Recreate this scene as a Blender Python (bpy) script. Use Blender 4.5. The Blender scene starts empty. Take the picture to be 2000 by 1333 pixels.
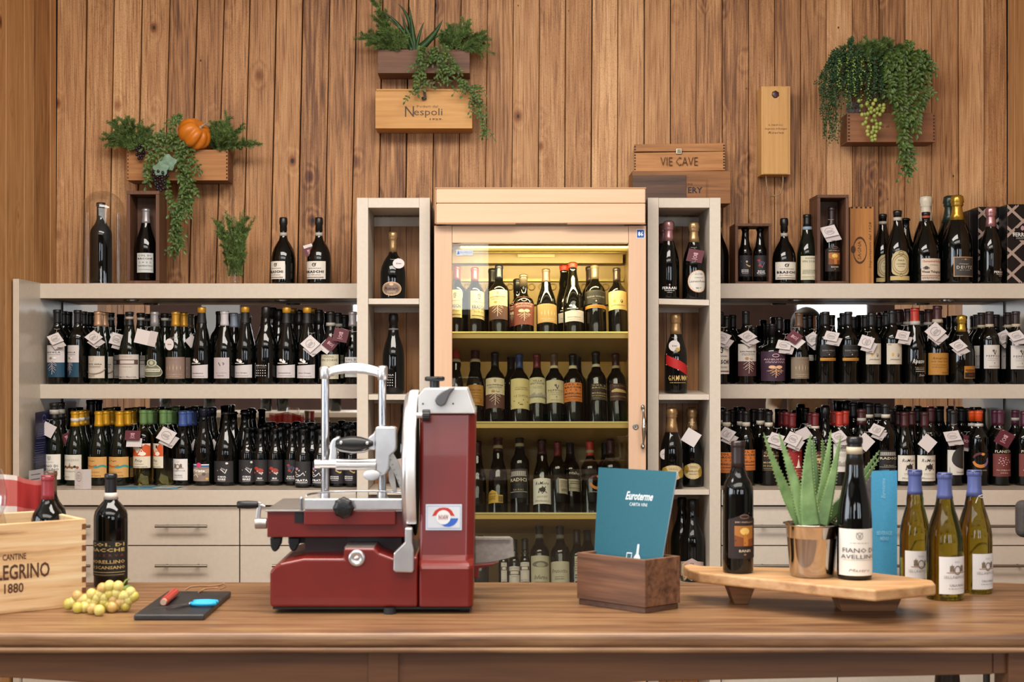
import bpy, math, random
from mathutils import Vector, Matrix, noise
RN = random.Random(7)
sc = bpy.context.scene
COL = sc.collection
# pixel frame of the photograph: focal length and vanishing point in pixels of a 2000x1333 frame
F, CX, CY, HC = 2777.8, 950.0, 720.0, 1.36
def PX(px, d): return (px - CX) * d / F
def PZ(py, d): return HC - (py - CY) * d / F

# ---------------------------------------------------------------- camera, world, light
cd = bpy.data.cameras.new('camera'); cam = bpy.data.objects.new('camera', cd); COL.objects.link(cam)
cam.location = (0, 0, HC); cam.rotation_euler = (math.pi / 2, 0, 0)
cd.lens = 50; cd.sensor_width = 36; cd.shift_x = 0.025; cd.shift_y = 0.02675
cd.clip_start = 0.05; cd.clip_end = 60
cd.dof.use_dof = True; cd.dof.focus_distance = 5.75; cd.dof.aperture_fstop = 7.0
sc.camera = cam
w = bpy.data.worlds.new('world'); sc.world = w; w.use_nodes = True
w.node_tree.nodes['Background'].inputs[0].default_value = (0.80, 0.90, 1.0, 1)
w.node_tree.nodes['Background'].inputs[1].default_value = 1.6
sc.view_settings.view_transform = 'Standard'; sc.view_settings.look = 'None'
sc.view_settings.gamma = 1; sc.view_settings.use_curve_mapping = False
sc.view_settings.exposure = 0.36
sc.cycles.use_denoising = True
sc.cycles.max_bounces = 8; sc.cycles.transparent_max_bounces = 12
sc.cycles.caustics_reflective = False; sc.cycles.caustics_refractive = False
sc.cycles.sample_clamp_indirect = 4.0
def area(loc, rot, sx, sy, power, col, spread=180):
    l = bpy.data.lights.new('area_light', 'AREA'); l.shape = 'RECTANGLE'; l.size = sx; l.size_y = sy
    l.energy = power; l.color = col; l.spread = math.radians(spread)
    o = bpy.data.objects.new('area_light', l); COL.objects.link(o); o.location = loc; o.rotation_euler = [math.radians(a) for a in rot]
    return o
# daylight entering by the windows of the far end of the shop (facing the shelves)
WINDOWS = [(-4.9, -4.4), (-1.45, -.85), (-.75, .02), (1.75, 2.5), (3.40, 4.15)]
REAR = -3.4
for a, b in WINDOWS:
    area(((a + b) / 2, REAR + 0.06, 1.85 if a != -.75 else 2.3), (90, 0, 0), b - a, 1.5 if a != -.75 else .7, (34 if a != -.75 else 9) * (b - a), (0.82, 0.91, 1.0) if a != -.75 else (1.0, .97, .92))
# daylight of the glazed long side of the shop, left of the camera
area((-4.9, 0.6, 1.8), (90, 0, -90), 3.6, 1.8, 110, (0.86, 0.93, 1.0))
# broad warm area lights added under the ceiling, standing in for its spot lamps
area((-0.25, 3.3, 3.32), (14, 0, 0), 3.2, 1.2, 150, (1.0, 0.93, 0.84))
area((-0.2, 0.2, 3.32), (0, 0, 0), 4.5, 2.0, 130, (1.0, 0.94, 0.86))

# ---------------------------------------------------------------- materials
def lin(h):
    h = h.lstrip('#'); out = []
    for i in (0, 2, 4):
        c = int(h[i:i+2], 16) / 255
        out.append(c / 12.92 if c <= 0.04045 else ((c + 0.055) / 1.055) ** 2.4)
    return (*out, 1)
MATS = {}
def mat(col, rough=0.5, metal=0.0, coat=0.0, trans=0.0, emit=0.0, sss=0.0, spec=0.5, ior=1.45):
    k = (col, rough, metal, coat, trans, emit, sss, spec, ior)
    if k in MATS: return MATS[k]
    m = bpy.data.materials.new('paint_' + col.strip('#')); m.use_nodes = True
    b = m.node_tree.nodes['Principled BSDF']
    b.inputs['Base Color'].default_value = lin(col)
    b.inputs['Roughness'].default_value = rough; b.inputs['Metallic'].default_value = metal
    b.inputs['Coat Weight'].default_value = coat; b.inputs['Transmission Weight'].default_value = trans
    b.inputs['Specular IOR Level'].default_value = spec; b.inputs['IOR'].default_value = ior
    if emit:
        b.inputs['Emission Color'].default_value = lin(col); b.inputs['Emission Strength'].default_value = emit
    if sss:
        b.inputs['Subsurface Weight'].default_value = sss; b.inputs['Subsurface Scale'].default_value = 0.01
    MATS[k] = m
    return m
class NT:
    def __init__(s, name):
        s.m = bpy.data.materials.new(name); s.m.use_nodes = True; s.t = s.m.node_tree; s.b = s.t.nodes['Principled BSDF']
    def n(s, typ, **kw):
        nd = s.t.nodes.new(typ)
        for k, v in kw.items():
            if k.startswith('i_'): 
                key = k[2:].replace('_', ' ')
                nd.inputs[int(key) if key.isdigit() else key].default_value = v
            else: setattr(nd, k, v)
        return nd
    def l(s, a, b): s.t.links.new(a, b)
    def ramp(s, fac, stops):
        r = s.n('ShaderNodeValToRGB'); e = r.color_ramp.elements
        while len(e) < len(stops): e.new(0.5)
        for x, (p, c) in zip(e, stops): x.position = p; x.color = lin(c) if isinstance(c, str) else c
        s.l(fac, r.inputs[0]); return r.outputs[0]
    def math(s, op, a, b=None, c=None):
        nd = s.n('ShaderNodeMath', operation=op)
        for i, v in enumerate((a, b, c)):
            if v is None: continue
            if isinstance(v, (int, float)): nd.inputs[i].default_value = v
            else: s.l(v, nd.inputs[i])
        return nd.outputs[0]
    def mix(s, fac, a, b, typ='MIX'):
        nd = s.n('ShaderNodeMix', data_type='RGBA', blend_type=typ)
        for i, v in ((0, fac), (6, a), (7, b)):
            if isinstance(v, (int, float)): nd.inputs[i].default_value = v
            elif isinstance(v, str): nd.inputs[i].default_value = lin(v)
            else: s.l(v, nd.inputs[i])
        return nd.outputs[2]
def wood(name, light, mid, dark, along='z', gs=(70, 70, 2.2), knots=0.0, tone=0.35, rough=0.6, coat=0.0, bump=0.25, grey=None, scale=1.0, contrast=1.0, cathedral=1.0, rot=0):
    """grain runs along one axis of the object; each object takes its own offset and tone"""
    t = NT(name)
    tc = t.n('ShaderNodeTexCoord'); oi = t.n('ShaderNodeObjectInfo')
    off = t.n('ShaderNodeVectorMath', operation='SCALE'); off.inputs['Scale'].default_value = 1.0
    cmb = t.n('ShaderNodeCombineXYZ')
    for i, k in enumerate((37.0, 53.0, 91.0)): t.l(t.math('MULTIPLY', oi.outputs['Random'], k), cmb.inputs[i])
    add = t.n('ShaderNodeVectorMath', operation='ADD'); rt = t.n('ShaderNodeMapping'); rt.inputs['Rotation'].default_value = (0, 0, math.radians(-rot)); t.l(tc.outputs['Object'], rt.inputs[0]); t.l(rt.outputs[0], add.inputs[0]); t.l(cmb.outputs[0], add.inputs[1])
    def mp(sx, sl):
        m = t.n('ShaderNodeMapping')
        v = [sx * scale] * 3; v['xyz'.index(along)] = sl * scale
        m.inputs['Scale'].default_value = v; t.l(add.outputs[0], m.inputs[0]); return m.outputs[0]
    fine = t.n('ShaderNodeTexNoise', i_Scale=1.0, i_Detail=6.0, i_Roughness=0.65); t.l(mp(gs[0], gs[2]), fine.inputs['Vector'])
    wide = t.n('ShaderNodeTexNoise', i_Scale=1.0, i_Detail=3.0, i_Distortion=0.6); t.l(mp(13, 1.3), wide.inputs['Vector'])
    blot = t.n('ShaderNodeTexNoise', i_Scale=1.0, i_Detail=4.0); t.l(mp(5, 2.5), blot.inputs['Vector'])
    # rings, bent round the knots
    vo = t.n('ShaderNodeTexVoronoi', i_Scale=1.0, i_Randomness=1.0); t.l(mp(8.5, 5.6), vo.inputs['Vector'])
    cell = t.n('ShaderNodeSeparateColor'); t.l(vo.outputs['Color'], cell.inputs[0])
    keep = t.math('LESS_THAN', cell.outputs[0], knots)
    near = t.math('MULTIPLY', t.math('SUBTRACT', 1.0, t.math('SMOOTH_MIN', t.math('MULTIPLY', vo.outputs['Distance'], 2.4), 1.0, 0.1)), keep)
    ph = t.math('ADD', t.math('MULTIPLY', wide.outputs[0], 26.0 * cathedral), t.math('MULTIPLY', near, 14.0))
    rings = t.math('ADD', t.math('MULTIPLY', t.math('SINE', ph), 0.5), 0.5)
    f = t.math('ADD', t.math('MULTIPLY', fine.outputs[0], 0.75), t.math('MULTIPLY', rings, 0.10))
    f = t.math('ADD', f, t.math('MULTIPLY', blot.outputs[0], 0.20))
    f = t.math('ADD', t.math('MULTIPLY', t.math('SUBTRACT', f, 0.525), 1.7 * contrast), 0.5)
    f = t.math('ADD', f, t.math('MULTIPLY', t.math('SUBTRACT', oi.outputs['Random'], 0.5), tone))
    c = t.ramp(f, [(0.0, dark), (0.42, mid), (1.0, light)])
    if knots > .4:   # weathered boards: hairline streaks, grit, small nail and pin knots
        hl = t.n('ShaderNodeTexNoise', i_Scale=1.0, i_Detail=2.0); t.l(mp(260, 5.0), hl.inputs['Vector'])
        c = t.mix(1.0, c, t.ramp(hl.outputs[0], [(0.30, '#b09c8c'), (0.42, '#f6f2ee'), (0.60, '#ffffff'), (0.70, '#ffffff')]), 'MULTIPLY')
        c = t.mix(t.ramp(hl.outputs[0], [(0.66, '#000000'), (0.74, '#5a5a5a')]), c, '#ecd0a8')
        gr = t.n('ShaderNodeTexNoise', i_Scale=1.0, i_Detail=2.0); t.l(mp(420, 300), gr.inputs['Vector'])
        c = t.mix(1.0, c, t.ramp(gr.outputs[0], [(0.25, '#a89484'), (0.45, '#ffffff'), (1.0, '#ffffff')]), 'MULTIPLY')
        v2 = t.n('ShaderNodeTexVoronoi', i_Scale=1.0, i_Randomness=1.0); t.l(mp(16, 11), v2.inputs['Vector'])
        c2 = t.n('ShaderNodeSeparateColor'); t.l(v2.outputs['Color'], c2.inputs[0])
        c = t.mix(t.math('LESS_THAN', c2.outputs[0], 0.30), c, t.mix(1.0, c, t.ramp(v2.outputs['Distance'], [(0.0, '#3a2418'), (0.04, '#6a4630'), (0.075, '#ffffff'), (1.0, '#ffffff')]), 'MULTIPLY'))
    if grey:
        g = t.math('FRACT', t.math('MULTIPLY', oi.outputs['Random'], 17.3))
        c = t.mix(t.math('MULTIPLY', g, 0.55), c, t.mix(1.0, c, grey, 'MULTIPLY'))
    if knots:
        core = t.ramp(vo.outputs['Distance'], [(0.0, '#2c2018'), (0.050, '#5c4632'), (0.075, '#ffffff'), (1.0, '#ffffff')])
        ringk = t.ramp(vo.outputs['Distance'], [(0.0, '#9a7c5c'), (0.10, '#b8966e'), (0.19, '#ffffff'), (1.0, '#ffffff')])
        c = t.mix(keep, c, t.mix(1.0, t.mix(1.0, c, core, 'MULTIPLY'), ringk, 'MULTIPLY'))
    t.l(c, t.b.inputs['Base Color'])
    t.b.inputs['Roughness'].default_value = rough; t.b.inputs['Coat Weight'].default_value = coat
    t.b.inputs['Coat Roughness'].default_value = 0.25
    bp = t.n('ShaderNodeBump'); bp.inputs['Strength'].default_value = bump; bp.inputs['Distance'].default_value = 0.002
    t.l(fine.outputs[0], bp.inputs['Height']); t.l(bp.outputs[0], t.b.inputs['Normal'])
    return t.m
def noisy(name, a, b, scale=8, rough=0.5, metal=0.0, bump=0.1, dist=0.001, coat=0.0, detail=4):
    t = NT(name); tc = t.n('ShaderNodeTexCoord')
    nz = t.n('ShaderNodeTexNoise', i_Scale=float(scale), i_Detail=float(detail)); t.l(tc.outputs['Object'], nz.inputs['Vector'])
    t.l(t.ramp(nz.outputs[0], [(0.3, a), (0.7, b)]), t.b.inputs['Base Color'])
    t.b.inputs['Roughness'].default_value = rough; t.b.inputs['Metallic'].default_value = metal; t.b.inputs['Coat Weight'].default_value = coat
    bp = t.n('ShaderNodeBump'); bp.inputs['Strength'].default_value = bump; bp.inputs['Distance'].default_value = dist
    t.l(nz.outputs[0], bp.inputs['Height']); t.l(bp.outputs[0], t.b.inputs['Normal'])
    return t.m
def thin_glass(name, tint='#ffffff', gloss=1.0, base=0.02, rough=0.0):
    t = NT(name); t.t.nodes.remove(t.b)
    tr = t.n('ShaderNodeBsdfTransparent'); tr.inputs[0].default_value = lin(tint)
    gl = t.n('ShaderNodeBsdfGlossy'); gl.inputs['Roughness'].default_value = rough
    lw = t.n('ShaderNodeFresnel'); lw.inputs[0].default_value = 1.5
    lim = t.math('MINIMUM', lw.outputs[0], 0.30)
    mx = t.n('ShaderNodeMixShader'); t.l(t.math('MULTIPLY_ADD', lim, gloss, base), mx.inputs[0])
    t.l(tr.outputs[0], mx.inputs[1]); t.l(gl.outputs[0], mx.inputs[2])
    t.l(mx.outputs[0], t.t.nodes['Material Output'].inputs[0]); return t.m

PLANK = wood('plank_wood', '#e2b482', '#b98758', '#6c4222', gs=(110, 110, 3.5), knots=0.42, tone=0.55, rough=0.62, grey='#cdbda8', bump=0.5, contrast=1.15)
PLANK_SIDE = wood('side_plank_wood', '#d09e6a', '#a87848', '#664022', gs=(90, 90, 3.0), knots=0.2, tone=0.35, rough=0.62)
BOX_DARK = wood('dark_box_wood', '#7a5238', '#563522', '#2e1a10', along='z', tone=0.2, contrast=0.8)
BOX_DARKX = wood('dark_box_wood_h', '#8a6044', '#64402a', '#301c12', along='x', tone=0.2, contrast=0.8)
BOX_MIDX = wood('mid_box_wood', '#c48c52', '#a06a36', '#5e381a', along='x', tone=0.2, contrast=0.9)
BOX_LIGHTX = wood('light_box_wood', '#d8a868', '#bd8848', '#8a5826', along='x', tone=0.12, contrast=0.7)
BOX_LIGHTZ = wood('light_box_wood_v', '#dcb074', '#c29254', '#94632e', along='z', tone=0.1, contrast=0.6)
CRATE_W = wood('crate_wood', '#dcc49e', '#c8a274', '#7c5028', along='x', rot=37, tone=0.04, contrast=1.5, cathedral=0.6, gs=(60, 60, 3))
BEECH = wood('beech', '#d6b798', '#caa786', '#b38d6c', along='x', tone=0.05, contrast=0.5, bump=0.05, rough=0.42)
BEECHZ = wood('beech_v', '#d2b092', '#c5a082', '#ac8668', along='z', tone=0.04, contrast=0.5, bump=0.05, rough=0.42)
TABLE_T = wood('table_wood', '#9c7852', '#735034', '#3a2416', along='x', tone=0.0, contrast=1.25, rough=0.40, coat=0.12, gs=(55, 55, 4), scale=0.8, bump=0.15)
TABLE_A = wood('apron_wood', '#744a28', '#55341c', '#2a180c', along='x', tone=0.0, contrast=0.7, rough=0.5, scale=0.8)
OLIVE = wood('olive_wood', '#d2ac80', '#b4875a', '#7e5432', along='x', tone=0.0, contrast=1.0, rough=0.5, gs=(45, 45, 4), cathedral=1.4)
CADDY = wood('caddy_wood', '#8c6244', '#6a4630', '#3a2216', along='x', rot=-43, tone=0.1, contrast=1.3, rough=0.6, cathedral=1.3)
CREAM = noisy('cream_laminate', '#bfb3a4', '#c5b9aa', 60, 0.42, bump=0.02)
CREAM_S = noisy('cream_laminate_satin', '#bcb0a1', '#c2b6a7', 60, 0.25, bump=0.02)
GREYTOP = noisy('grey_worktop', '#9c8f80', '#a99c8d', 90, 0.4, bump=0.02)
RED = noisy('red_enamel', '#66120b', '#6e150d', 14, 0.34, bump=0.08, coat=0.15)
ALU = noisy('cast_aluminium', '#c4c2c2', '#d2d0d0', 30, 0.3, 0.9, 0.04)
ALU_D = noisy('worn_aluminium', '#a39e99', '#b5b0aa', 30, 0.36, 0.85, 0.06)
CHROME = mat('#b8babf', 0.18, 1.0)
STEEL = mat('#b4aca4', 0.08, 1.0)
BLACKP = mat('#121214', 0.38)
GLASS_K = mat('#060706', 0.045, coat=0.0, spec=0.6)
GLASS_G = mat('#0c120a', 0.045, spec=0.6)
GLASS_R = mat('#0a0508', 0.045, spec=0.6)
GLASS_OLV = mat('#9a8a30', 0.02, trans=1.0, ior=1.36)
GLASS_PALE = mat('#e0d484', 0.02, trans=1.0, ior=1.36)
GLASS = {'k': GLASS_K, 'g': GLASS_G, 'r': GLASS_R, 'o': GLASS_OLV, 'p': GLASS_PALE}
CLEAR = thin_glass('clear_glass', '#fbfcfc', 1.0, 0.015)
DOORG = thin_glass('door_glass', '#f4f5f0', .9, 0.0)
MIRROR = mat('#c9c6c2', 0.015, 1.0)
LEAF1 = noisy('leaf_green', '#304a1c', '#5c7634', 45, 0.5)
LEAF2 = noisy('leaf_dark', '#1f3a1e', '#35552a', 30, 0.5)
LEAF3 = noisy('needle_green', '#445c2a', '#708a48', 30, 0.55)
STEMG = mat('#4a4a28', 0.7)

# ---------------------------------------------------------------- mesh builder
class MB:
    def __init__(s): s.v = []; s.f = []; s.m = []; s.s = []; s.mats = []
    def mi(s, m):
        if m not in s.mats: s.mats.append(m)
        return s.mats.index(m)
    def add(s, vs, fs, m, smooth=False):
        o = len(s.v); s.v.extend([tuple(v) for v in vs]); k = s.mi(m)
        for f in fs: s.f.append([i + o for i in f]); s.m.append(k); s.s.append(smooth)
        return s
    def box(s, x0, x1, y0, y1, z0, z1, m):
        v = [(x, y, z) for z in (z0, z1) for y in (y0, y1) for x in (x0, x1)]
        return s.add(v, [(0, 2, 3, 1), (4, 5, 7, 6), (0, 1, 5, 4), (2, 6, 7, 3), (0, 4, 6, 2), (1, 3, 7, 5)], m)
    def hexa(s, lo, hi, m):
        """two quads of four points joined"""
        return s.add(list(lo) + list(hi), [(3, 2, 1, 0), (4, 5, 6, 7), (0, 1, 5, 4), (1, 2, 6, 5), (2, 3, 7, 6), (3, 0, 4, 7)], m)
    def prism(s, poly, y0, y1, m, smooth=False):
        """outline in (x, z), pushed from y0 to y1"""
        n = len(poly)
        vs = [(x, y0, z) for x, z in poly] + [(x, y1, z) for x, z in poly]
        return s.add(vs, [tuple(range(n)), tuple(range(2 * n - 1, n - 1, -1))] + [((i + 1) % n, i, i + n, (i + 1) % n + n) for i in range(n)], m, smooth)
    def plan(s, poly, z0, z1, m):
        n = len(poly)
        vs = [(x, y, z0) for x, y in poly] + [(x, y, z1) for x, y in poly]
        return s.add(vs, [tuple(range(n - 1, -1, -1)), tuple(range(n, 2 * n))] + [(i, (i + 1) % n, (i + 1) % n + n, i + n) for i in range(n)], m)
    def lathe(s, prof, m, n=20, M=None, smooth=True, wob=None):
        vs = []; fs = []
        for j, (r, z) in enumerate(prof):
            for i in range(n):
                a = 2 * math.pi * i / n
                rr = r * (wob(i, j) if wob else 1)
                vs.append(Vector((rr * math.sin(a), -rr * math.cos(a), z)))
        if M is not None: vs = [M @ v for v in vs]
        for j in range(len(prof) - 1):
            for i in range(n):
                a, b = j * n + i, j * n + (i + 1) % n
                fs.append((a, b, b + n, a + n))
        return s.add(vs, fs, m, smooth)
    def cyl(s, p0, p1, r, m, n=14, r1=None, caps=True, smooth=True):
        p0 = Vector(p0); p1 = Vector(p1); L = (p1 - p0).length
        q = Vector((0, 0, 1)).rotation_difference((p1 - p0).normalized()).to_matrix().to_4x4()
        M = Matrix.Translation(p0) @ q; r1 = r if r1 is None else r1
        s.lathe([(r, 0), (r1, L)], m, n, M, smooth)
        if caps:
            s.lathe([(0.0001, 0), (r, 0)], m, n, M, False); s.lathe([(r1, L), (0.0001, L)], m, n, M, False)
        return s
    def tube(s, pts, r, m, n=6):
        pts = [Vector(p) for p in pts]; vs = []; fs = []
        up = Vector((0.13, 0.97, 0.21))
        for i, p in enumerate(pts):
            t = (pts[min(i + 1, len(pts) - 1)] - pts[max(i - 1, 0)])
            if t.length < 1e-9: t = Vector((0, 0, 1))
            t.normalize(); a = t.cross(up)
            if a.length < 1e-3: a = t.cross(Vector((1, 0, 0)))
            a.normalize(); b = t.cross(a); rr = r[i] if isinstance(r, (list, tuple)) else r
            for k in range(n):
                an = 2 * math.pi * k / n; vs.append(p + a * math.cos(an) * rr + b * math.sin(an) * rr)
        for i in range(len(pts) - 1):
            for k in range(n):
                x, y = i * n + k, i * n + (k + 1) % n; fs.append((x, y, y + n, x + n))
        fs.append(tuple(range(n))); fs.append(tuple(range(len(vs) - 1, len(vs) - n - 1, -1)))
        return s.add(vs, fs, m, True)
    def ball(s, c, r, m, n=10, k=6, sq=(1, 1, 1)):
        prof = [(max(r * math.sin(math.pi * j / k), 1e-5), -r * math.cos(math.pi * j / k)) for j in range(k + 1)]
        M = Matrix.Translation(Vector(c)) @ Matrix.Diagonal((*sq, 1))
        return s.lathe(prof, m, n, M)
    def build(s, name, parent=None, bevel=0, loc=None, seg=2, mesh_only=False):
        me = bpy.data.meshes.new(name); me.from_pydata(s.v, [], s.f)
        for m in s.mats: me.materials.append(m)
        me.polygons.foreach_set('material_index', s.m); me.polygons.foreach_set('use_smooth', s.s); me.update()
        if mesh_only: return me
        o = link(me, name, parent, loc)
        if bevel:
            b = o.modifiers.new('bevel', 'BEVEL'); b.width = bevel; b.segments = seg; b.limit_method = 'ANGLE'; b.angle_limit = 0.6
        return o
def link(me, name, parent=None, loc=None):
    o = bpy.data.objects.new(name, me); COL.objects.link(o)
    if parent is not None:
        o.parent = parent
        if parent.get('_w') is not None and loc is None: o.location = [-c for c in parent['_w']]
    if loc is not None: o.location = loc
    return o
def tag(o, label=None, cat=None, group=None, kind=None):
    if label: o['label'] = label
    if cat: o['category'] = cat
    if group: o['group'] = group
    if kind: o['kind'] = kind
    return o
def empty(name, loc=(0, 0, 0), label=None, cat=None, group=None, kind=None, world=True):
    """an Empty at a thing's base; with world=True its parts are given in world coordinates"""
    o = bpy.data.objects.new(name, None); COL.objects.link(o); o.location = loc; o.empty_display_size = 0.05
    if world: o['_w'] = [float(c) for c in loc]
    return tag(o, label, cat, group, kind)
def srf(px, py, d): return Vector((PX(px, d), d, PZ(py, d)))

# ---------------------------------------------------------------- flat text, laid on any surface
TX = {}
def text_geo(s, bold=0.0, shear=0.0, res=2, space=1.0):
    k = (s, bold, shear, res, space)
    if k in TX: return TX[k]
    c = bpy.data.curves.new('t', 'FONT'); c.body = s; c.resolution_u = res; c.offset = bold; c.shear = shear; c.fill_mode = 'FRONT'; c.space_character = space
    o = bpy.data.objects.new('t', c); me = bpy.data.meshes.new_from_object(o)
    vs = [(v.co.x, v.co.y) for v in me.vertices]; fs = [tuple(p.vertices) for p in me.polygons]
    bpy.data.objects.remove(o); bpy.data.curves.remove(c); bpy.data.meshes.remove(me)
    if vs:
        x0 = min(v[0] for v in vs); x1 = max(v[0] for v in vs); y0 = min(v[1] for v in vs); y1 = max(v[1] for v in vs)
        vs = [((x - x0) / max(x1 - x0, 1e-6), (y - y0) / max(y1 - y0, 1e-6)) for x, y in vs]
    TX[k] = (vs, fs); return TX[k]
def ink(c): return mat(c, 0.6) if isinstance(c, str) else c
def prints(mb, ops, mp, cols=8):
    """ops in 0..1 label space; mp(u, v, layer) gives the point on the surface"""
    L = 1
    for op in ops:
        k = op[0]; L += 1
        if k == 't':
            _, s, cx, cy, w_, h_, c = op[:7]; o = op[7] if len(op) > 7 else {}
            vs, fs = text_geo(s, o.get('b', 0.0), o.get('i', 0.0), o.get('res', 1), o.get('sp', 1.0))
            if o.get('rot'):
                pts = [(cx - (y - 0.5) * w_ * o['rot'], cy + (x - 0.5) * h_ * o['rot']) for x, y in vs]
            else:
                pts = [(cx + (x - 0.5) * w_, cy + (y - 0.5) * h_) for x, y in vs]
            mb.add([mp(u, v, L) for u, v in pts], fs, ink(c))
        elif k in ('r', 's', 'o'):
            if k == 'r': _, u0, u1, v0, v1, c = op; sh = [(u0, v1, v0), (u1, v1, v0)]
            elif k == 's': _, sh, c = op
            else:
                _, cu, cv, ru, rv, c = op
                sh = [(cu - ru * math.cos(math.pi * i / 12), cv + rv * math.sin(math.pi * i / 12), cv - rv * math.sin(math.pi * i / 12)) for i in range(13)]
            vs = []; n = 0
            for i in range(len(sh) - 1):
                a, b = sh[i], sh[i + 1]; st = max(1, int(math.ceil(abs(b[0] - a[0]) * cols)))
                rows = 4 if (cols > 3 and k == 'r' and abs(sh[0][1] - sh[0][2]) > .3) or (cols > 3 and k != 'r') else 1
                for j in range(st + (1 if i == len(sh) - 2 else 0)):
                    q = j / st; t_, b_ = a[1] + (b[1] - a[1]) * q, a[2] + (b[2] - a[2]) * q
                    for y in range(rows + 1): vs.append(mp(a[0] + (b[0] - a[0]) * q, t_ + (b_ - t_) * y / rows, L))
            w1 = rows + 1; n = len(vs) // w1
            mb.add(vs, [(w1 * i + y, w1 * i + y + 1, w1 * (i + 1) + y + 1, w1 * (i + 1) + y) for i in range(n - 1) for y in range(rows)], ink(c))
        elif k in ('l', 'ring'):
            if k == 'ring':
                _, cu, cv, ru, rv, wd, c = op[:7]; a0, a1 = (op[7], op[8]) if len(op) > 7 else (0, 360)
                n = 20; pts = [(cu + ru * math.cos(math.radians(a0 + (a1 - a0) * i / n)), cv + rv * math.sin(math.radians(a0 + (a1 - a0) * i / n))) for i in range(n + 1)]
            else: _, pts, wd, c = op
            vs = []
            for i, p in enumerate(pts):
                a = pts[max(i - 1, 0)]; b = pts[min(i + 1, len(pts) - 1)]
                dx, dy = b[0] - a[0], b[1] - a[1]; q = math.hypot(dx, dy) or 1; nx, ny = -dy / q * wd / 2, dx / q * wd / 2
                vs += [mp(p[0] + nx, p[1] + ny, L), mp(p[0] - nx, p[1] - ny, L)]
            mb.add(vs, [(2 * i, 2 * i + 1, 2 * i + 3, 2 * i + 2) for i in range(len(pts) - 1)], ink(c))
    return mb
def flat_mp(o, ux, uy, eps=0.0003):
    """o: lower left corner; ux, uy: the two edges; prints lie on the side that ux x uy points to"""
    o = Vector(o); ux = Vector(ux); uy = Vector(uy); nn = ux.cross(uy).normalized()
    return lambda u, v, L: o + ux * u + uy * v + nn * eps * L
# ---------------------------------------------------------------- label designs (v up, u to the right)
def root_ops(cx, top, h, w_, c, seed=3, n=9):
    r = random.Random(seed); ops = [('l', [(cx, top), (cx + .01, top - h * .5), (cx, top - h)], 0.022, c)]
    for i in range(n):
        t = top - h * 0.65 * i / n; sgn = -1 if i % 2 else 1; L = w_ * (0.55 + .45 * r.random()) * (1 - i / n * .55)
        ops.append(('l', [(cx, t), (cx + sgn * L * .5, t - h * .13), (cx + sgn * L, t - h * .2 - h * .1 * r.random())], 0.012, c))
    return ops
def lines_ops(rows, c, x0=.2, x1=.8, th=.008, seed=1):
    r = random.Random(seed); out = []
    for v in rows:
        x = x0
        while x < x1:
            wd = .03 + .05 * r.random(); out.append(('r', x, min(x + wd, x1), v - th, v + th, c)); x += wd + .02
    return out
K = '#1c1a1a'
def bacche(bg, c1, c2, c3, year='2 0 2 1'):
    return [('r', 0, 1, 0, 1, bg), ('t', 'COL DI', .5, .90, .86, .10, c1, {'b': .03, 'sp': 1.2}), ('t', 'BACCHE', .5, .75, .86, .10, c1, {'b': .03, 'sp': 1.1}),
            ('t', year, .5, .60, .80, .075, c2, {'sp': 1.1}), ('t', 'MORELLINO', .5, .42, .88, .10, c3, {'b': .02}), ('t', 'DI SCANSANO', .5, .26, .88, .09, c3, {'b': .02}),
            ('r', .06, .94, .12, .135, c3), ('r', .1, .9, .05, .06, c3)]
def kalt(name):
    return [('r', 0, 1, 0, .80, '#c6bfbf'), ('s', [(0, .90, .78), (1, 1.0, .78)], '#c6bfbf'), ('l', [(0, .90), (1, 1.0)], .018, '#c99a4c'),
            ('t', name, .46, .36, .62, .085, K, {'b': .015}), *lines_ops([.15], '#8a8382', .2, .8, .012),
            ('o', .32, 1.33, .07, .10, '#e8e4e0'), ('o', .46, 1.22, .08, .09, '#e8e4e0'), ('l', [(.26, 1.38), (.36, 1.24), (.5, 1.12), (.44, 1.40)], .05, '#e8e4e0'), ('r', .16, .62, 1.07, 1.12, '#e8e4e0')]
def crest(cx, cy, s, c):
    return [('ring', cx, cy, s, s, s * .3, c), ('l', [(cx - s, cy + s), (cx, cy), (cx + s, cy + s)], s * .35, c), ('o', cx, cy - s * .2, s * .45, s * .5, c)]
def braschi(bg='#ddd6cb'):
    return [('r', 0, 1, 0, 1, bg), ('ring', .5, .80, .07, .085, .035, K), ('l', [(.46, .84), (.52, .78), (.6, .9)], .03, K),
            *lines_ops([.60], '#55504c', .22, .8, .012), ('t', 'BRASCHI', .5, .41, .80, .14, K, {'b': .03, 'sp': 1.1}), ('t', 'Brut Millesimato', .5, .24, .6, .07, '#6a625c', {'i': .4}), ('r', .1, .9, .08, .11, '#6a4a42')]
def fiano(bg='#e2ddd3'):
    return [('r', 0, 1, 0, 1, bg), *crest(.5, .85, .07, '#a09a92'), *lines_ops([.70], '#a09a92', .3, .7, .006),
            ('t', 'FIANO DI', .5, .545, .72, .10, '#4c4a55', {'b': .005}), ('t', 'AVELLINO', .5, .41, .80, .09, '#4c4a55', {'b': .005}), ('r', .15, .85, .335, .342, '#8a8580'), ('t', 'Mastro', .5, .12, .45, .06, '#6a6a72', {'i': .3})]
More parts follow.
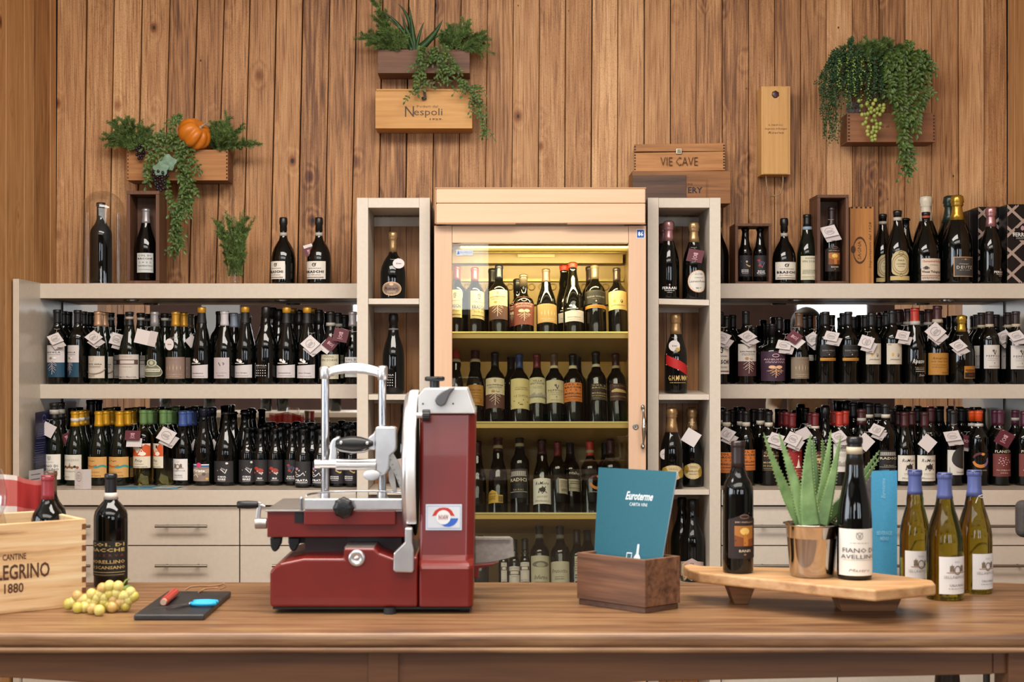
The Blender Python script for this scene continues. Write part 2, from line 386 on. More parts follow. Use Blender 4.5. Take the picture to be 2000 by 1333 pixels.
def sella(bg='#e2dedc'):
    return [('r', 0, 1, 0, 1, bg), ('t', '2022', .5, .86, .16, .045, '#7a746e'), ('r', .28, .40, .60, .76, '#8c7a66'), ('r', .60, .72, .60, .76, '#8c7a66'), ('l', [(.30, .60), (.34, .80), (.38, .60)], .03, '#6b5a48'), ('l', [(.62, .60), (.66, .80), (.70, .60)], .03, '#6b5a48'),
            ('ring', .5, .64, .09, .11, .025, '#6b5a48'), ('r', .2, .8, .565, .585, '#a0704a'), ('t', 'SELLA&MOSCA', .5, .46, .74, .075, '#8f8985'), ('t', 'CALA REALE', .5, .24, .46, .06, '#5d5855'), *lines_ops([.15], '#9a9490', .25, .75, .008)]
def tramin(bg, fg, sub):
    return [('r', 0, 1, 0, 1, bg), ('t', 'TRAMIN', .5, .87, .42, .045, sub, {'sp': 1.4}), *[('s', [(.5 + (i - 2) * .13 - .012, .5, .5), (.5 + (i - 2) * .13, .5 + (.2 - abs(i - 2) * .045), .5 - (.2 - abs(i - 2) * .045)), (.5 + (i - 2) * .13 + .012, .5, .5)], fg) for i in range(5)],
            ('t', 'Sauvignon', .5, .20, .6, .06, fg, {'i': .3}), *lines_ops([.11], fg, .3, .7, .008)]
def pasq(bg2, bg='#cfc8c0'):
    return [('r', 0, 1, .46, 1, bg), ('r', 0, 1, 0, .46, bg2), *crest(.5, .90, .05, '#8a7f78'), ('t', 'DON PASQUALE', .5, .76, .76, .05, K, {'b': .02}), *lines_ops([.70, .66], '#6a6460', .2, .8, .006),
            ('o', .42, .56, .07, .035, '#b8863f'), ('o', .6, .57, .07, .035, '#c9b79a'), *root_ops(.5, .50, .42, .32, '#dcc2ae')]
def august(bg, c='#d0a8b0', c2='#e0b08a'):
    return [('r', 0, 1, 0, 1, bg), ('t', 'AUGUSTUS', .5, .73, .72, .055, c, {'b': .03, 'sp': 1.1}), *lines_ops([.66, .62], c, .2, .8, .008), ('ring', .5, .86, .09, .05, .02, c),
            ('o', .40, .47, .10, .055, c2), ('o', .6, .47, .10, .055, c2), ('r', .25, .75, .335, .345, c2), *root_ops(.5, .45, .34, .24, c2, 5)]
def peppoli(bg='#c9c2bc'):
    return [('r', 0, 1, 0, 1, bg), ('l', [(.45, .80), (.55, .62)], .04, '#3c3836'), ('l', [(.62, .78), (.55, .58)], .03, '#3c3836'), ('o', .48, .76, .06, .05, '#5c5654'), ('t', 'PEPPOLI', .5, .535, .74, .085, '#4a4644', {'sp': 1.1}),
            *lines_ops([.44, .36], '#8a837d', .2, .8, .006), ('r', .49, .52, .22, .27, '#3a3836'), ('t', 'ANTINORI', .5, .10, .48, .035, K)]
def villa(bg='#cfcac2'):
    return [('r', 0, 1, 0, 1, bg), ('t', 'VILLA', .5, .86, .45, .07, K), ('t', 'ANTINORI', .5, .76, .72, .07, K), *lines_ops([.64, .58], '#8a847c', .3, .7, .006), *[('r', .12 + .1 * i, .19 + .1 * i, .24, .33 + .03 * (i % 3), '#9a948a') for i in range(8)], ('r', .08, .92, .22, .24, '#7a746c')]
def remoro(bg='#d6cfc2'):
    return [('r', 0, 1, 0, 1, bg), ('t', 'ReMoro', .5, .80, .62, .13, K, {'i': .3, 'b': .005}), ('o', .52, .55, .13, .09, '#2e2824'), ('l', [(.4, .62), (.34, .42), (.44, .5), (.5, .40), (.62, .5), (.7, .42)], .035, '#2e2824'), ('l', [(.5, .68), (.58, .6), (.66, .66)], .04, '#2e2824'),
            *lines_ops([.30, .26], '#8a8274', .28, .72, .005), ('t', 'Montecucco', .5, .12, .6, .06, '#4a4238', {'i': .3})]
def flame(): return [('ring', .5, .5, .36, .20, .09, '#5a2430', 60, 170), ('ring', .5, .45, .36, .22, .12, '#c47a35', 190, 300), ('ring', .5, .45, .36, .22, .12, '#7d6590', 300, 380), ('o', .62, .68, .09, .05, '#d08f3e'), ('t', 'DONNAFUGATA', .5, .08, .66, .04, '#c8c2ba')]
def elena(): return [('r', 0, 1, .42, 1, '#1b1918'), ('r', .05, .95, .955, .965, '#6b5335'), ('t', 'ELENA WALCH', .5, .72, .74, .065, '#8d867e', {'b': .01}), ('t', 'MERLOT', .5, .62, .3, .04, '#6e6760'), ('o', .5, .52, .03, .03, '#c9a878'), ('r', 0, 1, .22, .36, '#b47c2c'), ('r', .2, .8, .27, .30, '#8c5c1e')]
def radici(sub='#a59f98', edge='#6d5b30'): return [('r', 0, 1, 0, 1, '#151415'), *[('r', .08 + .09 * i, .15 + .09 * i, .78, .92, sub) for i in range(9)], ('r', .06, .92, .75, .775, sub), ('t', 'RADICI', .5, .62, .84, .12, '#cfc0a0', {'b': .02}), ('t', 'TAURASI', .5, .28, .5, .06, '#b0a070'), ('r', .05, .95, .2, .22, sub), ('t', '2017', .5, .45, .2, .04, '#5c5654')]
def perrier(): return [('o', .5, .5, .5, .5, '#cdb98c'), ('ring', .5, .5, .46, .46, .03, '#a78c4a'), ('o', .15, .6, .14, .26, '#a8842c'), ('o', .88, .42, .13, .28, '#a8842c'), ('t', 'PERRIER-JOUET', .5, .48, .74, .13, '#3a3226'), ('t', 'GRAND BRUT', .5, .32, .4, .06, '#4a3f2e'), *lines_ops([.72, .82], '#6a5c40', .35, .7, .012)]
def planeta(): return [('r', 0, 1, 0, .86, '#6c2f2a'), ('t', 'PLANETA', .5, .945, .78, .10, '#d8cdb2', {'b': .015}), *[('o', .5 + .28 * math.cos(i * 2.4) * (i / 16) ** .5, .58 + .17 * math.sin(i * 2.4) * (i / 16) ** .5, .03, .018, '#cfa9b4') for i in range(16)], ('t', 'PLUMBAGO', .5, .24, .6, .045, '#d8c5b8'), *lines_ops([.16, .12], '#c8b0a4', .35, .65, .006)]
def fuga():
    wv = lambda c, a, b, off, w_: ('l', [(a + (b - a) * i / 8, .56 + off + .035 * math.sin(i * .9 + a * 7)) for i in range(9)], w_, c)
    return [('r', 0, 1, 0, 1, '#cf9f5e'), ('t', 'La Fuga', .30, .80, .42, .09, '#5a3a22', {'i': .35}), wv('#b0622c', 0, .6, 0, .07), wv('#c8883e', 0, .6, -.05, .05), wv('#2e8c94', .5, 1, -.01, .07), wv('#4a9c8a', .45, 1, -.05, .04),
            ('t', 'DONNAFUGATA', .42, .09, .68, .045, '#4a321e'), *lines_ops([.27], '#8a6238', .2, .7, .008)]
def prio(): return [('r', 0, 1, .04, .5, '#ded3bd'), ('r', 0, 1, .5, 1, '#d9d0bd'), ('s', [(0, .80, .5), (.25, .76, .5), (.4, .62, .5), (.6, .86, .5), (.75, .98, .5), (1, .9, .5)], '#c8552a'), ('o', .62, .60, .16, .08, '#efe5d3'), ('r', .5, .62, .82, .93, '#3a241c'), ('l', [(.45, .55), (.58, .78), (.72, .6)], .04, '#efe5d3'),
                    ('t', 'Prio', .44, .33, .36, .13, '#3b4a38', {'i': .3}), *lines_ops([.2], '#98907c', .25, .7, .008), ('t', 'DONNAFUGATA', .46, .09, .76, .05, '#4a3a2e')]
def nova(): return [('r', 0, 1, 0, 1, '#d3cdc0'), ('t', 'NOVASERRA', .5, .79, .76, .09, '#9a958a'), *[('o', .15 + .11 * i, .50 + .03 * (i % 2), .06, .05, ['#8a5a2c', '#3a2c22', '#9c4a2c', '#5a4a30'][i % 4]) for i in range(7)], ('l', [(.45, .5), (.5, .68), (.53, .5)], .03, '#8a5a3a'), *lines_ops([.36], '#98907c', .2, .8, .01), ('t', 'Mastro', .3, .14, .4, .07, '#6a6a62', {'i': .3})]
def teal(): return [('r', 0, 1, .46, 1, '#c6bfbe'), ('r', 0, 1, 0, .46, '#153f56'), ('t', 'RIVOLA', .5, .775, .62, .05, K, {'b': .03, 'sp': 1.3}), *lines_ops([.71], '#8a8482', .2, .8, .006), ('o', .42, .60, .06, .03, '#8a7a6c'), ('o', .58, .60, .06, .03, '#e8e2dc'), *root_ops(.48, .50, .42, .26, '#b8a8a8')]
def corte(): return [('r', 0, 1, 0, 1, '#c9beb0'), ('ring', .4, .86, .11, .10, .02, '#a8998a'), ('t', 'CORTE GIARA', .48, .63, .76, .07, K, {'b': .02}), *lines_ops([.54, .50], '#7a6e64', .2, .8, .008), ('ring', .5, .62, .56, .42, .035, '#7c6c60', 205, 335), ('t', 'Allegrini', .42, .10, .3, .08, K, {'i': .3})]
def collio(): return [('r', 0, 1, 0, 1, '#c3b9b1'), ('t', 'COLLIO', .5, .91, .42, .045, '#5c5450'), ('r', .04, .96, .59, .79, '#5a4842'), ('r', .22, .78, .62, .76, '#cbbfb6'), *lines_ops([.5], '#9a8f88', .3, .7, .008), ('t', 'MARCO FELLUGA', .5, .08, .72, .055, '#3c3634')]
def jerm(): return [('s', [(0, .30, .18), (.12, .52, .03), (.3, .70, 0), (.7, .70, 0), (.88, .52, .03), (1, .30, .18)], '#c9c4b0'), ('s', [(.04, .30, .19), (.15, .48, .06), (.3, .66, .03), (.7, .66, .03), (.85, .48, .06), (.96, .30, .19)], '#6e7058'), ('o', .5, .78, .22, .21, '#b9b6a2'), ('o', .5, .78, .16, .16, '#6e7058'), ('o', .5, .79, .08, .11, '#b5b29c'), ('r', .14, .86, .28, .45, '#d3cfbe'), ('t', 'Jermann', .5, .365, .62, .12, '#3c3c2c', {'b': .02})]
def soave(): return [('r', 0, 1, 0, 1, '#cdc5ac'), ('t', 'INAMA', .5, .90, .5, .06, K), ('t', 'VIN SOAVE', .5, .77, .84, .09, K), ('t', '21', .85, .60, .1, .06, K), *lines_ops([.40, .34, .28, .12], '#6a634e', .12, .88, .01)]
def vp(): return [('r', 0, 1, 0, 1, '#b9afaf'), ('l', [(.36, .76), (.48, .60)], .04, K), ('ring', .62, .70, .07, .045, .03, K, -90, 110), ('t', 'SAUVIGNON', .5, .26, .62, .035, '#5a5252', {'sp': 1.3}), *lines_ops([.13], '#6a6262', .3, .7, .01)]
def dots():
    o = [('l', [(0, 0), (1, 0)], .03, '#c8c6c4'), ('l', [(0, 1), (1, 1)], .03, '#c8c6c4'), ('l', [(0.01, 0), (.01, 1)], .03, '#c8c6c4'), ('l', [(.99, 0), (.99, 1)], .03, '#c8c6c4'), ('t', 'RIBOLLA', .5, .84, .72, .11, '#c8c6c4', {'b': .01}), *lines_ops([.68], '#b0aeac', .15, .85, .01)]
    return o + [('o', .22 + .14 * i, .5 - .18 * j, .03, .03, '#e4e2e0') for j in range(3) for i in range(5)]
def colver(): return [('r', 0, 1, 0, 1, '#c6c8c6'), ('t', 'COL DI', .46, .87, .72, .09, K, {'b': .02, 'sp': 1.2}), ('t', 'BACCHE', .5, .71, .84, .09, K, {'b': .02}), ('t', '2 0 2 2', .5, .52, .72, .08, K), ('t', 'VERMENTINO', .5, .34, .86, .09, '#4c504e'), *lines_ops([.16], '#8a8e8a', .1, .9, .01)]
def curva(t1='CURVA', t2='MARE'): return [('r', 0, 1, 0, 1, '#2c2a2c'), ('l', [(.3, .55), (.5, .66), (.72, .92)], .045, '#d8d6d4'), ('o', .72, .90, .06, .05, '#d8d6d4'), ('l', [(.45, .62), (.58, .5), (.64, .42), (.72, .62)], .04, '#d8d6d4'), ('l', [(.5, .66), (.66, .58)], .06, '#8e8c8a'), ('t', t1, .5, .26, .38, .09, '#e8e6e4', {'b': .03}), ('t', t2, .5, .15, .34, .09, '#e8e6e4', {'b': .03}), ('r', .34, .66, .06, .08, '#b8b6b4')]
def iris(): return [('r', 0, 1, 0, 1, '#2b292b'), ('o', .3, .62, .12, .07, '#b4362a'), ('o', .5, .52, .2, .10, '#a0443a'), ('l', [(.36, .5), (.5, .4), (.68, .42)], .06, '#cfc4bc'), ('o', .22, .42, .05, .04, '#b4362a'), ('l', [(.5, .42), (.62, .34)], .05, '#cfc4bc'), ('t', 'IRIS', .5, .17, .26, .08, '#e8e6e4', {'b': .03}), ('r', .3, .7, .07, .09, '#b8b6b4')]
def bale(): return [('r', 0, 1, 0, 1, '#2b292b'), ('o', .35, .76, .10, .05, '#a83a3a'), ('o', .5, .66, .2, .07, '#4e4a60'), ('o', .42, .52, .1, .06, '#a83a3a'), ('l', [(.4, .6), (.55, .42), (.7, .66)], .04, '#8a88a0'), ('t', 'BALE', .5, .25, .4, .07, '#e8e6e4', {'b': .03}), ('t', 'BURDEL', .5, .16, .5, .07, '#e8e6e4', {'b': .03}), ('r', .3, .7, .08, .09, '#b8b6b4')]
def pirata(): return [('r', 0, 1, 0, 1, '#2b292b'), ('o', .25, .68, .10, .06, '#c086b0'), ('o', .16, .55, .05, .05, '#c8943e'), ('l', [(.2, .5), (.4, .62), (.72, .56)], .05, '#dcdad8'), ('ring', .28, .40, .1, .05, .025, '#dcdad8'), ('l', [(.4, .38), (.6, .52), (.66, .40)], .04, '#dcdad8'), ('t', 'PIRATA', .5, .20, .62, .10, '#ecebea', {'b': .03}), ('r', .2, .8, .09, .11, '#ecebea')]
def betana(): return [('r', 0, 1, 0, 1, '#282328'), ('l', [(.2, .72), (.7, .52)], .03, '#cfc8c0'), ('o', .56, .70, .06, .05, '#cfc8c0'), ('s', [(.52, .60, .54), (.72, .50, .44), (.8, .54, .46)], '#c8a86a'), ('t', 'BETANA', .45, .30, .46, .06, '#e8e6e4', {'b': .03}), ('t', 'BETANA', .45, .22, .46, .06, '#e8e6e4', {'b': .03}), ('r', .25, .65, .13, .15, '#b8b6b4')]
def pirbeer(): return [('r', 0, 1, .9, 1, '#e0dcd8'), ('r', 0, 1, .82, .93, '#2f5ea0'), ('r', 0, 1, 0, .84, '#8c7a70'), ('s', [(0, .7, .5), (.3, .8, .3), (.6, .62, .4), (1, .75, .5)], '#a89888'), ('o', .45, .95, .14, .14, '#d2426e'), ('t', 'Pirata', .42, .62, .7, .18, '#f0ece6', {'b': .03, 'i': .2}), ('o', .72, .42, .1, .09, '#6c5a50'), ('o', .88, .14, .08, .08, '#c8a04a'), ('l', [(.1, .3), (.3, .42), (.42, .22)], .05, '#d8d0c8')]
def orangeb(): return bacche('#cc7430', K, K, K)
def blackg(): return bacche('#1c1916', '#b49a60', '#7c3a30', '#b49a60', 'R I S E R V A')
def coldim(): return [('r', 0, 1, 0, 1, '#8c1e20'), ('t', 'COL DIMBRO', .56, .86, .66, .04, '#e2c8bc', {'b': .02}), ('s', [(.46, .38, .34), (.56, .64, .34), (.66, .38, .34)], '#e6dccf'), ('r', .40, .72, .34, .38, '#e6dccf'), ('o', .56, .69, .035, .022, '#e6dccf'), *lines_ops([.28, .21, .15, .10], '#c88a80', .3, .85, .01)]
def montal(): return [('r', 0, 1, 0, 1, '#46201a'), ('r', .08, .92, .40, .66, '#c9aa78'), *[('r', .14 + .18 * i, .24 + .18 * i, .42, .54, '#5a3822') for i in range(4)], ('t', 'BRUNELLO', .5, .80, .7, .07, '#d8c09a'), *lines_ops([.25, .15], '#b89870', .2, .8, .015)]
def stef(): return [('r', 0, 1, 0, 1, '#c2b8a6'), ('o', .36, .46, .06, .09, '#c8964c'), ('ring', .68, .44, .05, .07, .02, '#6a6258'), ('l', [(.66, .38), (.72, .5), (.68, .34)], .02, '#3a3632'), ('t', 'J.Hofstatter', .52, .22, .66, .09, K, {'i': .4}), *lines_ops([.94], K, .05, .3, .01)]
def cantalu(): return [('r', 0, 1, 0, 1, '#c8c3ba'), ('s', [(.2, .62, .60)] + [(.2 + .6 * (1 - math.cos(a)), .62 + .55 * math.sin(a), .62 - .38 * math.sin(a)) for a in (.2, .5, .8, 1.1, 1.35, 1.57)], '#2e2a28'), ('r', .87, .94, .05, .95, '#a08c66'), ('t', 'Cantalupi', .62, .10, .44, .08, K), ('t', 'PRIMITIVO', .12, .2, .04, .24, K, {'rot': 1})]
def amarone(bg='#a8752c'): return [('r', 0, 1, 0, 1, bg), ('t', 'Amarone', .5, .76, .66, .12, '#4a2e14', {'i': .4}), ('t', 'della Valpolicella', .5, .6, .7, .06, '#4a2e14', {'i': .4}), *lines_ops([.46, .36], '#6c4820', .2, .8, .008), ('o', .78, .24, .025, .03, '#8a2a1c'), ('t', 'ZENATO', .74, .10, .4, .06, '#2c1c10', {'sp': 1.2})]
def ripasso(): return [('t', 'Ripasso', .42, .75, .84, .28, '#d8d4ce', {'i': .4, 'b': .01}), ('t', 'Valpolicella', .5, .48, .7, .08, '#a88a5a', {'i': .2}), *lines_ops([.4, .3], '#b8b0a4', .2, .8, .015), ('t', 'Zenato', .6, .12, .4, .1, '#b8b0a4', {'i': .4})]
def vald(): return [('r', 0, 1, 0, 1, '#a86c1c'), ('r', .05, .95, .06, .48, '#1c1612'), ('r', .1, .9, .62, .72, '#4a2c10'), ('r', .2, .8, .52, .57, '#4a2c10'), ('t', '2021', .5, .28, .4, .12, '#a83a28')]
def masi(): return [('s', [(.06, .72, .30), (.12, .84, .22), (.25, .95, .17), (.5, 1.0, .14), (.75, .95, .17), (.88, .84, .22), (.94, .72, .30)], '#b9a67a'), ('ring', .5, .54, .40, .34, .03, '#7c6a44'), ('o', .5, .54, .30, .26, '#c4b48c'), ('ring', .5, .54, .30, .26, .015, '#5c4c30'), ('r', 0, 1, 0, .14, '#b9a26a'), ('t', 'MASI', .5, .66, .28, .055, K), ('t', 'COSTASERA', .5, .54, .44, .05, K), ('t', 'AMARONE', .5, .46, .3, .03, K), ('ring', .5, .90, .10, .07, .02, '#7c6a44'), ('ring', .5, .17, .06, .05, .02, '#7c6a44')]
def chateau(): return [('r', 0, 1, 0, 1, '#cdbdaa'), ('t', 'Chateauneuf-du-Pape', .5, .86, .92, .13, '#a02c26', {'b': .02}), *lines_ops([.70], '#3a3030', .35, .7, .01), ('o', .2, .58, .08, .07, '#3a3436'), ('ring', .2, .56, .12, .05, .02, '#3a3436'), ('t', 'Vieux Telegraphe', .5, .38, .94, .14, '#2a2426', {'b': .02}), ('r', 0, 1, .22, .24, '#a02c26'), *lines_ops([.15, .09], '#5a4c48', .05, .75, .012)]
def deutz(): return [('r', 0, 1, 0, 1, '#b48a5a'), ('r', .04, .96, .04, .96, '#3d3a38'), ('t', 'Champagne', .45, .64, .46, .08, '#cfc4b4', {'i': .3}), ('t', 'DEUTZ', .5, .47, .74, .15, '#d8cdbc', {'sp': 1.15}), ('t', 'BRUT CLASSIC', .5, .33, .5, .05, '#b8ae9e'), ('o', .5, .87, .05, .04, '#b48a5a'), ('r', .3, .7, .86, .87, '#b48a5a')]
def ferrari(c='#e4e2e0'): return [('t', 'FERRARI', .5, .60, .9, .3, c, {'b': .02}), ('t', 'MAXIMUM', .5, .30, .6, .14, c), ('o', .5, .95, .05, .12, '#a88a90'), ('r', .35, .65, .06, .12, '#a09c9a')]
def ruinart(): return [('o', .5, .5, .5, .5, '#d8b48c'), ('o', .5, .5, .46, .45, '#7a6458'), ('ring', .5, .5, .42, .40, .02, '#d8b48c'), ('t', 'Ruinart', .5, .52, .6, .2, '#2a1e18', {'b': .02}), ('o', .5, .82, .1, .1, '#c8a888'), *lines_ops([.3, .2], '#d8c0a4', .3, .7, .015)]
def laurent(): return [('o', .5, .5, .5, .5, '#b87c4c'), ('o', .5, .5, .47, .47, '#cfc8bd'), ('ring', .5, .5, .42, .42, .012, '#8a8078'), ('t', 'LA CUVEE', .5, .82, .36, .06, K), ('t', 'Laurent-Perrier', .5, .50, .84, .10, K), ('t', 'CHAMPAGNE', .5, .66, .4, .04, '#6a625a'), ('t', 'BRUT', .5, .2, .24, .06, K)]
def mumm(): return [('s', [(0, 1.02, .72), (.5, .86, .56), (1, .64, .34)], '#b01c1c'), ('l', [(0, 1.03), (.5, .87), (1, .65)], .02, '#e0dcd8'), ('l', [(0, .71), (.5, .55), (1, .33)], .02, '#e0dcd8'), ('o', .5, 1.2, .09, .10, '#a88a3c'), ('t', 'G.H.MUMM', .5, .30, .74, .16, '#c8a868', {'b': .01}), *lines_ops([.16], '#a8946c', .2, .8, .01)]
def banfi(): return [('s', [(0, .86, 0), (.12, .88, 0), (.3, .93, 0), (.5, 1.0, 0), (.7, .93, 0), (.88, .88, 0), (1, .86, 0)], '#241714'), ('ring', .5, .92, .14, .04, .02, '#7a5648'), ('l', [(.03, .84), (.03, .03), (.97, .03), (.97, .84)], .02, '#5a4236'), ('t', 'BRUNELLO', .5, .80, .56, .035, '#c8a88a'),
                     ('r', .2, .8, .27, .72, '#a5692c'), ('s', [(.2, .52, .27), (.4, .47, .27), (.6, .42, .27), (.8, .45, .27)], '#7c4218'), ('o', .5, .60, .14, .08, '#e2b860'), ('s', [(.46, .5, .28), (.52, .56, .28), (.60, .44, .28)], '#b8742c'), ('l', [(.22, .40), (.5, .34), (.78, .38)], .03, '#4a2410'), ('t', 'BANFI', .5, .17, .34, .055, '#d8c8a8', {'b': .01}), ('o', .5, .09, .04, .02, '#8a6a50')]
def difese(): return [('r', 0, 1, 0, 1, '#c8b67c'), ('t', 'LE DIFESE', .52, .42, .62, .07, '#7c6c44'), ('l', [(0, .16), (.2, .26), (.4, .18), (.6, .30), (.8, .24), (1, .2)], .03, '#5c5030'), *lines_ops([.7, .64], '#8c7c50', .25, .8, .008), ('l', [(0, .1), (.5, .14), (1, .08)], .02, '#5c5030')]
def brown(): return [('r', 0, 1, 0, 1, '#40241a'), ('s', [(.1, .60, .5), (.3, .70, .5), (.6, .66, .48), (.9, .6, .5)], '#c8aa70'), ('t', 'BELGUARDO', .5, .86, .6, .06, '#a88a5a'), ('t', 'MORELLINO DI SCANSANO', .5, .24, .9, .08, '#c8a870')]
def yell(): return [('s', [(0, .5, 0), (.12, .84, 0), (.4, 1.0, 0), (.65, .84, 0), (.72, .6, 0), (1, .6, 0)], '#c49c3c'), ('t', 'AMARONE', .36, .7, .5, .14, '#4a3414'), *lines_ops([.5, .38, .26], '#5c4218', .1, .6, .02), ('r', .75, .95, .1, .5, '#6a5220')]
def backl(): return [('r', 0, 1, 0, 1, '#b8ac94'), *lines_ops([.88, .8, .7, .6, .5, .4], '#4a4234', .08, .92, .015), *lines_ops([.22, .12], K, .1, .4, .03)]
def ntal(): return [('r', 0, 1, 0, .62, '#b8ac94'), ('t', 'ntalupi', .5, .92, .92, .2, '#dcd8d0', {'b': .01}), *lines_ops([.5, .4, .15], '#4a4234', .1, .8, .015)]
def inferno(): return [('r', 0, 1, 0, 1, '#b0a890'), ('o', .5, .72, .40, .10, '#6a6656'), ('o', .5, .70, .2, .07, '#9c967e'), ('t', 'Inferno', .5, .3, .6, .14, '#4a4030', {'i': .4}), *lines_ops([.14], '#6a6450', .2, .8, .01)]
def prunot(): return [('r', 0, 1, 0, 1, '#b2aa94'), ('t', 'Prunotto', .5, .62, .74, .16, '#4a4438', {'i': .4}), *lines_ops([.38, .30, .1], '#6a6450', .3, .7, .012)]
def pinkl(): return [('s', [(0, .8, .2), (.3, .86, .14), (.5, 1.0, 0), (.7, .86, .14), (1, .8, .2)], '#b29a94'), *crest(.5, .72, .06, '#6c5450'), ('t', 'Rose', .5, .45, .5, .16, '#6c5450', {'i': .4})]
LAB = dict(bracream=lambda: braschi('#c9ba84'), kalg=lambda: kalt('Gewürztraminer'), kalp=lambda: kalt('Pinot Grigio'), kalm=lambda: kalt('Müller Thurgau'), kalb=lambda: kalt('Blauburgunder'),
           pasr=lambda: pasq('#4a2a30'), pasb=lambda: pasq('#5a3a32', '#d0c09c'), augp=lambda: august('#3b2438'), augr=lambda: august('#7c4038', '#d8b8b0', '#d8c0a8'),
           tram=lambda: tramin('#8a7468', '#cbb49c', '#5e4a40'), tram2=lambda: tramin('#7e6e5c', '#c8b898', '#54463a'), tram3=lambda: tramin('#b08f5c', '#e8d6a8', '#7a5a34'), pepc=lambda: peppoli('#c0b28c'), vilc=lambda: villa('#bfb48e'), stefc=lambda: [('r', 0, 1, 0, 1, '#d6bf86'), *stef()[1:]])
for _f in (teal, corte, collio, jerm, vp, dots, soave, colver, braschi, fiano, nova, fuga, prio, sella, pirbeer, curva, iris, bale, pirata, betana, orangeb, blackg, coldim, montal, villa, stef, elena, ripasso, amarone, vald, peppoli, remoro, cantalu, flame, planeta, radici, masi, chateau, deutz, ferrari, ruinart, laurent, mumm, perrier, banfi, difese, brown, yell, backl, ntal, inferno, prunot, pinkl): LAB[_f.__name__] = _f

# ---------------------------------------------------------------- bottles
SHAPE = {  # (radius: share of the body radius, or negative = share of the neck radius; height share)
    'bdx': (.049, [(.0, .012), (.80, .0), (.96, .006), (1, .022), (1, .60), (.985, .635), (.92, .67), (.78, .705), (.60, .735), (-1.30, .765), (-1.06, .80), (-1, .84), (-1, .975), (-1.12, .978), (-1.12, 1)]),
    'bur': (.052, [(.0, .012), (.80, .0), (.96, .006), (1, .022), (1, .42), (.985, .47), (.93, .53), (.83, .59), (.69, .655), (.56, .71), (-1.32, .77), (-1.12, .83), (-1, .88), (-1, .965), (-1.14, .968), (-1.14, 1)]),
    'alb': (.050, [(.0, .012), (.80, .0), (.96, .006), (1, .022), (1, .40), (.98, .46), (.91, .53), (.80, .60), (.68, .67), (.56, .74), (-1.28, .80), (-1.08, .87), (-1, .93), (-1, .975), (-1.1, .978), (-1.1, 1)]),
    'spk': (.049, [(.0, .02), (.78, .0), (.95, .008), (1, .028), (1, .43), (.985, .48), (.93, .54), (.82, .60), (.66, .665), (.52, .72), (-1.25, .79), (-1.05, .86), (-1, .93), (-1.1, .95), (-1, 1)]),
    'beer': (.058, [(.0, .015), (.82, .0), (.97, .008), (1, .03), (1, .54), (.97, .58), (.86, .625), (.70, .665), (-1.45, .71), (-1.22, .78), (-1.0, .90), (-1.0, .945), (-1.16, .95), (-1.16, .975), (-1.0, .98), (-1.0, 1)]),
    'sqt': (.060, [(.0, .015), (.86, .0), (.93, .008), (.95, .03), (1, .50), (.985, .545), (.90, .59), (.72, .625), (-1.3, .66), (-1.02, .70), (-1, .76), (-1, .96), (-1.12, .965), (-1.12, 1)]),
    'brs': (.050, [(.0, .015), (.84, .0), (.95, .01), (.97, .04), (1, .30), (.985, .40), (.92, .475), (.78, .545), (.60, .605), (-1.42, .66), (-1.12, .71), (-1, .76), (-1, .97), (-1, 1)]),
}
def prof(shape, R, H):
    rn, pts = SHAPE[shape]; rn *= H
    return [(max(1e-4, (r * R if r >= 0 else -r * rn)), z * H) for r, z in pts], rn
MC = {}
def glass_me(shape, R, H, g):
    k = (shape, round(R, 3), round(H, 3), g)
    if k not in MC:
        p, rn = prof(shape, R, H); p = p + [(1e-4, H)]
        MC[k] = MB().lathe(p, GLASS[g], 26).build('glass_body', mesh_only=True)
    return MC[k]
def rad_at(p, z):
    for a, b in zip(p, p[1:]):
        if a[1] <= z <= b[1]: return a[0] + (b[0] - a[0]) * (z - a[1]) / max(b[1] - a[1], 1e-9)
    return p[-1][0]
CAPC = dict(k='#141314', nk='#121726', rg='#b08a6c', si='#9a9698', gd='#b8872c', wh='#b9b5b8', bl='#8e98a8', br='#5c4432', ye='#d09a24', gn='#5f7f4c', db='#3f5590', rd='#641f22', rr='#a83224', og='#c84a1c', pu='#4a1e30', dr='#3c181a', bk='#2a1c1a', ol='#6e5c26', dn='#2c3c66', gdf='#b8956a', pk='#b8888c', cr='#cdc2ae', gr='#1c2c24', ogf='#b45a30', grp='#2a2a2a', bz='#5e5240', pnk='#8c3038', lav='#515b90', gfl='#b8923c')
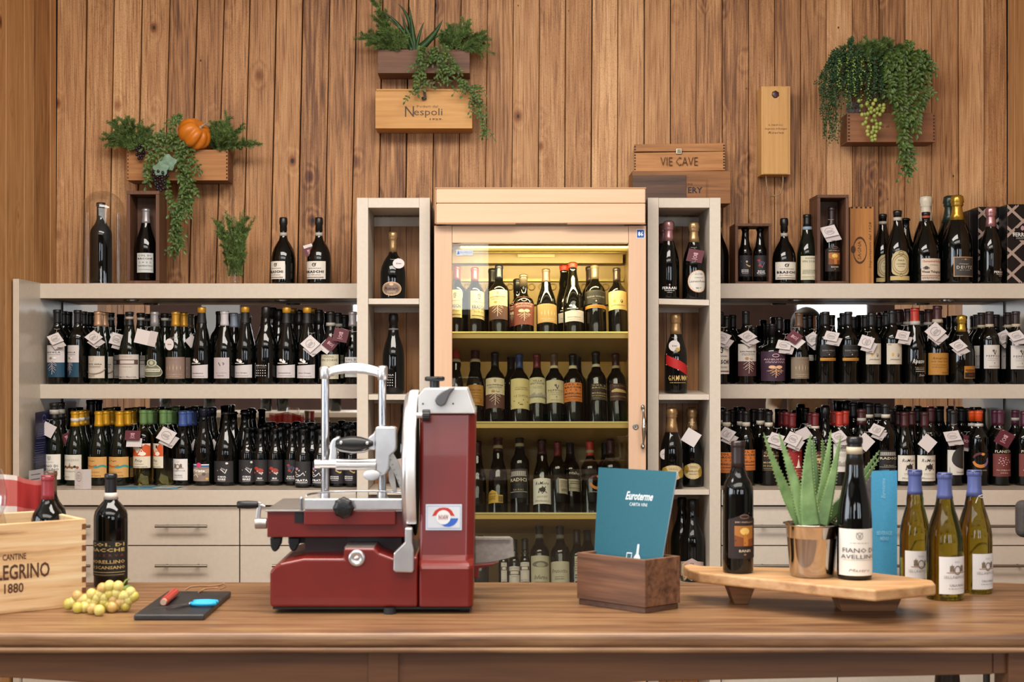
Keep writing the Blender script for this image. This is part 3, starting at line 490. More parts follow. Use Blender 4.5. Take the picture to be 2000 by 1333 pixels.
def cap_me(shape, R, H, style, c, z0, bc, bz):
    k = ('cap', shape, round(R, 3), round(H, 3), style, c, z0, bc, bz)
    if k in MC: return MC[k]
    p, rn = prof(shape, R, H); e = .0007; out = []
    def shell(za, zb, m, extra=0.0, n=20):
        zs = [za] + [z for _, z in p if za < z < zb] + [zb]
        return MB().lathe([(rad_at(p, za), za)] + [(rad_at(p, z) + e + extra, z) for z in zs], m, n)
    if style == 'foil':
        rough = .32 if c not in ('k', 'bk', 'dr') else .36
        m = mat(CAPC[c], rough, 0.35 if c in ('gd', 'rg', 'si', 'ye', 'gdf') else 0.0)
        b = shell(z0 * H, .955 * H, m)
        b.lathe([(rn + e, .955 * H), (rn * 1.13, .962 * H), (rn * 1.15, .97 * H), (rn * 1.15, .992 * H), (rn * 1.04, 1.004 * H), (1e-4, 1.005 * H)], m, 20)
        if c == 'gd' and shape == 'alb':  # gold top over a long black sleeve
            b = MB(); s2 = shell(.79 * H, .935 * H, mat('#161416', .5)); b.add(s2.v, s2.f, mat('#161416', .5), True)
            b.lathe([(rn + e, .93 * H), (rn * 1.13, .938 * H), (rn * 1.13, .992 * H), (rn * 1.02, 1.004 * H), (1e-4, 1.005 * H)], m, 20)
    elif style == 'spk':
        m = mat(CAPC[c], .3, 0.75 if c not in ('k', 'cr', 'gr') else 0.0); r = random.Random(int(R * 1e5))
        wob = lambda i, j: 1 + (0.06 * math.sin(i * 2.6 + j) if j > 3 else 0.01 * math.sin(i * 5 + j))
        b = MB().lathe([(rad_at(p, z0 * H), z0 * H), (rad_at(p, z0 * H) + e * 1.5, z0 * H), (rad_at(p, (z0 + .86) / 2 * H) + e * 2, (z0 + .86) / 2 * H), (rn * 1.12, .865 * H), (rn * 1.18, .88 * H), (rn * 1.40, .892 * H), (rn * 1.28, .91 * H), (rn * 1.46, .925 * H), (rn * 1.40, .965 * H), (rn * 1.3, .99 * H), (rn * .7, 1.003 * H), (1e-4, 1.005 * H)], m, 22, None, True, wob)
    elif style == 'crown':
        b = MB().lathe([(rn * 1.05, .966 * H), (rn * 1.26, .968 * H), (rn * 1.22, .99 * H), (rn * .9, 1.006 * H), (1e-4, 1.008 * H)], mat('#17171a', .3, .5), 24, None, True, lambda i, j: 1.05 if (i % 2 and j < 2) else 1)
    elif style == 'blob':  # thick black stopper of the round bottles
        m = mat(CAPC[c], .34)
        b = MB().lathe([(rn, z0 * H), (rn * 1.10, z0 * H), (rn * 1.06, .885 * H), (rn * 1.20, .90 * H), (rn * 1.24, .93 * H), (rn * 1.18, .985 * H), (rn * 1.0, 1.0 * H), (1e-4, 1.003 * H)], m, 20)
    MC[k] = b.build('capsule', mesh_only=True)
    if bz:
        MC[('band',) + k] = MB().lathe([(rad_at(p, bz[0] * H) + e, bz[0] * H), (rad_at(p, bz[0] * H) + e * 2.4, bz[0] * H), (rad_at(p, bz[1] * H) + e * 2.4, bz[1] * H), (rad_at(p, bz[1] * H) + e, bz[1] * H)], mat(bc, .5), 20).build('neck_band', mesh_only=True)
    return MC[k]
def bottle(label, cx, top, wpx, d, z0, shape='bdx', g='k', cap='k', style='foil', cz=.80, band=None, bz=(.775, .80), lab=None, lb=None, group=None, lean=0, X=None, yaw=0, name='wine_bottle', plab=None):
    """cx, top, wpx: centre, top and width in the photograph's pixels; lab at lb = (x0, x1, y0, y1) pixels"""
    Rr = wpx / 2 * d / F; x = PX(cx, d)
    cl = math.cos(lean); H = (PZ(top, d) - z0) / cl
    Rr = round(Rr, 3); Hq = round(H, 3)
    root = empty(name, (x, d, z0), label, 'bottle', group, world=False)
    if lean: root.rotation_euler = (-lean, 0, 0)
    link(glass_me(shape, Rr, Hq, g), 'glass_body', root)
    link(cap_me(shape, Rr, Hq, style, cap, cz, band or '', bz if band else None), 'capsule', root)
    if band: link(MC[('band', 'cap', shape, Rr, Hq, style, cap, cz, band, bz)], 'neck_band', root)
    if lab:
        x0, x1, y0, y1 = lb; p, rn = prof(shape, Rr, Hq)
        def an(px_): 
            s_ = max(-.985, min(.985, (px_ - cx) * d / F / Rr)); return math.asin(s_)
        a0, a1 = an(x0), an(x1); za = (PZ(y1, d) - z0) / cl; zb = (PZ(y0, d) - z0) / cl
        za = max(za, .004)
        def mp(u, v, L):
            a = a0 + (a1 - a0) * u; z = za + (zb - za) * v; r = rad_at(p, z) + .0004 + .00022 * L
            return Vector((r * math.sin(a), -r * math.cos(a), z))
        k = (lab, shape, Rr, Hq, round(a0, 2), round(a1, 2), round(za, 3), round(zb, 3))
        if k not in MC: MC[k] = prints(MB(), LAB[lab](), mp, max(4, int((a1 - a0) / .16))).build('paper_label', mesh_only=True)
        o = link(MC[k], 'paper_label', root)
        if plab: o['label'] = plab
    return root
def mini(label, cx, top, wpx, d, z0, cap='k', shape='bdx', band=None, bz=(.775, .80), cz=.80, g='k', style='foil', lab=None, lb=None, group='wine bottles in the rear rows of the shelves', name='wine_bottle'):
    return bottle(label, cx, top, wpx, d, z0, shape, g, cap, style, cz, band, bz, lab, lb, group, name=name)
WHITEC = mat('#cfc6c4', 0.6); WHITEC2 = mat('#bdb3b1', 0.6); MARC = mat('#5a1f2b', 0.55); STRING = mat('#c9c2bc', 0.8)
def price_tag(label, cx, cy, d, s=27, rot=45, sq=.72, col='w', kind='fold', back=(5, 10), neck=None, mark=True):
    """folded card hanging from a bottle neck by a string; cx, cy, s in pixels"""
    root = empty('price_tag', srf(cx, cy, d), label, 'tag', 'price tags tied to bottle necks')
    m = {'w': WHITEC, 'm': MARC, 'g': WHITEC2}[col]; u = d / F
    def card(ox, oy, dd, name, mm, ang, q, logo, sx=s, sy=s):
        a = math.radians(ang); ex = Vector((math.cos(a), 0, math.sin(a) * q)); ey = Vector((-math.sin(a), 0, math.cos(a) * q))
        c0 = srf(cx + ox, cy + oy, d + dd); ey = ey + Vector((0, .25, 0)) * 0.3
        o0 = c0 - ex * sx * u / 2 - ey * sy * u / 2; b = MB(); n = ex.cross(ey).normalized() * .0006
        P = [o0, o0 + ex * sx * u, o0 + ex * sx * u + ey * sy * u, o0 + ey * sy * u]
        if n.y > 0: n = -n
        b.hexa([p - n for p in P], [p + n for p in P], mm)
        if logo:
            lc = '#5c5454' if col != 'm' else '#b88c94'
            mpv = lambda uu, vv, L: o0 + ex * sx * u * uu + ey * sy * u * vv + n * (1.3 + .5 * L)
            if col == 'm': prints(b, [('r', .36, .64, .60, .74, lc), ('l', [(.42, .6), (.5, .48), (.58, .58)], .07, lc), ('ring', .5, .42, .10, .10, .05, lc), ('r', .32, .68, .20, .25, lc)], mpv, 2)
            elif kind != 'plain': prints(b, [('ring', .5, .5, .31, .31, .022, lc, 20, 340), *lines_ops([.56, .47, .40], '#8c8482', .28, .72, .018)], mpv, 2)
        b.build(name, root)
    if kind == 'round':
        b = MB(); c0 = srf(cx, cy, d); M = Matrix.Translation(c0) @ Matrix.Rotation(math.pi / 2, 4, 'X') @ Matrix.Diagonal((1, sq, 1, 1))
        b.lathe([(1e-4, -.0006), (s * u / 2, -.0006), (s * u / 2, .0006), (1e-4, .0006)], m, 24, M, False)
        prints(b, [('t', '€', .36, .5, .12, .16, '#5c5454'), *lines_ops([.5], '#5c5454', .45, .72, .03)], lambda uu, vv, L: c0 + Vector(((uu - .5) * s * u, -.0012 - .0002 * L, (vv - .5) * s * u * sq)), 2)
        b.build('card', root)
    elif kind == 'wide':
        card(0, 0, 0, 'card', m, rot, 1, False, s * 1.5, s); card(s * .48, 1.5, -.001, 'card', WHITEC2, rot, 1, False, s * .55, s)
    else:
        if kind == 'fold':
            card(back[0], back[1], .006, 'card_back', WHITEC2 if col == 'w' else WHITEC, rot, sq * .9, False)
        card(0, 0, 0, 'card_front', m, rot, sq, mark)
        if kind == 'fold' and col == 'w':
            q = Vector((0, -.001, 0)); bx = srf(cx + back[0] + 2, cy + back[1] + s * sq * .42, d + .003) + q
            MB().box(bx.x - s * u * .12, bx.x + s * u * .16, bx.y - .0005, bx.y, bx.z, bx.z + .0016, mat('#2a2628', .6)).build('price_mark', root)
    nk = neck or (cx + 3, cy - s * .75)
    t0 = srf(cx, cy - s * sq * .55, d); t1 = srf(nk[0], nk[1], d + .004); mid = (t0 + t1) / 2 + Vector((.002, 0, -.003))
    b = MB(); b.tube([t0, mid, t1], .0006, STRING, 4)
    b.tube([t1 + Vector((-.012, .002, .001)), t1 + Vector((0, -.004, -.001)), t1 + Vector((.012, .002, .001))], .0006, STRING, 4); b.build('string', root)
    return root
# ---------------------------------------------------------------- setting: room shell
DW = 6.14                      # face of the plank wall
XL = PX(112, DW); XR = PX(1966, DW)
FLOOR = noisy('floor_tiles', '#7c6a5a', '#8c7a68', 3, 0.4)
PLAST = noisy('brown_plaster', '#4a332c', '#543a32', 6, 0.8)
PLASTL = noisy('pale_plaster', '#b8b0a8', '#c2bab2', 6, 0.8)
CEIL = noisy('ceiling_paint', '#d8d2ca', '#dcd6ce', 6, 0.9)
def st(o): return tag(o, kind='structure')
st(MB().box(-5.3, 5.9, REAR - .1, DW + .3, -.12, 0, FLOOR).build('floor'))
st(MB().box(-5.3, 5.9, REAR - .1, DW + .3, 3.4, 3.5, CEIL).build('ceiling'))
wb = st(MB().box(XL - .0, XR + .0, DW + .022, DW + .25, 0, 3.4, mat('#1c120c', .9)).build('wall_back'))
# plank joints: (x at y=0, x at y=560) in the photograph
J = [(111, 108), (169, 162), (223, 213), (277, 265), (332, 317), (385, 368), (438, 421), (488, 474), (540, 527), (591, 580), (644, 633), (696, 684), (747, 737), (798, 790), (850, 843), (901, 894), (952.5, 946), (1003, 998), (1054, 1050), (1105, 1102), (1156, 1153), (1207, 1205), (1258, 1257),
     (1309, 1309), (1360, 1360), (1411, 1411), (1462, 1462), (1513, 1513), (1564, 1564), (1614, 1614), (1665, 1665), (1717, 1716), (1768, 1767), (1820, 1819), (1871, 1872), (1922, 1922), (1966, 1968)]
rp = random.Random(3)
for i in range(len(J) - 1):
    g0 = rp.choice((.0010, .0012, .0016, .0032)); g1 = rp.choice((.0008, .001, .0018)); pr = rp.random() * .004
    if i < 12: g0 = rp.choice((.0026, .0034, .0046))
    def xa(j, z):
        py = 720 - (z - HC) * F / DW
        return PX(J[j][0] + (J[j][1] - J[j][0]) * py / 560, DW)
    lo = [(xa(i, 0) + g0, DW - pr, 0), (xa(i + 1, 0) - g1, DW - pr, 0), (xa(i + 1, 0) - g1, DW + .022, 0), (xa(i, 0) + g0, DW + .022, 0)]
    hi = [(xa(i, 3.4) + g0, DW - pr, 3.4), (xa(i + 1, 3.4) - g1, DW - pr, 3.4), (xa(i + 1, 3.4) - g1, DW + .022, 3.4), (xa(i, 3.4) + g0, DW + .022, 3.4)]
    MB().hexa(lo, hi, PLANK).build('plank', wb, bevel=.0016, seg=1)
def side_wall(name, x, sgn, ys):
    wl = st(MB().box(min(x, x + sgn * .2) , max(x, x + sgn * .2), 4.35, DW + .25, 0, 3.4, mat('#1c120c', .9)).build(name))
    for a, b in zip(ys, ys[1:]):
        p = rp.random() * .005
        x0 = x - sgn * (.0195 + p)
        MB().box(min(x0, x), max(x0, x), a + .0015, b - .0015, 0, 3.4, PLANK_SIDE).build('plank', wl, bevel=.0015, seg=1)
side_wall('wall_left', XL - .026, -1, [4.36 + .113 * i for i in range(16)] + [DW - .004])
side_wall('wall_right', XR + .026, 1, [4.36 + .113 * i for i in range(16)] + [DW - .004])
st(MB().box(-5.3, XL - .23, 4.36, 4.56, 0, 3.4, PLASTL).build('wall_return_left'))
st(MB().box(XR + .23, 5.9, 4.36, 4.56, 0, 3.4, PLASTL).build('wall_return_right'))
st(MB().box(5.8, 5.9, REAR, 4.36, 0, 3.4, PLASTL).build('wall_far_right'))
b = MB(); b.box(-5.3, -5.2, REAR, 4.36, 0, .75, PLASTL).box(-5.3, -5.2, REAR, 4.36, 2.75, 3.4, PLASTL).box(-5.3, -5.2, REAR, -1.3, .75, 2.75, PLASTL).box(-5.3, -5.2, 2.5, 4.36, .75, 2.75, PLASTL)
st(b.build('wall_far_left'))
b = MB(); xs = [-5.2] + [v for p in WINDOWS for v in p] + [5.8]
b.box(-5.2, 5.8, REAR - .1, REAR, 0, 1.02, PLAST).box(-5.2, 5.8, REAR - .1, REAR, 2.65, 3.4, PLAST)
b.box(-.75, .02, REAR - .1, REAR, 1.02, 1.9, PLAST)
for i in range(0, len(xs), 2): b.box(xs[i], xs[i + 1], REAR - .1, REAR, .82+ .2, 2.65, PLAST)
st(b.build('wall_rear'))
WHITEP = mat('#c9c4bd', .5)
for k, (a, c) in enumerate(WINDOWS):
    b = MB()
    zs_ = 1.9 if a == -.75 else 1.02
    for x0, x1, z0, z1 in ((a, a + .05, zs_, 2.65), (c - .05, c, zs_, 2.65), (a, c, zs_, zs_ + .06), (a, c, 2.59, 2.65), ((a + c) / 2 - .025, (a + c) / 2 + .025, zs_, 2.65)): b.box(x0, x1, REAR - .08, REAR - .02, z0, z1, WHITEP)
    st(b.build('window_%d' % (k + 1)))

# ---------------------------------------------------------------- shelves, mirrors, counter
ZT1 = PZ(554, 5.8); ZB1 = PZ(583, 5.8); ZT2 = PZ(751, 5.8); ZB2 = PZ(779, 5.8); ZC = PZ(958, 5.55)
MIRY = 6.10
def px_box(b, x0, x1, y0p, y1p, d0, d1, m):
    """front face between pixels at depth d0, reaching back to depth d1"""
    return b.box(PX(x0, d0), PX(x1, d0), d0, d1, PZ(y1p, d0), PZ(y0p, d0), m)
xa0 = PX(78, 5.8); xa1 = PX(697, 5.55) + .004
xb0 = PX(1408, 5.55) - .004; xb1 = PX(1962, MIRY)
for lb_, x0, x1, wd in (('left', xa0, xa1, 'between the dome side panel and the narrow column'), ('right', xb0, xb1, 'between the narrow column and the black patterned boxes')):
    for nm, zt, zb, yb in (('upper', ZT1, ZB1, DW), ('lower', ZT2, ZB2, MIRY)):
        o = MB().box(x0, x1, 5.8, yb - (.008 if yb == DW else .003), zb, zt, CREAM).build('wall_shelf', bevel=.0012)
        tag(o, f'thick cream wall shelf at the {lb_}, the {nm} one of its pair', 'shelf', 'cream wall shelves beside the wine cooler')
    for nm, z0, z1 in (('upper', ZT2 + .001, ZB1 - .001), ('lower', ZC + .001, ZB2 - .001)):
        r = empty('wall_mirror', ((x0 + x1) / 2, MIRY + .01, z0), f'long mirror behind the bottles, {nm} shelf bay at the {lb_}', 'mirror', 'mirrors behind the shelf bottles')
        MB().box(x0 + .006, x1 - .006, MIRY, MIRY + .006, z0, z1, MIRROR).build('mirror_pane', r)
        MB().box(x0, x1, MIRY + .006, MIRY + .025, z0, z1, mat('#15130f', .8)).build('mirror_backing', r)
# end panels
r = tag(MB().box(PX(25, 5.54), PX(37, 5.54), 5.54, DW - .008, 0.0, PZ(545, 5.54), CREAM_S).build('tall_board', bevel=.001), 'tall cream end panel against the plank side wall at the far left', 'panel')
xi = PX(37, 5.54)
MB().box(xi, xa0, 5.8, DW - .01, ZC, PZ(548, 5.8), CREAM_S)
o = MB().box(xi + .0, xa0, 5.801, MIRY + .02, ZC + .001, ZT1 - .001, CREAM_S).build('end_filler')
tag(o, 'narrow cream upright closing the left end of the mirrored shelves', 'panel')
o = MB().box(xb1, xb1 + .018, 5.56, MIRY + .02, 0.0, ZT1, CREAM_S).build('tall_board', bevel=.001)
tag(o, 'tall cream end panel at the right end of the shelves', 'panel')
# puck lights under the upper shelves
for i, px in enumerate((258, 552, 1555, 1850)):
    r = empty('puck_light', (PX(px, 5.93), 5.93, ZB1 - .006), ('round puck light under the left upper shelf near its outer end', 'round puck light under the left upper shelf near the column', 'round puck light under the right upper shelf near the column', 'round puck light under the right upper shelf near its outer end')[i], 'light', 'puck lights under the upper shelves')
    M = Matrix.Translation((PX(px, 5.93), 5.93, ZB1 - .007))
    MB().lathe([(.026, .001), (.034, .001), (.034, .0068), (.0001, .0068)], mat('#8a8a88', .3, .9), 24, M, False).build('ring', r)
    MB().lathe([(.0001, .003), (.026, .003), (.026, .006)], mat('#6f6d6a', .3), 24, M, False).build('lens', r)
# counter tops
for nm, x0, x1 in (('left', PX(-8, 5.55), xa1 - .008), ('right', xb0 + .008, PX(2060, 5.55))):
    r = empty('countertop', ((x0 + x1) / 2, 5.7, ZC - .06), f'grey topped cream counter slab under the bottles at the {nm}', 'countertop', 'countertops behind the table')
    if nm == 'left': x0 = PX(37, 5.55)
    if nm == 'right': x1 = xb1
    MB().box(x0, x1, 5.552, MIRY + .02, ZC - .006, ZC, GREYTOP).build('top_surface', r)
    MB().box(x0, x1, 5.55, 5.575, PZ(987.5, 5.55), ZC - .0001, CREAM).build('front_edge', r, bevel=.001)
# drawer cabinets
def cabinet(x0, x1, nm, hs=1):
    r = empty('drawer_cabinet', ((PX(x0, 5.57) + PX(x1, 5.57)) / 2, 5.8, 0), nm, 'cabinet', 'cream drawer cabinets under the counter')
    X0 = max(PX(x0, 5.57), PX(25, 5.54) + .02) if x0 < 100 else PX(x0, 5.57); X1 = min(PX(x1, 5.57), xb1 - .002) if x1 > 1500 else PX(x1, 5.57)
    if x0 == 12: X0 = PX(37, 5.54) + .001
    MB().box(X0, X1, 5.592, 6.1, .08, PZ(989, 5.57), mat('#2a2622', .8)).build('body', r)
    for ya, yb in ((990, 1065.5), (1067.5, 1143), (1145, 1221), (1223, 1299), (1301, 1376)):
        o = MB().box(X0 + .0022, X1 - .0022, 5.57, 5.591, PZ(yb, 5.57), PZ(ya, 5.57), CREAM).build('drawer', r, bevel=.001, seg=1)
        cxp = (x0 + x1) / 2; hy = ya + 39
        h = MB(); z = PZ(hy, 5.53); hx0, hx1 = PX(cxp - 51, 5.54), PX(cxp + 51, 5.54)
        if hx0 > X0 and hx1 < X1 + .01:
            h.cyl((hx0, 5.535, z), (hx1, 5.535, z), .006, mat('#857d72', .3, .85), 10)
            for q in (.2, .8): xx = hx0 + (hx1 - hx0) * q; h.cyl((xx, 5.535, z), (xx, 5.571, z), .004, mat('#857d72', .3, .85), 8)
            ho = h.build('handle'); ho.parent = o; ho['label'] = 'brushed metal bar handle'
    return r
for x0, x1, nm in ((12, 240, 'cream drawer cabinet behind the wooden wine crate'), (240, 468, 'cream drawer cabinet above the slate board, two bar handles in view'), (468, 697, 'cream drawer cabinet behind the slicer crank'),
                   (1408, 1636, 'cream drawer cabinet behind the aloe pot'), (1636, 1863, 'cream drawer cabinet behind the blue menu card'), (1863, 2060, 'cream drawer cabinet behind the blue capped bottle trio, far end')):
    cabinet(x0, x1, nm)

# ---------------------------------------------------------------- narrow shelf columns
def column(xs, nm, side):
    a, b_, c, e = xs; D0 = 5.55; D1 = 5.84
    r = empty('shelf_column', (PX((a + e) / 2, D0), D0, 0), nm, 'shelf unit', 'narrow cream shelf columns flanking the cooler')
    zt = PZ(386.5, D0)
    MB().box(PX(a, D0), PX(b_, D0), D0, DW - .02, 0, zt, CREAM).build('side_panel', r, bevel=.001)
    MB().box(PX(c, D0), PX(e, D0), D0, DW - .02, 0, zt, CREAM).build('side_panel', r, bevel=.001)
    MB().box(PX(b_, D0) + .0004, PX(c, D0) - .0004, D0, D1, PZ(406, D0), zt - .0005, CREAM).build('top_panel', r, bevel=.001)
    x0, x1 = PX(b_, D0) + .001, PX(c, D0) - .001
    tilt = (0, 0) if side == 'l' else (.0, -.005)
    for ya, yb in ((583.5, 594.5), (771, 781.5), (957, 967), (1143, 1153)):
        lo_, hi_ = PZ(yb, D0 + .004), PZ(ya, D0 + .004); q = MB(); t1 = tilt[1] if ya < 700 else 0
        rise = .0 if (side == 'l' or not 700 < ya < 800) else .012
        q.hexa([(x0, D0 + .004, lo_), (x1, D0 + .004, lo_ + t1), (x1, D1, lo_ + t1 + rise), (x0, D1, lo_ + rise)], [(x0, D0 + .004, hi_), (x1, D0 + .004, hi_ + t1), (x1, D1, hi_ + t1 + rise), (x0, D1, hi_ + rise)], CREAM)
        q.build('shelf_board', r, bevel=.0008)
    for ya, yb in ((425, 443), (600, 611), (778, 788), (964, 975)):
        MB().box(x0, x1, D1 - .012, D1 - .0005, PZ(yb, D1), PZ(ya, D1), CREAM).build('back_rail', r)
    n = 3
    for i in range(n):
        MB().box(x0 + (x1 - x0) * i / n + .001, x0 + (x1 - x0) * (i + 1) / n - .001, D1 + .001, D1 + .012, 0.0, zt - .02, wood_back).build('back_plank', r)
    MB().box(x0, x1, D1 + .014, D1 + .02, 0, zt - .02, mat('#140d08', .9)).build('backing', r)
wood_back = wood('column_back_wood', '#c08a54', '#9a6838', '#553216', gs=(60, 60, 2.4), knots=0.3, tone=0.3, rough=0.5)
column((697, 719, 819, 840), 'narrow cream shelf column left of the wine cooler', 'l')
column((1265, 1286.5, 1386, 1407.5), 'narrow cream shelf column right of the wine cooler, full of sparkling wine', 'r')

# ---------------------------------------------------------------- wine cooler
def cooler():
    D = 5.44; r = empty('wine_cooler', (PX(1056, D), D, 0), 'tall glass door wine cooler framed in pale beech wood, lit inside', 'wine cooler')
    KH = noisy('cooler_liner', '#ac9058', '#b69a62', 12, 0.35, bump=.02)
    YL = mat('#b5a56c', .3, .3)
    x0, x1 = PX(848, D), PX(1262, D)
    # carcass
    c = MB(); m = BEECHZ
    c.box(x0 + .004, x0 + .03, D + .045, 6.0, .02, PZ(372, D), mat('#4c3826', .6)); c.box(x1 - .03, x1 - .004, D + .045, 6.0, .02, PZ(372, D), mat('#4c3826', .6))
    c.build('side_panel', r)
    MB().box(x0 + .004, x1 - .004, 5.985, 6.0, .02, PZ(372, D), mat('#4c3826', .6)).build('back_panel', r)
    l = MB(); l.box(x0 + .031, x1 - .031, 5.94, 5.95, .1, PZ(462, D), KH); l.box(x0 + .031, x0 + .036, D + .05, 5.95, .1, PZ(462, D), KH); l.box(x1 - .036, x1 - .031, D + .05, 5.95, .1, PZ(462, D), KH)
    l.box(x0 + .031, x1 - .031, D + .05, 5.95, PZ(462, D), PZ(458, D), KH); l.box(x0 + .031, x1 - .031, D + .05, 5.95, .08, .1, KH)
    l.build('liner', r)
    # ribs and evaporator on the inner back
    k = MB()
    for py in (545, 590, 735, 780, 930, 975): k.box(x0 + .04, x1 - .04, 5.925, 5.94, PZ(py + 5, 5.93), PZ(py, 5.93), YL)
    k.box(x0 + .05, x1 - .05, 5.85, 5.94, PZ(514, 5.85), PZ(497, 5.85), KH)
    k.box(PX(1011, 5.84), PX(1083, 5.84), 5.83, 5.85, PZ(503, 5.84), PZ(497.5, 5.84), mat('#cfc290', .4))
    k.build('inner_rail', r)
    hl = MB()
    for i in range(16):
        M = Matrix.Translation((x0 + .08 + i * .044, 5.936, PZ(560, 5.93))) @ Matrix.Rotation(math.pi / 2, 4, 'X'); hl.lathe([(.012, 0), (.015, .003), (.012, .004), (.010, 0)], KH, 14, M)
    hl.build('vent_hole', r)
    # header
    h = MB(); hx0, hx1 = PX(852, 5.40), PX(1261, 5.40); za, zb = PZ(436.5, 5.40), PZ(369, 5.40)
    h.box(hx0, hx1, 5.40, 5.44, (za * .42 + zb * .58) + .0006, zb, BEECH).build('header_board', r, bevel=.004)
    h2 = MB(); zc = (za * .58 + zb * .42) - .03
    h2.box(hx0, hx1, 5.40, 5.44, za, (za * .42 + zb * .58) - .0004, BEECH).build('header_board', r, bevel=.004)
    MB().box(hx0 - .004, hx1 + .002, 5.402, 5.60, zb + .0005, zb + .006, mat('#a87c56', .5)).build('top_board', r)
    MB().box(hx0 - .006, hx0 - .0005, 5.405, 5.60, za, zb, mat('#a07650', .5)).build('header_side', r)
    q = MB(); q.box(hx0, PX(1007, 5.4), 5.398, 5.4, za - .004, za + .001, mat('#9c6c46', .5)); q.box(PX(1108, 5.4), hx1, 5.398, 5.4, za - .004, za + .001, mat('#9c6c46', .5)); q.build('finger_groove', r)
    # door
    dr = MB(); zt = PZ(441, D); zb2 = .10
    dr.box(x0, PX(883, D), D, D + .03, zb2, zt, BEECHZ).build('door_stile', r, bevel=.0025)
    MB().box(PX(1228, D), x1, D, D + .03, zb2, zt, BEECHZ).build('door_stile', r, bevel=.0025)
    MB().box(PX(883, D) + .0005, PX(1228, D) - .0005, D + .001, D + .03, PZ(475, D), zt - .001, BEECH).build('door_rail', r, bevel=.0025)
    MB().box(PX(883, D) + .0005, PX(1228, D) - .0005, D + .001, D + .03, zb2, zb2 + .1, BEECH).build('door_rail', r, bevel=.0025)
    MB().box(PX(883, D) - .005, PX(1228, D) + .005, D + .016, D + .02, zb2 + .09, PZ(474, D), DOORG).build('door_glass', r)
    # handle and lock
    hd = MB(); hx = PX(1257, 5.40); pts = []; rr = []
    for i in range(13):
        q = i / 12; pts.append((hx, 5.41 - .028 * math.sin(math.pi * min(1, max(0, (q - .06) / .88))), PZ(797 + 76 * q, 5.4))); rr.append(.0035 + .0055 * math.sin(math.pi * q) ** 2)
    hd.tube(pts, rr, mat('#b9b2a8', .2, 1.0), 10)
    for q in (797, 873): hd.ball((hx, 5.425, PZ(q, 5.4)), .008, mat('#8c857a', .25, 1.0), 12, 8, (1, .8, 1.4)); hd.cyl((hx, 5.415, PZ(q, 5.4)), (hx, 5.442, PZ(q, 5.4)), .005, mat('#8c857a', .25, 1.0))
    hd.build('door_handle', r)['label'] = 'curved metal pull handle'
    M = Matrix.Translation((PX(1241, D), D - .003, PZ(833.5, D))) @ Matrix.Rotation(math.pi / 2, 4, 'X')
    kl = MB(); kl.lathe([(.0001, .003), (.006, .003), (.0065, .0015), (.0085, .002), (.011, .0015), (.0115, -.003)], mat('#9a948c', .3, .9), 20, M, False)
    kl.box(PX(1241, D) - .0008, PX(1241, D) + .0008, D - .0075, D - .006, PZ(833.5, D) - .004, PZ(833.5, D) + .004, mat('#151313', .6)); kl.build('door_lock', r)
    # number sticker and small plate
    s = MB(); o0 = srf(1243, 466, D - .001); ex = Vector((PX(1259, D) - PX(1243, D), 0, 0)); ey = Vector((0, 0, PZ(448, D) - PZ(466, D)))
    prints(s, [('r', 0, 1, 0, 1, '#c8d0dc'), ('r', .07, .93, .08, .93, '#1d4a90'), ('t', '86', .5, .5, .62, .52, '#e8ecf0', {'b': .02})], flat_mp(o0, ex, ey, .0002), 1)
    s.build('number_sticker', r)
    s = MB(); a0 = srf(891, 500, D + .012); s.box(a0.x, PX(924, D + .012), D + .012, D + .0155, a0.z, PZ(488, D + .012), mat('#b8b4b4', .4))
    prints(s, [('r', .02, .98, .05, .95, '#b9bcc4'), ('t', 'ENOFRIGO', .56, .55, .8, .4, '#5c8cc0', {'i': .2}), ('s', [(.06, .35, .25), (.12, .9, .25), (.18, .4, .25)], '#3a6cb0'), ('r', .35, .7, .12, .18, '#b8a080')], flat_mp(a0 + Vector((0, -.0002, 0)), (PX(924, D) - PX(891, D), 0, 0), (0, 0, PZ(488, D) - PZ(500, D)), .0002), 1)
    s.build('maker_plate', r)
    # light strip
    MB().box(PX(900, 5.5), PX(1227, 5.5), 5.50, 5.512, PZ(484, 5.5), PZ(481.2, 5.5), mat('#fff0c0', .5, emit=7.0)).build('light_strip', r)
    MB().box(PX(884, 5.5), PX(1227, 5.5), 5.512, 5.60, PZ(490, 5.5), PZ(481, 5.5), mat('#a8924c', .4)).build('lamp_housing', r)
    # sloping shelves with a rounded front lip
    for py in (650, 825.5, 1003.5, 1172):
        z = PZ(py, 5.5); b = MB()
        b.box(x0 + .037, x1 - .037, 5.50, 5.508, PZ(py + 11, 5.5), z, mat('#c0a05a', .35))
        pts = [(x0 + .037, 5.502, z - .001), (x1 - .037, 5.502, z - .001)]; b.tube(pts, .005, mat('#cbb878', .3), 8)
        b.build('shelf_lip', r)
        b = MB(); y1 = 5.80; dz = -(y1 - 5.508) * math.tan(LEAN)
        b.hexa([(x0 + .04, 5.508, z - .022), (x1 - .04, 5.508, z - .022), (x1 - .04, y1, z + dz - .022), (x0 + .04, y1, z + dz - .022)], [(x0 + .04, 5.508, z - .008), (x1 - .04, 5.508, z - .008), (x1 - .04, y1, z + dz - .008), (x0 + .04, y1, z + dz - .008)], KH)
        b.build('shelf', r)
    al = bpy.data.lights.new('cooler_light', 'AREA'); al.shape = 'RECTANGLE'; al.size = .62; al.size_y = .03; al.energy = 6.5; al.color = (1.0, .80, .42)
    ao = bpy.data.objects.new('cooler_light', al); COL.objects.link(ao); ao.location = (PX(1056, 5.5), 5.56, PZ(492, 5.5)); ao.rotation_euler = (math.radians(30), 0, 0)
    return r
LEAN = math.radians(17)
cooler()

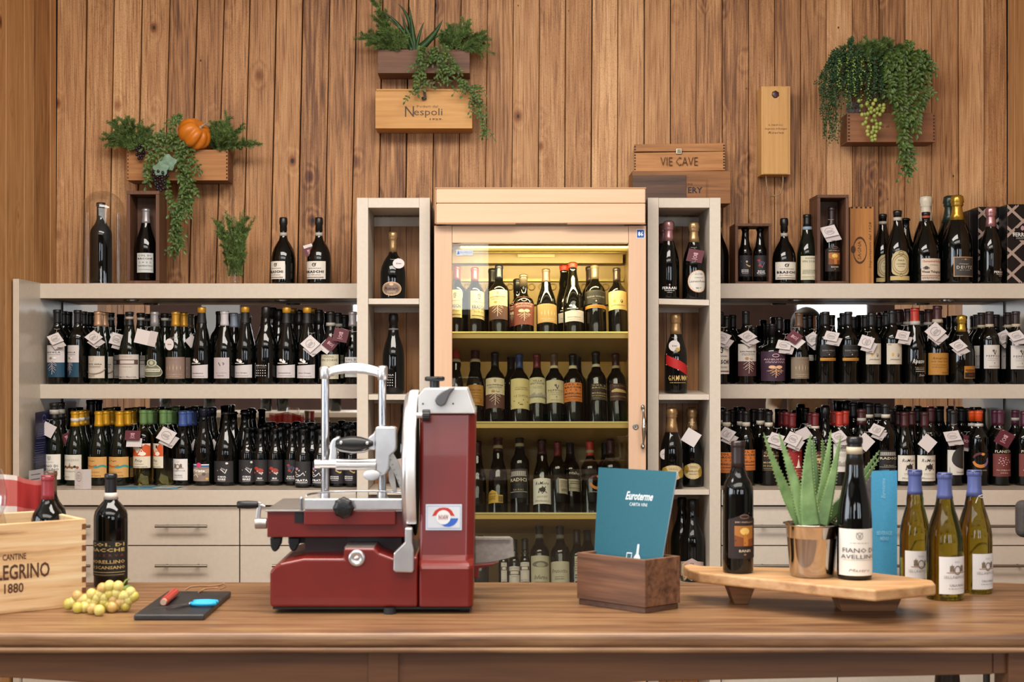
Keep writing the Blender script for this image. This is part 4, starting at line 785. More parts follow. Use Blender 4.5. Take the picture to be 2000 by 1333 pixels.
# ---------------------------------------------------------------- table
ZTAB = .80
def table():
    r = empty('shop_table', (0, 3.4, 0), 'long worn wooden table with rounded front edge and deep apron, holding the slicer', 'table')
    yf = .56 * F / (1238 - 720); yb = .56 * F / (1137 - 720); xr = PX(2085, 3.2)
    n = 8
    # top: rounded far corner at the right
    pts = [(-1.75, yf), (xr, yf)]
    xc = 1.26; 
    pts = [(-1.75, yf), (1.50, yf), (1.52, yf + .02), (1.52, yf + .34)]
    for i in range(7):
        a = math.radians(15 * i); pts.append((1.30 + .22 * math.cos(a) - .0, yb - .2 + .2 * math.sin(a)))
    pts += [(-1.75, yb)]
    MB().plan(pts, ZTAB - .032, ZTAB, TABLE_T).build('table_top', r, bevel=.012, seg=4)
    b = MB(); b.tube([(-1.74, yf + .004, ZTAB - .036), (1.49, yf + .004, ZTAB - .036)], .007, TABLE_T, 8); b.build('edge_moulding', r)
    y0 = yf + .035
    zz = lambda x, y: (PX(x, y0), PZ(y, y0))
    MB().prism([zz(-250, 1330), zz(-40, 1322), zz(60, 1327), zz(250, 1340), zz(1150, 1340), zz(1260, 1332), zz(1939, 1318), (PX(1939, y0), ZTAB - .034), (PX(-250, y0), ZTAB - .034)], y0, y0 + .025, TABLE_A).build('apron', r, bevel=.002)
    MB().prism([zz(1940.5, 1318), zz(1968, 1317), (PX(1968, y0), ZTAB - .034), (PX(1940.5, y0), ZTAB - .034)], y0 + .003, y0 + .025, TABLE_A).build('apron', r, bevel=.002)
    MB().box(PX(720, y0), PX(779, y0), y0 - .006, y0 - .0005, .655, ZTAB - .036, TABLE_A).build('apron_block', r, bevel=.002)
    MB().box(-1.7, 1.3, yb - .08, yb - .055, .735, ZTAB - .034, TABLE_A).build('rear_apron', r)
    MB().box(PX(1969, y0 - .01), PX(1969, y0 - .01) + .09, y0 - .012, y0 + .075, 0, ZTAB - .034, TABLE_A).build('leg', r, bevel=.003)
    MB().box(PX(-120, y0), PX(-120, y0) + .09, y0 - .012, y0 + .075, 0, ZTAB - .034, TABLE_A).build('leg', r, bevel=.003)
    b = MB(); M = Matrix.Translation((PX(1838, yb - .05), yb - .1, 0)); b.lathe([(.02, 0), (.03, .01), (.022, .1), (.03, .3), (.036, .5), (.028, .6), (.038, .64), (.04, .70)], mat('#2a1c16', .35), 20, M); b.build('leg', r)
    b = MB(); M = Matrix.Translation((-1.6, yb - .1, 0)); b.lathe([(.02, 0), (.03, .01), (.022, .1), (.03, .3), (.036, .5), (.028, .6), (.038, .64), (.04, .70)], mat('#2a1c16', .35), 20, M); b.build('leg', r)
table()
# ---------------------------------------------------------------- the bottles of the four shelf bays
CAPW = dict(k='black capped', nk='navy capped', rg='copper capped', si='silver capped', gd='gold topped', wh='white capped', bl='pale blue capped', br='brown capped', ye='yellow capped', gn='green capped', db='blue capped', rd='dark red capped', rr='red capped', og='orange capped', pu='purple capped', dr='deep red capped', bk='brown-black capped', ol='olive capped', bz='bronze capped')
SEEN_LABELS = set()
def uniq(l):
    for pre in ('', 'second ', 'third ', 'fourth ', 'fifth ', 'sixth ', 'seventh ', 'eighth ', 'ninth '):
        if (pre + l) not in SEEN_LABELS: SEEN_LABELS.add(pre + l); return pre + l
    return l
def bay(where, z0, rows, fronts, backs, group):
    """fronts: (label, short, cx, top, w, kw); backs: (cx, top, row, cap, kw)"""
    placed = []
    def clash(x, d, r): return any(math.hypot(x - a, d - b) < (r + c) * .985 for a, b, c in placed)
    for lb_, short, cx, top, w_, kw in fronts:
        kw = dict(kw); d = kw.pop('d', rows[0]); x = PX(cx, d); rr = w_ / 2 * d / F
        placed.append((x, d, rr))
        bottle(uniq(lb_), cx, top, w_, d, z0, group=group, **kw)
    for cx, top, row, cap, kw in backs:
        kw = dict(kw); f = min(fronts, key=lambda q: abs(q[2] - cx)); dx = cx - f[2]
        side = 'left of' if dx < -3 else ('right of' if dx > 3 else 'behind')
        w_ = kw.pop('w', 37); ok = False
        for rw_ in [row] + [q for q in range(1, len(rows)) if q != row]:
            for dx_ in (0, -2, 2, -4, 4, -6, 6):
                x = PX(cx + dx_, rows[rw_]); rr = w_ / 2 * rows[rw_] / F
                if not clash(x, rows[rw_], rr): ok = True; break
            if ok: break
        if not ok: continue
        row = rw_; cx += dx_; placed.append((x, rows[row], rr))
        rw = ('front', 'second', 'third', 'rear')[row]
        what = CAPW[cap] if kw.get('style') != 'crown' else 'crown capped'
        mini(uniq(f"{what} bottle, {rw} row, {side} the {f[1]}, {where}"), cx, top, w_, rows[row], z0, cap=cap, group=group, **kw)
kd = dict(shape='alb', cap='gd', cz=.79)
WB = '#a8a39a'
bay('left middle shelf', ZT2, (5.845, 5.93, 6.015), [
 ('tall dark bottle with white-over-teal label and tag, left end of the middle shelf', 'teal label', 112, 606, 38, dict(lab='teal', lb=(92, 128.5, 675, 737), cz=.82)),
 ('tall dark bottle with white-over-teal label turned aside, second on the left middle shelf', 'turned teal label', 152, 607, 38, dict(lab='teal', lb=(129, 159, 675, 737), cz=.82)),
 ('green bottle with copper capsule and cream label crossed by a brown arc', 'copper capsule bottle', 192, 609, 37.5, dict(shape='bur', g='g', cap='rg', lab='corte', lb=(173, 207, 696, 739))),
 ('olive tinted bottle with wide pale label and dark band, black and silver cap', 'banded pale label', 253, 610, 40, dict(shape='bur', g='g', band='#a8988a', bz=(.90, .935), lab='collio', lb=(233, 272, 693, 740.5))),
 ('slender bottle with silver capsule and green crest shaped label', 'green crest label', 302, 610, 36.5, dict(shape='alb', g='g', cap='si', lab='jerm', lb=(284, 318.5, 702, 736))),
 ('bottle with gold capsule and taupe label of five pale strokes, oval tag, left side', 'taupe label', 343, 609.6, 38, dict(shape='bur', g='g', cap='gd', lab='tram', lb=(324, 361.5, 698, 740))),
 ('gold topped dark bottle with slanted pale label, between the taupe and mauve labels', 'first slanted label', 394, 601, 38, dict(**kd, lab='kalg', lb=(376, 408, 712.5, 739))),
 ('white capped dark bottle with mauve label and tiny black monogram', 'mauve label', 438.6, 608, 45, dict(shape='bur', cap='wh', lab='vp', lb=(421, 451, 699, 739.5))),
 ('gold topped dark bottle with slanted pale label, right of the mauve label', 'second slanted label', 479, 600, 40, dict(**kd, lab='kalp', lb=(460, 494, 712.5, 738))),
 ('broad black bottle with white outlined square of dots, left middle shelf', 'dotted square', 519.5, 599, 45, dict(shape='spk', style='blob', cz=.80, lab='dots', lb=(501, 528, 710, 738))),
 ('gold topped dark bottle with slanted pale label, right of the dotted square bottle', 'third slanted label', 560, 601, 40, dict(**kd, lab='kalg', lb=(542, 577, 712.5, 738))),
 ('gold topped dark bottle with slanted pale label and white diamond tag', 'fourth slanted label', 600, 601, 40, dict(**kd, lab='kalm', lb=(582, 616, 712.5, 739))),
 ('dark bottle with cream label behind the slicer handle, white banded black cap', 'cream label', 646, 609.5, 38, dict(shape='bur', band=WB, bz=(.805, .85), lab='soave', lb=(628, 662, 693, 740.5))),
 ('silver capped dark bottle with grey label, last before the narrow column', 'grey label', 689, 609.6, 36, dict(shape='bur', cap='si', lab='colver', lb=(675, 703, 698, 737))),
], [(124, 609, 1, 'k', {}), (134, 610, 2, 'k', {}), (163, 609.5, 1, 'k', {}), (176, 611, 2, 'k', {}), (183, 612, 2, 'k', {}), (203.6, 610.5, 1, 'rg', dict(shape='bur', g='g', lab='corte', lb=(186, 222, 697, 739))),
    (216, 612, 1, 'k', dict(shape='bur', g='g', band=WB, bz=(.9, .935), lab='collio', lb=(200, 236, 694, 739))), (230.5, 614, 2, 'k', dict(shape='bur', g='g', band=WB, bz=(.9, .935), lab='collio', lb=(214, 250, 695, 738))),
    (275, 612, 1, 'k', dict(shape='bur', g='g', band=WB, bz=(.9, .935), lab='collio', lb=(256, 292, 695, 738))), (286, 614, 2, 'k', dict(shape='bur', g='g', band=WB, bz=(.9, .935))), (322, 613, 1, 'k', dict(shape='bur', g='g', band=WB, bz=(.9, .935))), (333, 614, 2, 'k', dict(shape='bur', band=WB, bz=(.9, .935))),
    (357, 611, 1, 'gd', dict(shape='bur', g='g', lab='tram', lb=(345, 374, 699, 739))), (369, 615, 2, 'bz', dict(shape='bur')), (383, 614, 2, 'bz', dict(shape='bur')), (429, 609, 2, 'k', {}),
    (457, 612, 1, 'bl', dict(shape='bur')), (467.5, 614, 2, 'bl', dict(shape='bur')), (532, 601, 1, 'k', dict(shape='spk', style='blob', w=43)), (545, 606, 2, 'k', dict(shape='spk', style='blob', w=42)),
    (568, 603, 1, 'gd', dict(shape='alb', cz=.79)), (577, 606, 2, 'k', dict(shape='alb')), (582.5, 608, 2, 'k', dict(shape='alb')), (588, 609, 2, 'k', dict(shape='alb')), (612, 603, 1, 'gd', dict(shape='alb', cz=.79)), (620.5, 606, 1, 'k', dict(shape='alb')), (626, 608, 2, 'k', dict(shape='alb')), (632, 609, 2, 'k', dict(shape='alb')),
    (660, 612, 1, 'k', dict(shape='bur', band=WB, bz=(.805, .85), lab='soave', lb=(650, 674, 694, 739))), (673, 616, 2, 'k', dict(shape='bur'))],
 'wine bottles on the left middle shelf')
beer = dict(shape='beer', cap='k', style='crown')
bay('left counter', ZC, (5.79, 5.875, 5.96, 6.045), [
 ('black capped bottle with white band and cream label, left end of the counter', 'left end cream label', 106, 788, 38, dict(shape='bur', g='g', band=WB, bz=(.865, .92), lab='fiano', lb=(87, 121.5, 887, 936))),
 ('yellow capped bottle with pale label and a row of small painted figures', 'painted figures label', 146.5, 804, 38.5, dict(shape='bur', g='g', cap='ye', band='#c8c2b4', bz=(.86, .91), lab='nova', lb=(125.5, 162, 888, 937))),
 ('yellow capped dark bottle with orange wave label, the one nearer the painted figures', 'first wave label', 193, 804, 40, dict(shape='bur', g='g', cap='ye', lab='fuga', lb=(172.5, 210.5, 892, 932))),
 ('yellow capped dark bottle with orange wave label, the one nearer the pale glass bottles', 'second wave label', 233.5, 804, 40, dict(shape='bur', g='g', cap='ye', lab='fuga', lb=(212.5, 252.5, 892, 932))),
 ('green capped clear bottle of pale gold wine with orange painted label, nearer the wave labels', 'first pale gold bottle', 280, 802, 38, dict(g='p', cap='gn', cz=.81, lab='prio', lb=(261.5, 296, 866, 915.5))),
 ('green capped clear bottle of pale gold wine with label partly turned away', 'second pale gold bottle', 319, 802, 38, dict(g='p', cap='gn', cz=.81, lab='prio', lb=(293, 323, 866, 915.5))),
 ('blue capped dark bottle with pale grey label of two little towers, on the counter', 'blue capped front bottle', 357, 803.5, 36, dict(shape='bur', cap='db', lab='sella', lb=(335.5, 369, 896, 937.5))),
 ('black beer bottle with pink disc and colourful cartoon label', 'pink disc label', 398, 799, 40, dict(shape='bur', cap='nk', style='foil', cz=.90, lab='pirbeer', lb=(380, 411, 906, 939))),
 ('largest black beer bottle with white swimmer drawing', 'large swimmer label', 441.5, 806, 46, dict(**{**beer, 'shape': 'bur'}, lab='curva', lb=(420, 458, 900, 941))),
 ('small black beer bottle with white swimmer drawing, beside the larger one', 'small swimmer label', 483, 836, 33, dict(**beer, lab='curva', lb=(467.5, 499.5, 898, 942))),
 ('small black beer bottle with red figure label, nearer the swimmer labels', 'first red figure label', 509, 838, 30, dict(**beer, lab='iris', lb=(495.5, 523, 898, 941))),
 ('small black beer bottle with red figure label, the second along', 'second red figure label', 538, 838, 30, dict(**beer, lab='iris', lb=(524.5, 552, 898, 941))),
 ('small black beer bottle with purple and red cartoon label', 'purple cartoon label', 571, 838, 30, dict(**beer, lab='bale', lb=(557, 584, 898, 941))),
 ('small black beer bottle with pink haired skull label, foremost, clear of the slicer', 'skull label', 592.5, 839.5, 32, dict(**beer, d=5.68, lab='pirata', lb=(576.5, 607, 901, 947))),
 ('small black beer bottle with pink haired skull label, behind the slicer post', 'second skull label', 626, 840, 32, dict(**beer, d=5.68, lab='pirata', lb=(608, 638, 901, 947))),
 ('small black beer bottle with message scroll drawing, under the slicer grip', 'scroll label', 659, 841, 32, dict(**beer, d=5.72, lab='betana', lb=(643, 673, 899, 944))),
 ('small black beer bottle with message scroll drawing, against the narrow column', 'second scroll label', 687, 841, 31, dict(**beer, d=5.72, lab='betana', lb=(671, 700, 899, 944))),
], [(118, 787, 1, 'k', dict(shape='bur', band=WB, bz=(.865, .92))), (157, 803, 1, 'ye', dict(shape='bur', g='g', band='#c8c2b4', bz=(.86, .91))), (166.6, 802, 2, 'ye', dict(shape='bur', band='#c8c2b4', bz=(.86, .91))), (178, 783, 2, 'k', dict(shape='bur')), (165, 783, 3, 'k', dict(shape='bur')), (145, 798, 3, 'k', {}),
    (206, 803, 1, 'ye', dict(shape='bur')), (218, 802, 2, 'ye', dict(shape='bur')), (197, 797, 3, 'ol', dict(shape='bur')), (209, 797, 3, 'ol', dict(shape='bur')), (221, 796, 3, 'ol', dict(shape='bur')), (249, 803, 1, 'ye', dict(shape='bur', lab='fuga', lb=(240, 268, 893, 931))), (258.6, 802, 2, 'ye', dict(shape='bur')), (244, 797, 3, 'ol', dict(shape='bur')), (265, 797, 3, 'ol', dict(shape='bur')),
    (292, 802, 1, 'gn', dict(g='p', cz=.81)), (300.5, 802, 2, 'gn', dict(g='p', cz=.81)), (329, 802, 1, 'gn', dict(g='p', cz=.81)), (338, 802, 2, 'gn', dict(g='p', cz=.81)), (286, 798, 3, 'ol', {}), (303, 797, 3, 'ol', {}), (328, 797, 3, 'gn', {}), (343, 796, 3, 'gn', {}),
    (367, 803, 1, 'db', dict(shape='bur')), (377, 803, 2, 'db', dict(shape='bur')), (365, 797, 3, 'k', {}), (378, 796, 3, 'k', {}), (405, 798, 1, 'nk', dict(shape='bur', cz=.9)), (411, 797, 2, 'nk', dict(shape='bur', cz=.9)),
    (450, 805, 1, 'k', dict(shape='bur', style='crown', w=44)), (458, 806, 2, 'k', dict(shape='bur', style='crown', w=44)), (478, 806, 1, 'k', dict(shape='bur', style='crown', w=44)), (485, 804, 2, 'k', dict(shape='bur', style='crown', w=44)), (492.5, 803, 3, 'k', dict(shape='bur', style='crown', w=44))] +
 [(x, y, r, 'k', dict(shape='beer', style='crown', w=30)) for x, y, r in ((493, 836, 1), (517, 835, 1), (546, 835, 1), (524, 827, 3), (532, 831, 2), (553, 829, 2), (545, 829, 3), (562, 829, 3), (567, 832, 2), (579, 834, 1), (583, 829, 3), (592, 831, 2), (602, 829, 3), (606, 833, 1), (614, 830, 2), (621, 828, 3), (645, 832, 1), (640, 829, 2), (648, 827, 3), (663, 830, 2), (670, 827, 3), (674, 833, 1), (685, 830, 2), (690, 828, 3), (694, 833, 1))],
 'bottles on the left counter')
mb_ = dict(band=WB, bz=(.86, .905))
bay('right middle shelf', ZT2, (5.845, 5.93, 6.015), [
 ('dark bottle with tall cream label half hidden by the narrow column', 'half hidden cream label', 1406, 610, 38, dict(lab='braschi', lb=(1390, 1422, 673, 731))),
 ('tall dark bottle with grey over wine red label, pale roots drawn on it', 'roots label', 1456.6, 608.7, 39.5, dict(lab='pasr', lb=(1440, 1475, 672.5, 735))),
 ('squat wide shouldered bottle with dark purple label', 'purple label', 1508, 633.5, 51, dict(shape='sqt', lab='augp', lb=(1484, 1533, 687, 744.5))),
 ('brown capped bottle with taupe label of five pale strokes, maroon tag, right side', 'taupe strokes label', 1560.5, 611.8, 38, dict(shape='bur', cap='br', lab='tram2', lb=(1543.5, 1579.5, 698, 740))),
 ('black bottle with thin gold bar label, the first of two', 'first gold bar label', 1612.5, 609.5, 39, dict(g='k', lab='elena', lb=(1599, 1629, 674, 714))),
 ('black bottle with thin gold bar label, the second of two', 'second gold bar label', 1657, 609.5, 39, dict(g='k', lab='elena', lb=(1643, 1674, 674, 714))),
 ('dark bottle with beige label and gold spot, the one beside the gold bar labels', 'first beige label', 1702, 612, 38, dict(lab='stef', lb=(1688, 1717, 671.5, 712))),
 ('dark bottle with beige label and gold spot, the one beside the red capped magnum', 'second beige label', 1742.5, 607.4, 38, dict(lab='stef', lb=(1728.5, 1757.5, 671.5, 712))),
 ('red capped bottle with white script printed straight on the glass', 'white script bottle', 1787, 602.5, 43, dict(shape='bur', cap='rr', band='#b0aca6', bz=(.78, .83), lab='ripasso', lb=(1777, 1803, 697, 738))),
 ('deep red capped bottle with square amber label', 'amber label', 1831, 598, 41, dict(shape='bur', cap='dr', band='#b0a490', bz=(.785, .83), lab='amarone', lb=(1811.5, 1850.5, 690, 732.5))),
 ('wide sparkling bottle with gold foil and small orange and black label', 'gold foil bottle', 1878, 616.5, 50, dict(shape='spk', style='spk', cap='gfl', cz=.76, lab='vald', lb=(1875, 1899, 715.5, 739.5))),
 ('brown-black capped bottle with pale label and drawn horse, the whole one', 'whole horse label', 1932.6, 609.5, 37, dict(cap='bk', band='#b8a890', bz=(.79, .83), lab='peppoli', lb=(1918, 1949.5, 674.5, 720.5))),
 ('brown-black capped bottle with pale label and drawn horse, at the right frame edge', 'edge horse label', 1984, 609, 37, dict(cap='bk', band='#b8a890', bz=(.79, .83), lab='peppoli', lb=(1970, 2002, 675.5, 721.5))),
], [(1419, 618, 1, 'k', {}), (1431, 616, 2, 'k', {}), (1396, 616, 1, 'dr', {}), (1446, 611, 1, 'k', {}), (1500, 635, 1, 'k', dict(shape='sqt', w=48)), (1491, 636, 1, 'k', dict(shape='sqt', w=48)), (1483, 638, 2, 'k', dict(shape='sqt', w=48)), (1475, 640, 2, 'k', dict(shape='sqt', w=48)), (1520, 620.6, 2, 'k', {}),
    (1571, 619, 1, 'k', dict(lab='villa', lb=(1572, 1592, 694, 705))), (1581.5, 617, 2, 'k', {}), (1603, 611, 1, 'k', {}), (1624, 616, 1, 'k', {}), (1645, 612, 1, 'k', {}), (1667, 619, 1, 'k', {}), (1690, 616, 1, 'k', {}), (1717, 616, 1, 'k', {}), (1731.5, 611, 2, 'k', {}), (1755.6, 605.5, 1, 'dr', dict(band='#6e6860', bz=(.79, .83))), (1774, 604, 1, 'dr', dict(shape='bur', band='#8e8880', bz=(.79, .83))), (1798, 608, 2, 'bk', dict(band='#6e6860', bz=(.79, .83))),
    (1814, 605, 1, 'dr', dict(shape='bur', band='#a09a90', bz=(.79, .83))), (1866, 618.5, 1, 'k', dict(shape='spk', style='blob', w=46)), (1889, 616.5, 2, 'k', dict(shape='spk', style='blob', w=44)), (1917, 611.5, 1, 'bk', dict(band='#b8a890', bz=(.79, .83), lab='peppoli', lb=(1899, 1931, 676, 720))), (1904, 615.5, 2, 'bk', dict(band='#6e6860', bz=(.79, .83))), (1943, 615.5, 2, 'bk', {}), (1969, 611, 1, 'bk', dict(band='#b8a890', bz=(.79, .83), lab='peppoli', lb=(1953, 1985, 676, 721))), (1955, 613, 2, 'bk', dict(band='#6e6860', bz=(.79, .83)))],
 'wine bottles on the right middle shelf')
nb = dict(band='#c4bcac', bz=(.80, .855))
bay('right counter', ZC, (5.79, 5.875, 5.96, 6.045), [
 ('dark bottle with orange block letter label and tag, against the narrow column', 'column side orange label', 1419, 804, 37, dict(**nb, lab='orangeb', lb=(1403, 1434, 883, 923))),
 ('dark bottle with orange block letter label, behind the dark red capped table bottle', 'orange label', 1457, 804, 37, dict(**nb, lab='orangeb', lb=(1441, 1473, 878, 918))),
 ('dark bottle with black label and gold block letters, beside the aloe tips', 'black and gold label', 1501.5, 804.5, 38, dict(**nb, lab='blackg', lb=(1487, 1520, 880, 919.5))),
 ('red capped dark bottle with bright red label and white stacked figure', 'bright red label', 1547.5, 808, 36, dict(cap='rd', cz=.80, lab='coldim', lb=(1536, 1567, 871.5, 935))),
 ('dark red capped bottle with brown label behind the aloe leaves', 'brown label behind aloe', 1592, 808, 37, dict(cap='rd', band='#c4bcac', bz=(.79, .825), lab='montal', lb=(1577, 1606, 881, 920))),
 ('tall dark sparkling bottle behind the aloe, no tag', 'tall sparkling bottle', 1611.6, 795, 42, dict(shape='spk', style='blob', d=5.875)),
 ('bottle with light grey label of a drawn house, between aloe and table bottle', 'drawn house label', 1639.5, 805, 37, dict(cap='rr', lab='villa', lb=(1625, 1655, 867, 921))),
 ('dark bottle with red-brown cap and white band behind the tall table bottle', 'red-brown cap bottle', 1683, 800, 38, dict(shape='bur', cap='dr', band=WB, bz=(.845, .885))),
 ('dark bottle with silver coliseum label above the blue menu card', 'coliseum label', 1730, 790, 39, dict(**{**nb, 'bz': (.83, .875)}, lab='radici', lb=(1714, 1747, 879, 920))),
 ('dark red capped bottle with cream horseman label, the one nearer the blue menu card', 'first horseman label', 1767, 805.6, 38, dict(shape='bur', cap='dr', lab='remoro', lb=(1751, 1787, 889, 939))),
 ('dark red capped bottle with cream horseman label and blank tag, second of the pair', 'second horseman label', 1806, 805.6, 39, dict(shape='bur', cap='dr', lab='remoro', lb=(1789, 1826.7, 889, 939))),
 ('dark bottle with white label and big dark half disc', 'half disc label', 1862, 803, 38, dict(cz=.79, lab='cantalu', lb=(1847, 1880.5, 878.5, 927))),
 ('orange capped dark bottle with flame ring printed on the glass', 'flame ring bottle', 1911.5, 803, 39, dict(cap='og', cz=.86, band='#bdb7ae', bz=(.79, .83), lab='flame', lb=(1894, 1926, 870, 922))),
 ('purple capped bottle with brick red flower label and maroon tag', 'flower label', 1953.5, 801.7, 38, dict(cap='pu', lab='planeta', lb=(1936.5, 1971, 878.5, 930))),
 ('purple capped bottle with brick red flower label cut by the right frame edge', 'edge flower label', 2001, 804, 38, dict(cap='pu', lab='planeta', lb=(1986, 2021, 878.5, 930))),
], [(1410, 800, 1, 'k', {**nb}), (1430, 801, 2, 'k', {}), (1445, 803, 1, 'k', {**nb}), (1449, 798, 2, 'k', {**nb}), (1437, 800, 3, 'k', {}), (1472, 800, 2, 'k', {}), (1483, 801, 1, 'k', {**nb}), (1493, 803, 1, 'k', {**nb}), (1490, 799, 3, 'k', {}), (1537, 806, 1, 'rd', dict(cz=.8)), (1527, 805.5, 2, 'rd', dict(cz=.8)), (1531, 801, 3, 'dr', {}),
    (1582, 806, 1, 'rd', dict(band='#c4bcac', bz=(.79, .825))), (1573, 798, 2, 'k', {}), (1629.5, 803, 1, 'rr', {}), (1645, 803, 2, 'rr', {}), (1653.5, 786, 2, 'k', dict(shape='spk', style='blob', w=42)), (1661, 787, 3, 'k', {}), (1667, 799, 1, 'dr', dict(shape='bur', band=WB, bz=(.845, .885))), (1697, 789, 1, 'k', dict(band='#c4bcac', bz=(.82, .865))), (1715.6, 789, 1, 'k', dict(band='#c4bcac', bz=(.83, .875))), (1738, 800, 2, 'k', {}), (1690, 788, 3, 'k', {}), (1707, 800, 2, 'k', {}),
    (1754, 804, 1, 'dr', dict(shape='bur')), (1781, 804, 1, 'dr', dict(shape='bur')), (1772, 798, 3, 'k', {}), (1786, 798, 3, 'k', {}), (1796, 805, 1, 'dr', dict(shape='bur')), (1799, 799, 3, 'k', {}), (1751, 800, 3, 'k', {}), (1816, 798, 2, 'dr', {}), (1822, 798, 3, 'dr', {}), (1834, 799, 2, 'k', {}), (1842, 800, 1, 'k', dict(cz=.79, lab='villa', lb=(1836, 1845, 878, 925))), (1848, 799, 3, 'k', {}), (1856, 799, 2, 'k', {}),
    (1878, 798, 2, 'k', {}), (1892, 798, 3, 'k', {}), (1899, 803, 1, 'og', dict(cz=.86, band='#bdb7ae', bz=(.79, .83))), (1892, 804, 2, 'og', dict(cz=.86, band='#bdb7ae', bz=(.79, .83))), (1902, 799, 3, 'k', {}), (1917, 799, 3, 'k', {}), (1944, 802, 1, 'pu', {}), (1983, 802, 1, 'pu', dict(band='#b0aaa4', bz=(.86, .90)))],
 'bottles on the right counter')

# ---------------------------------------------------------------- bottles in the narrow columns
DC = 5.68
bottle('round bodied champagne with gold foil and copper oval label, top of the left column', 767.5, 453, 50, DC, PZ(583.5, 5.554), 'brs', 'k', 'gdf', 'spk', .70, lab='ruinart', lb=(748, 785, 552, 579))
bottle('black bottle with dotted square label, second shelf of the left column', 768.5, 613, 43, DC, PZ(771, 5.554), 'spk', 'k', 'k', 'blob', .80, '#6e6a68', (.795, .815), lab='dots', lb=(750, 774, 728, 757))
bottle('dark bottle with pale pink label behind the slicer, third shelf of the left column', 792, 790, 46, DC, PZ(957, 5.554), 'spk', 'k', 'k', 'blob', .80, lab='pinkl', lb=(776, 812, 888, 930))
z1c = PZ(583.5, 5.554)
bottle('pink foil sparkling bottle in front, top of the right column', 1306, 432, 41, DC - .04, z1c, 'spk', 'k', 'pk', 'spk', .74, lab='ferrari', lb=(1291, 1320, 557, 574))
bottle('pink foil sparkling bottle behind its twin, top of the right column', 1297, 437, 40, DC + .06, z1c, 'spk', 'k', 'pk', 'spk', .74)
bottle('gold foil champagne with large round cream label and maroon tag, right column', 1355, 434.5, 43, DC - .04, z1c - .003, 'spk', 'k', 'gdf', 'spk', .74, lab='laurent', lb=(1341, 1376, 529, 573))
bottle('champagne with red sash and round tag, middle of the right column', 1320, 612.5, 44, DC - .04, PZ(770, 5.554) , 'spk', 'k', 'gdf', 'spk', .74, lab='mumm', lb=(1300, 1341, 694, 758))
bottle('gold foil champagne with oval leaf label and oval tag, right column, lower shelf', 1312, 797, 45, DC - .07, PZ(957, 5.554), 'spk', 'k', 'gdf', 'spk', .70, lab='perrier', lb=(1292, 1331, 908, 937))
bottle('gold foil champagne with oval leaf label and diamond tag, right column, lower shelf', 1351, 797, 42, DC + .02, PZ(957, 5.554), 'spk', 'k', 'gdf', 'spk', .72, lab='perrier', lb=(1334, 1368, 904, 935))
bottle('dark sparkling bottle with pink shield label, bottom of the right column', 1352, 975, 46, DC - .02, PZ(1143, 5.554), 'spk', 'k', 'k', 'blob', .76, lab='pinkl', lb=(1328, 1372, 1088, 1132))
bottle('dark sparkling bottle behind the pink shield label, bottom of the right column', 1332, 972, 44, DC + .08, PZ(1143, 5.554), 'spk', 'k', 'k', 'blob', .76)

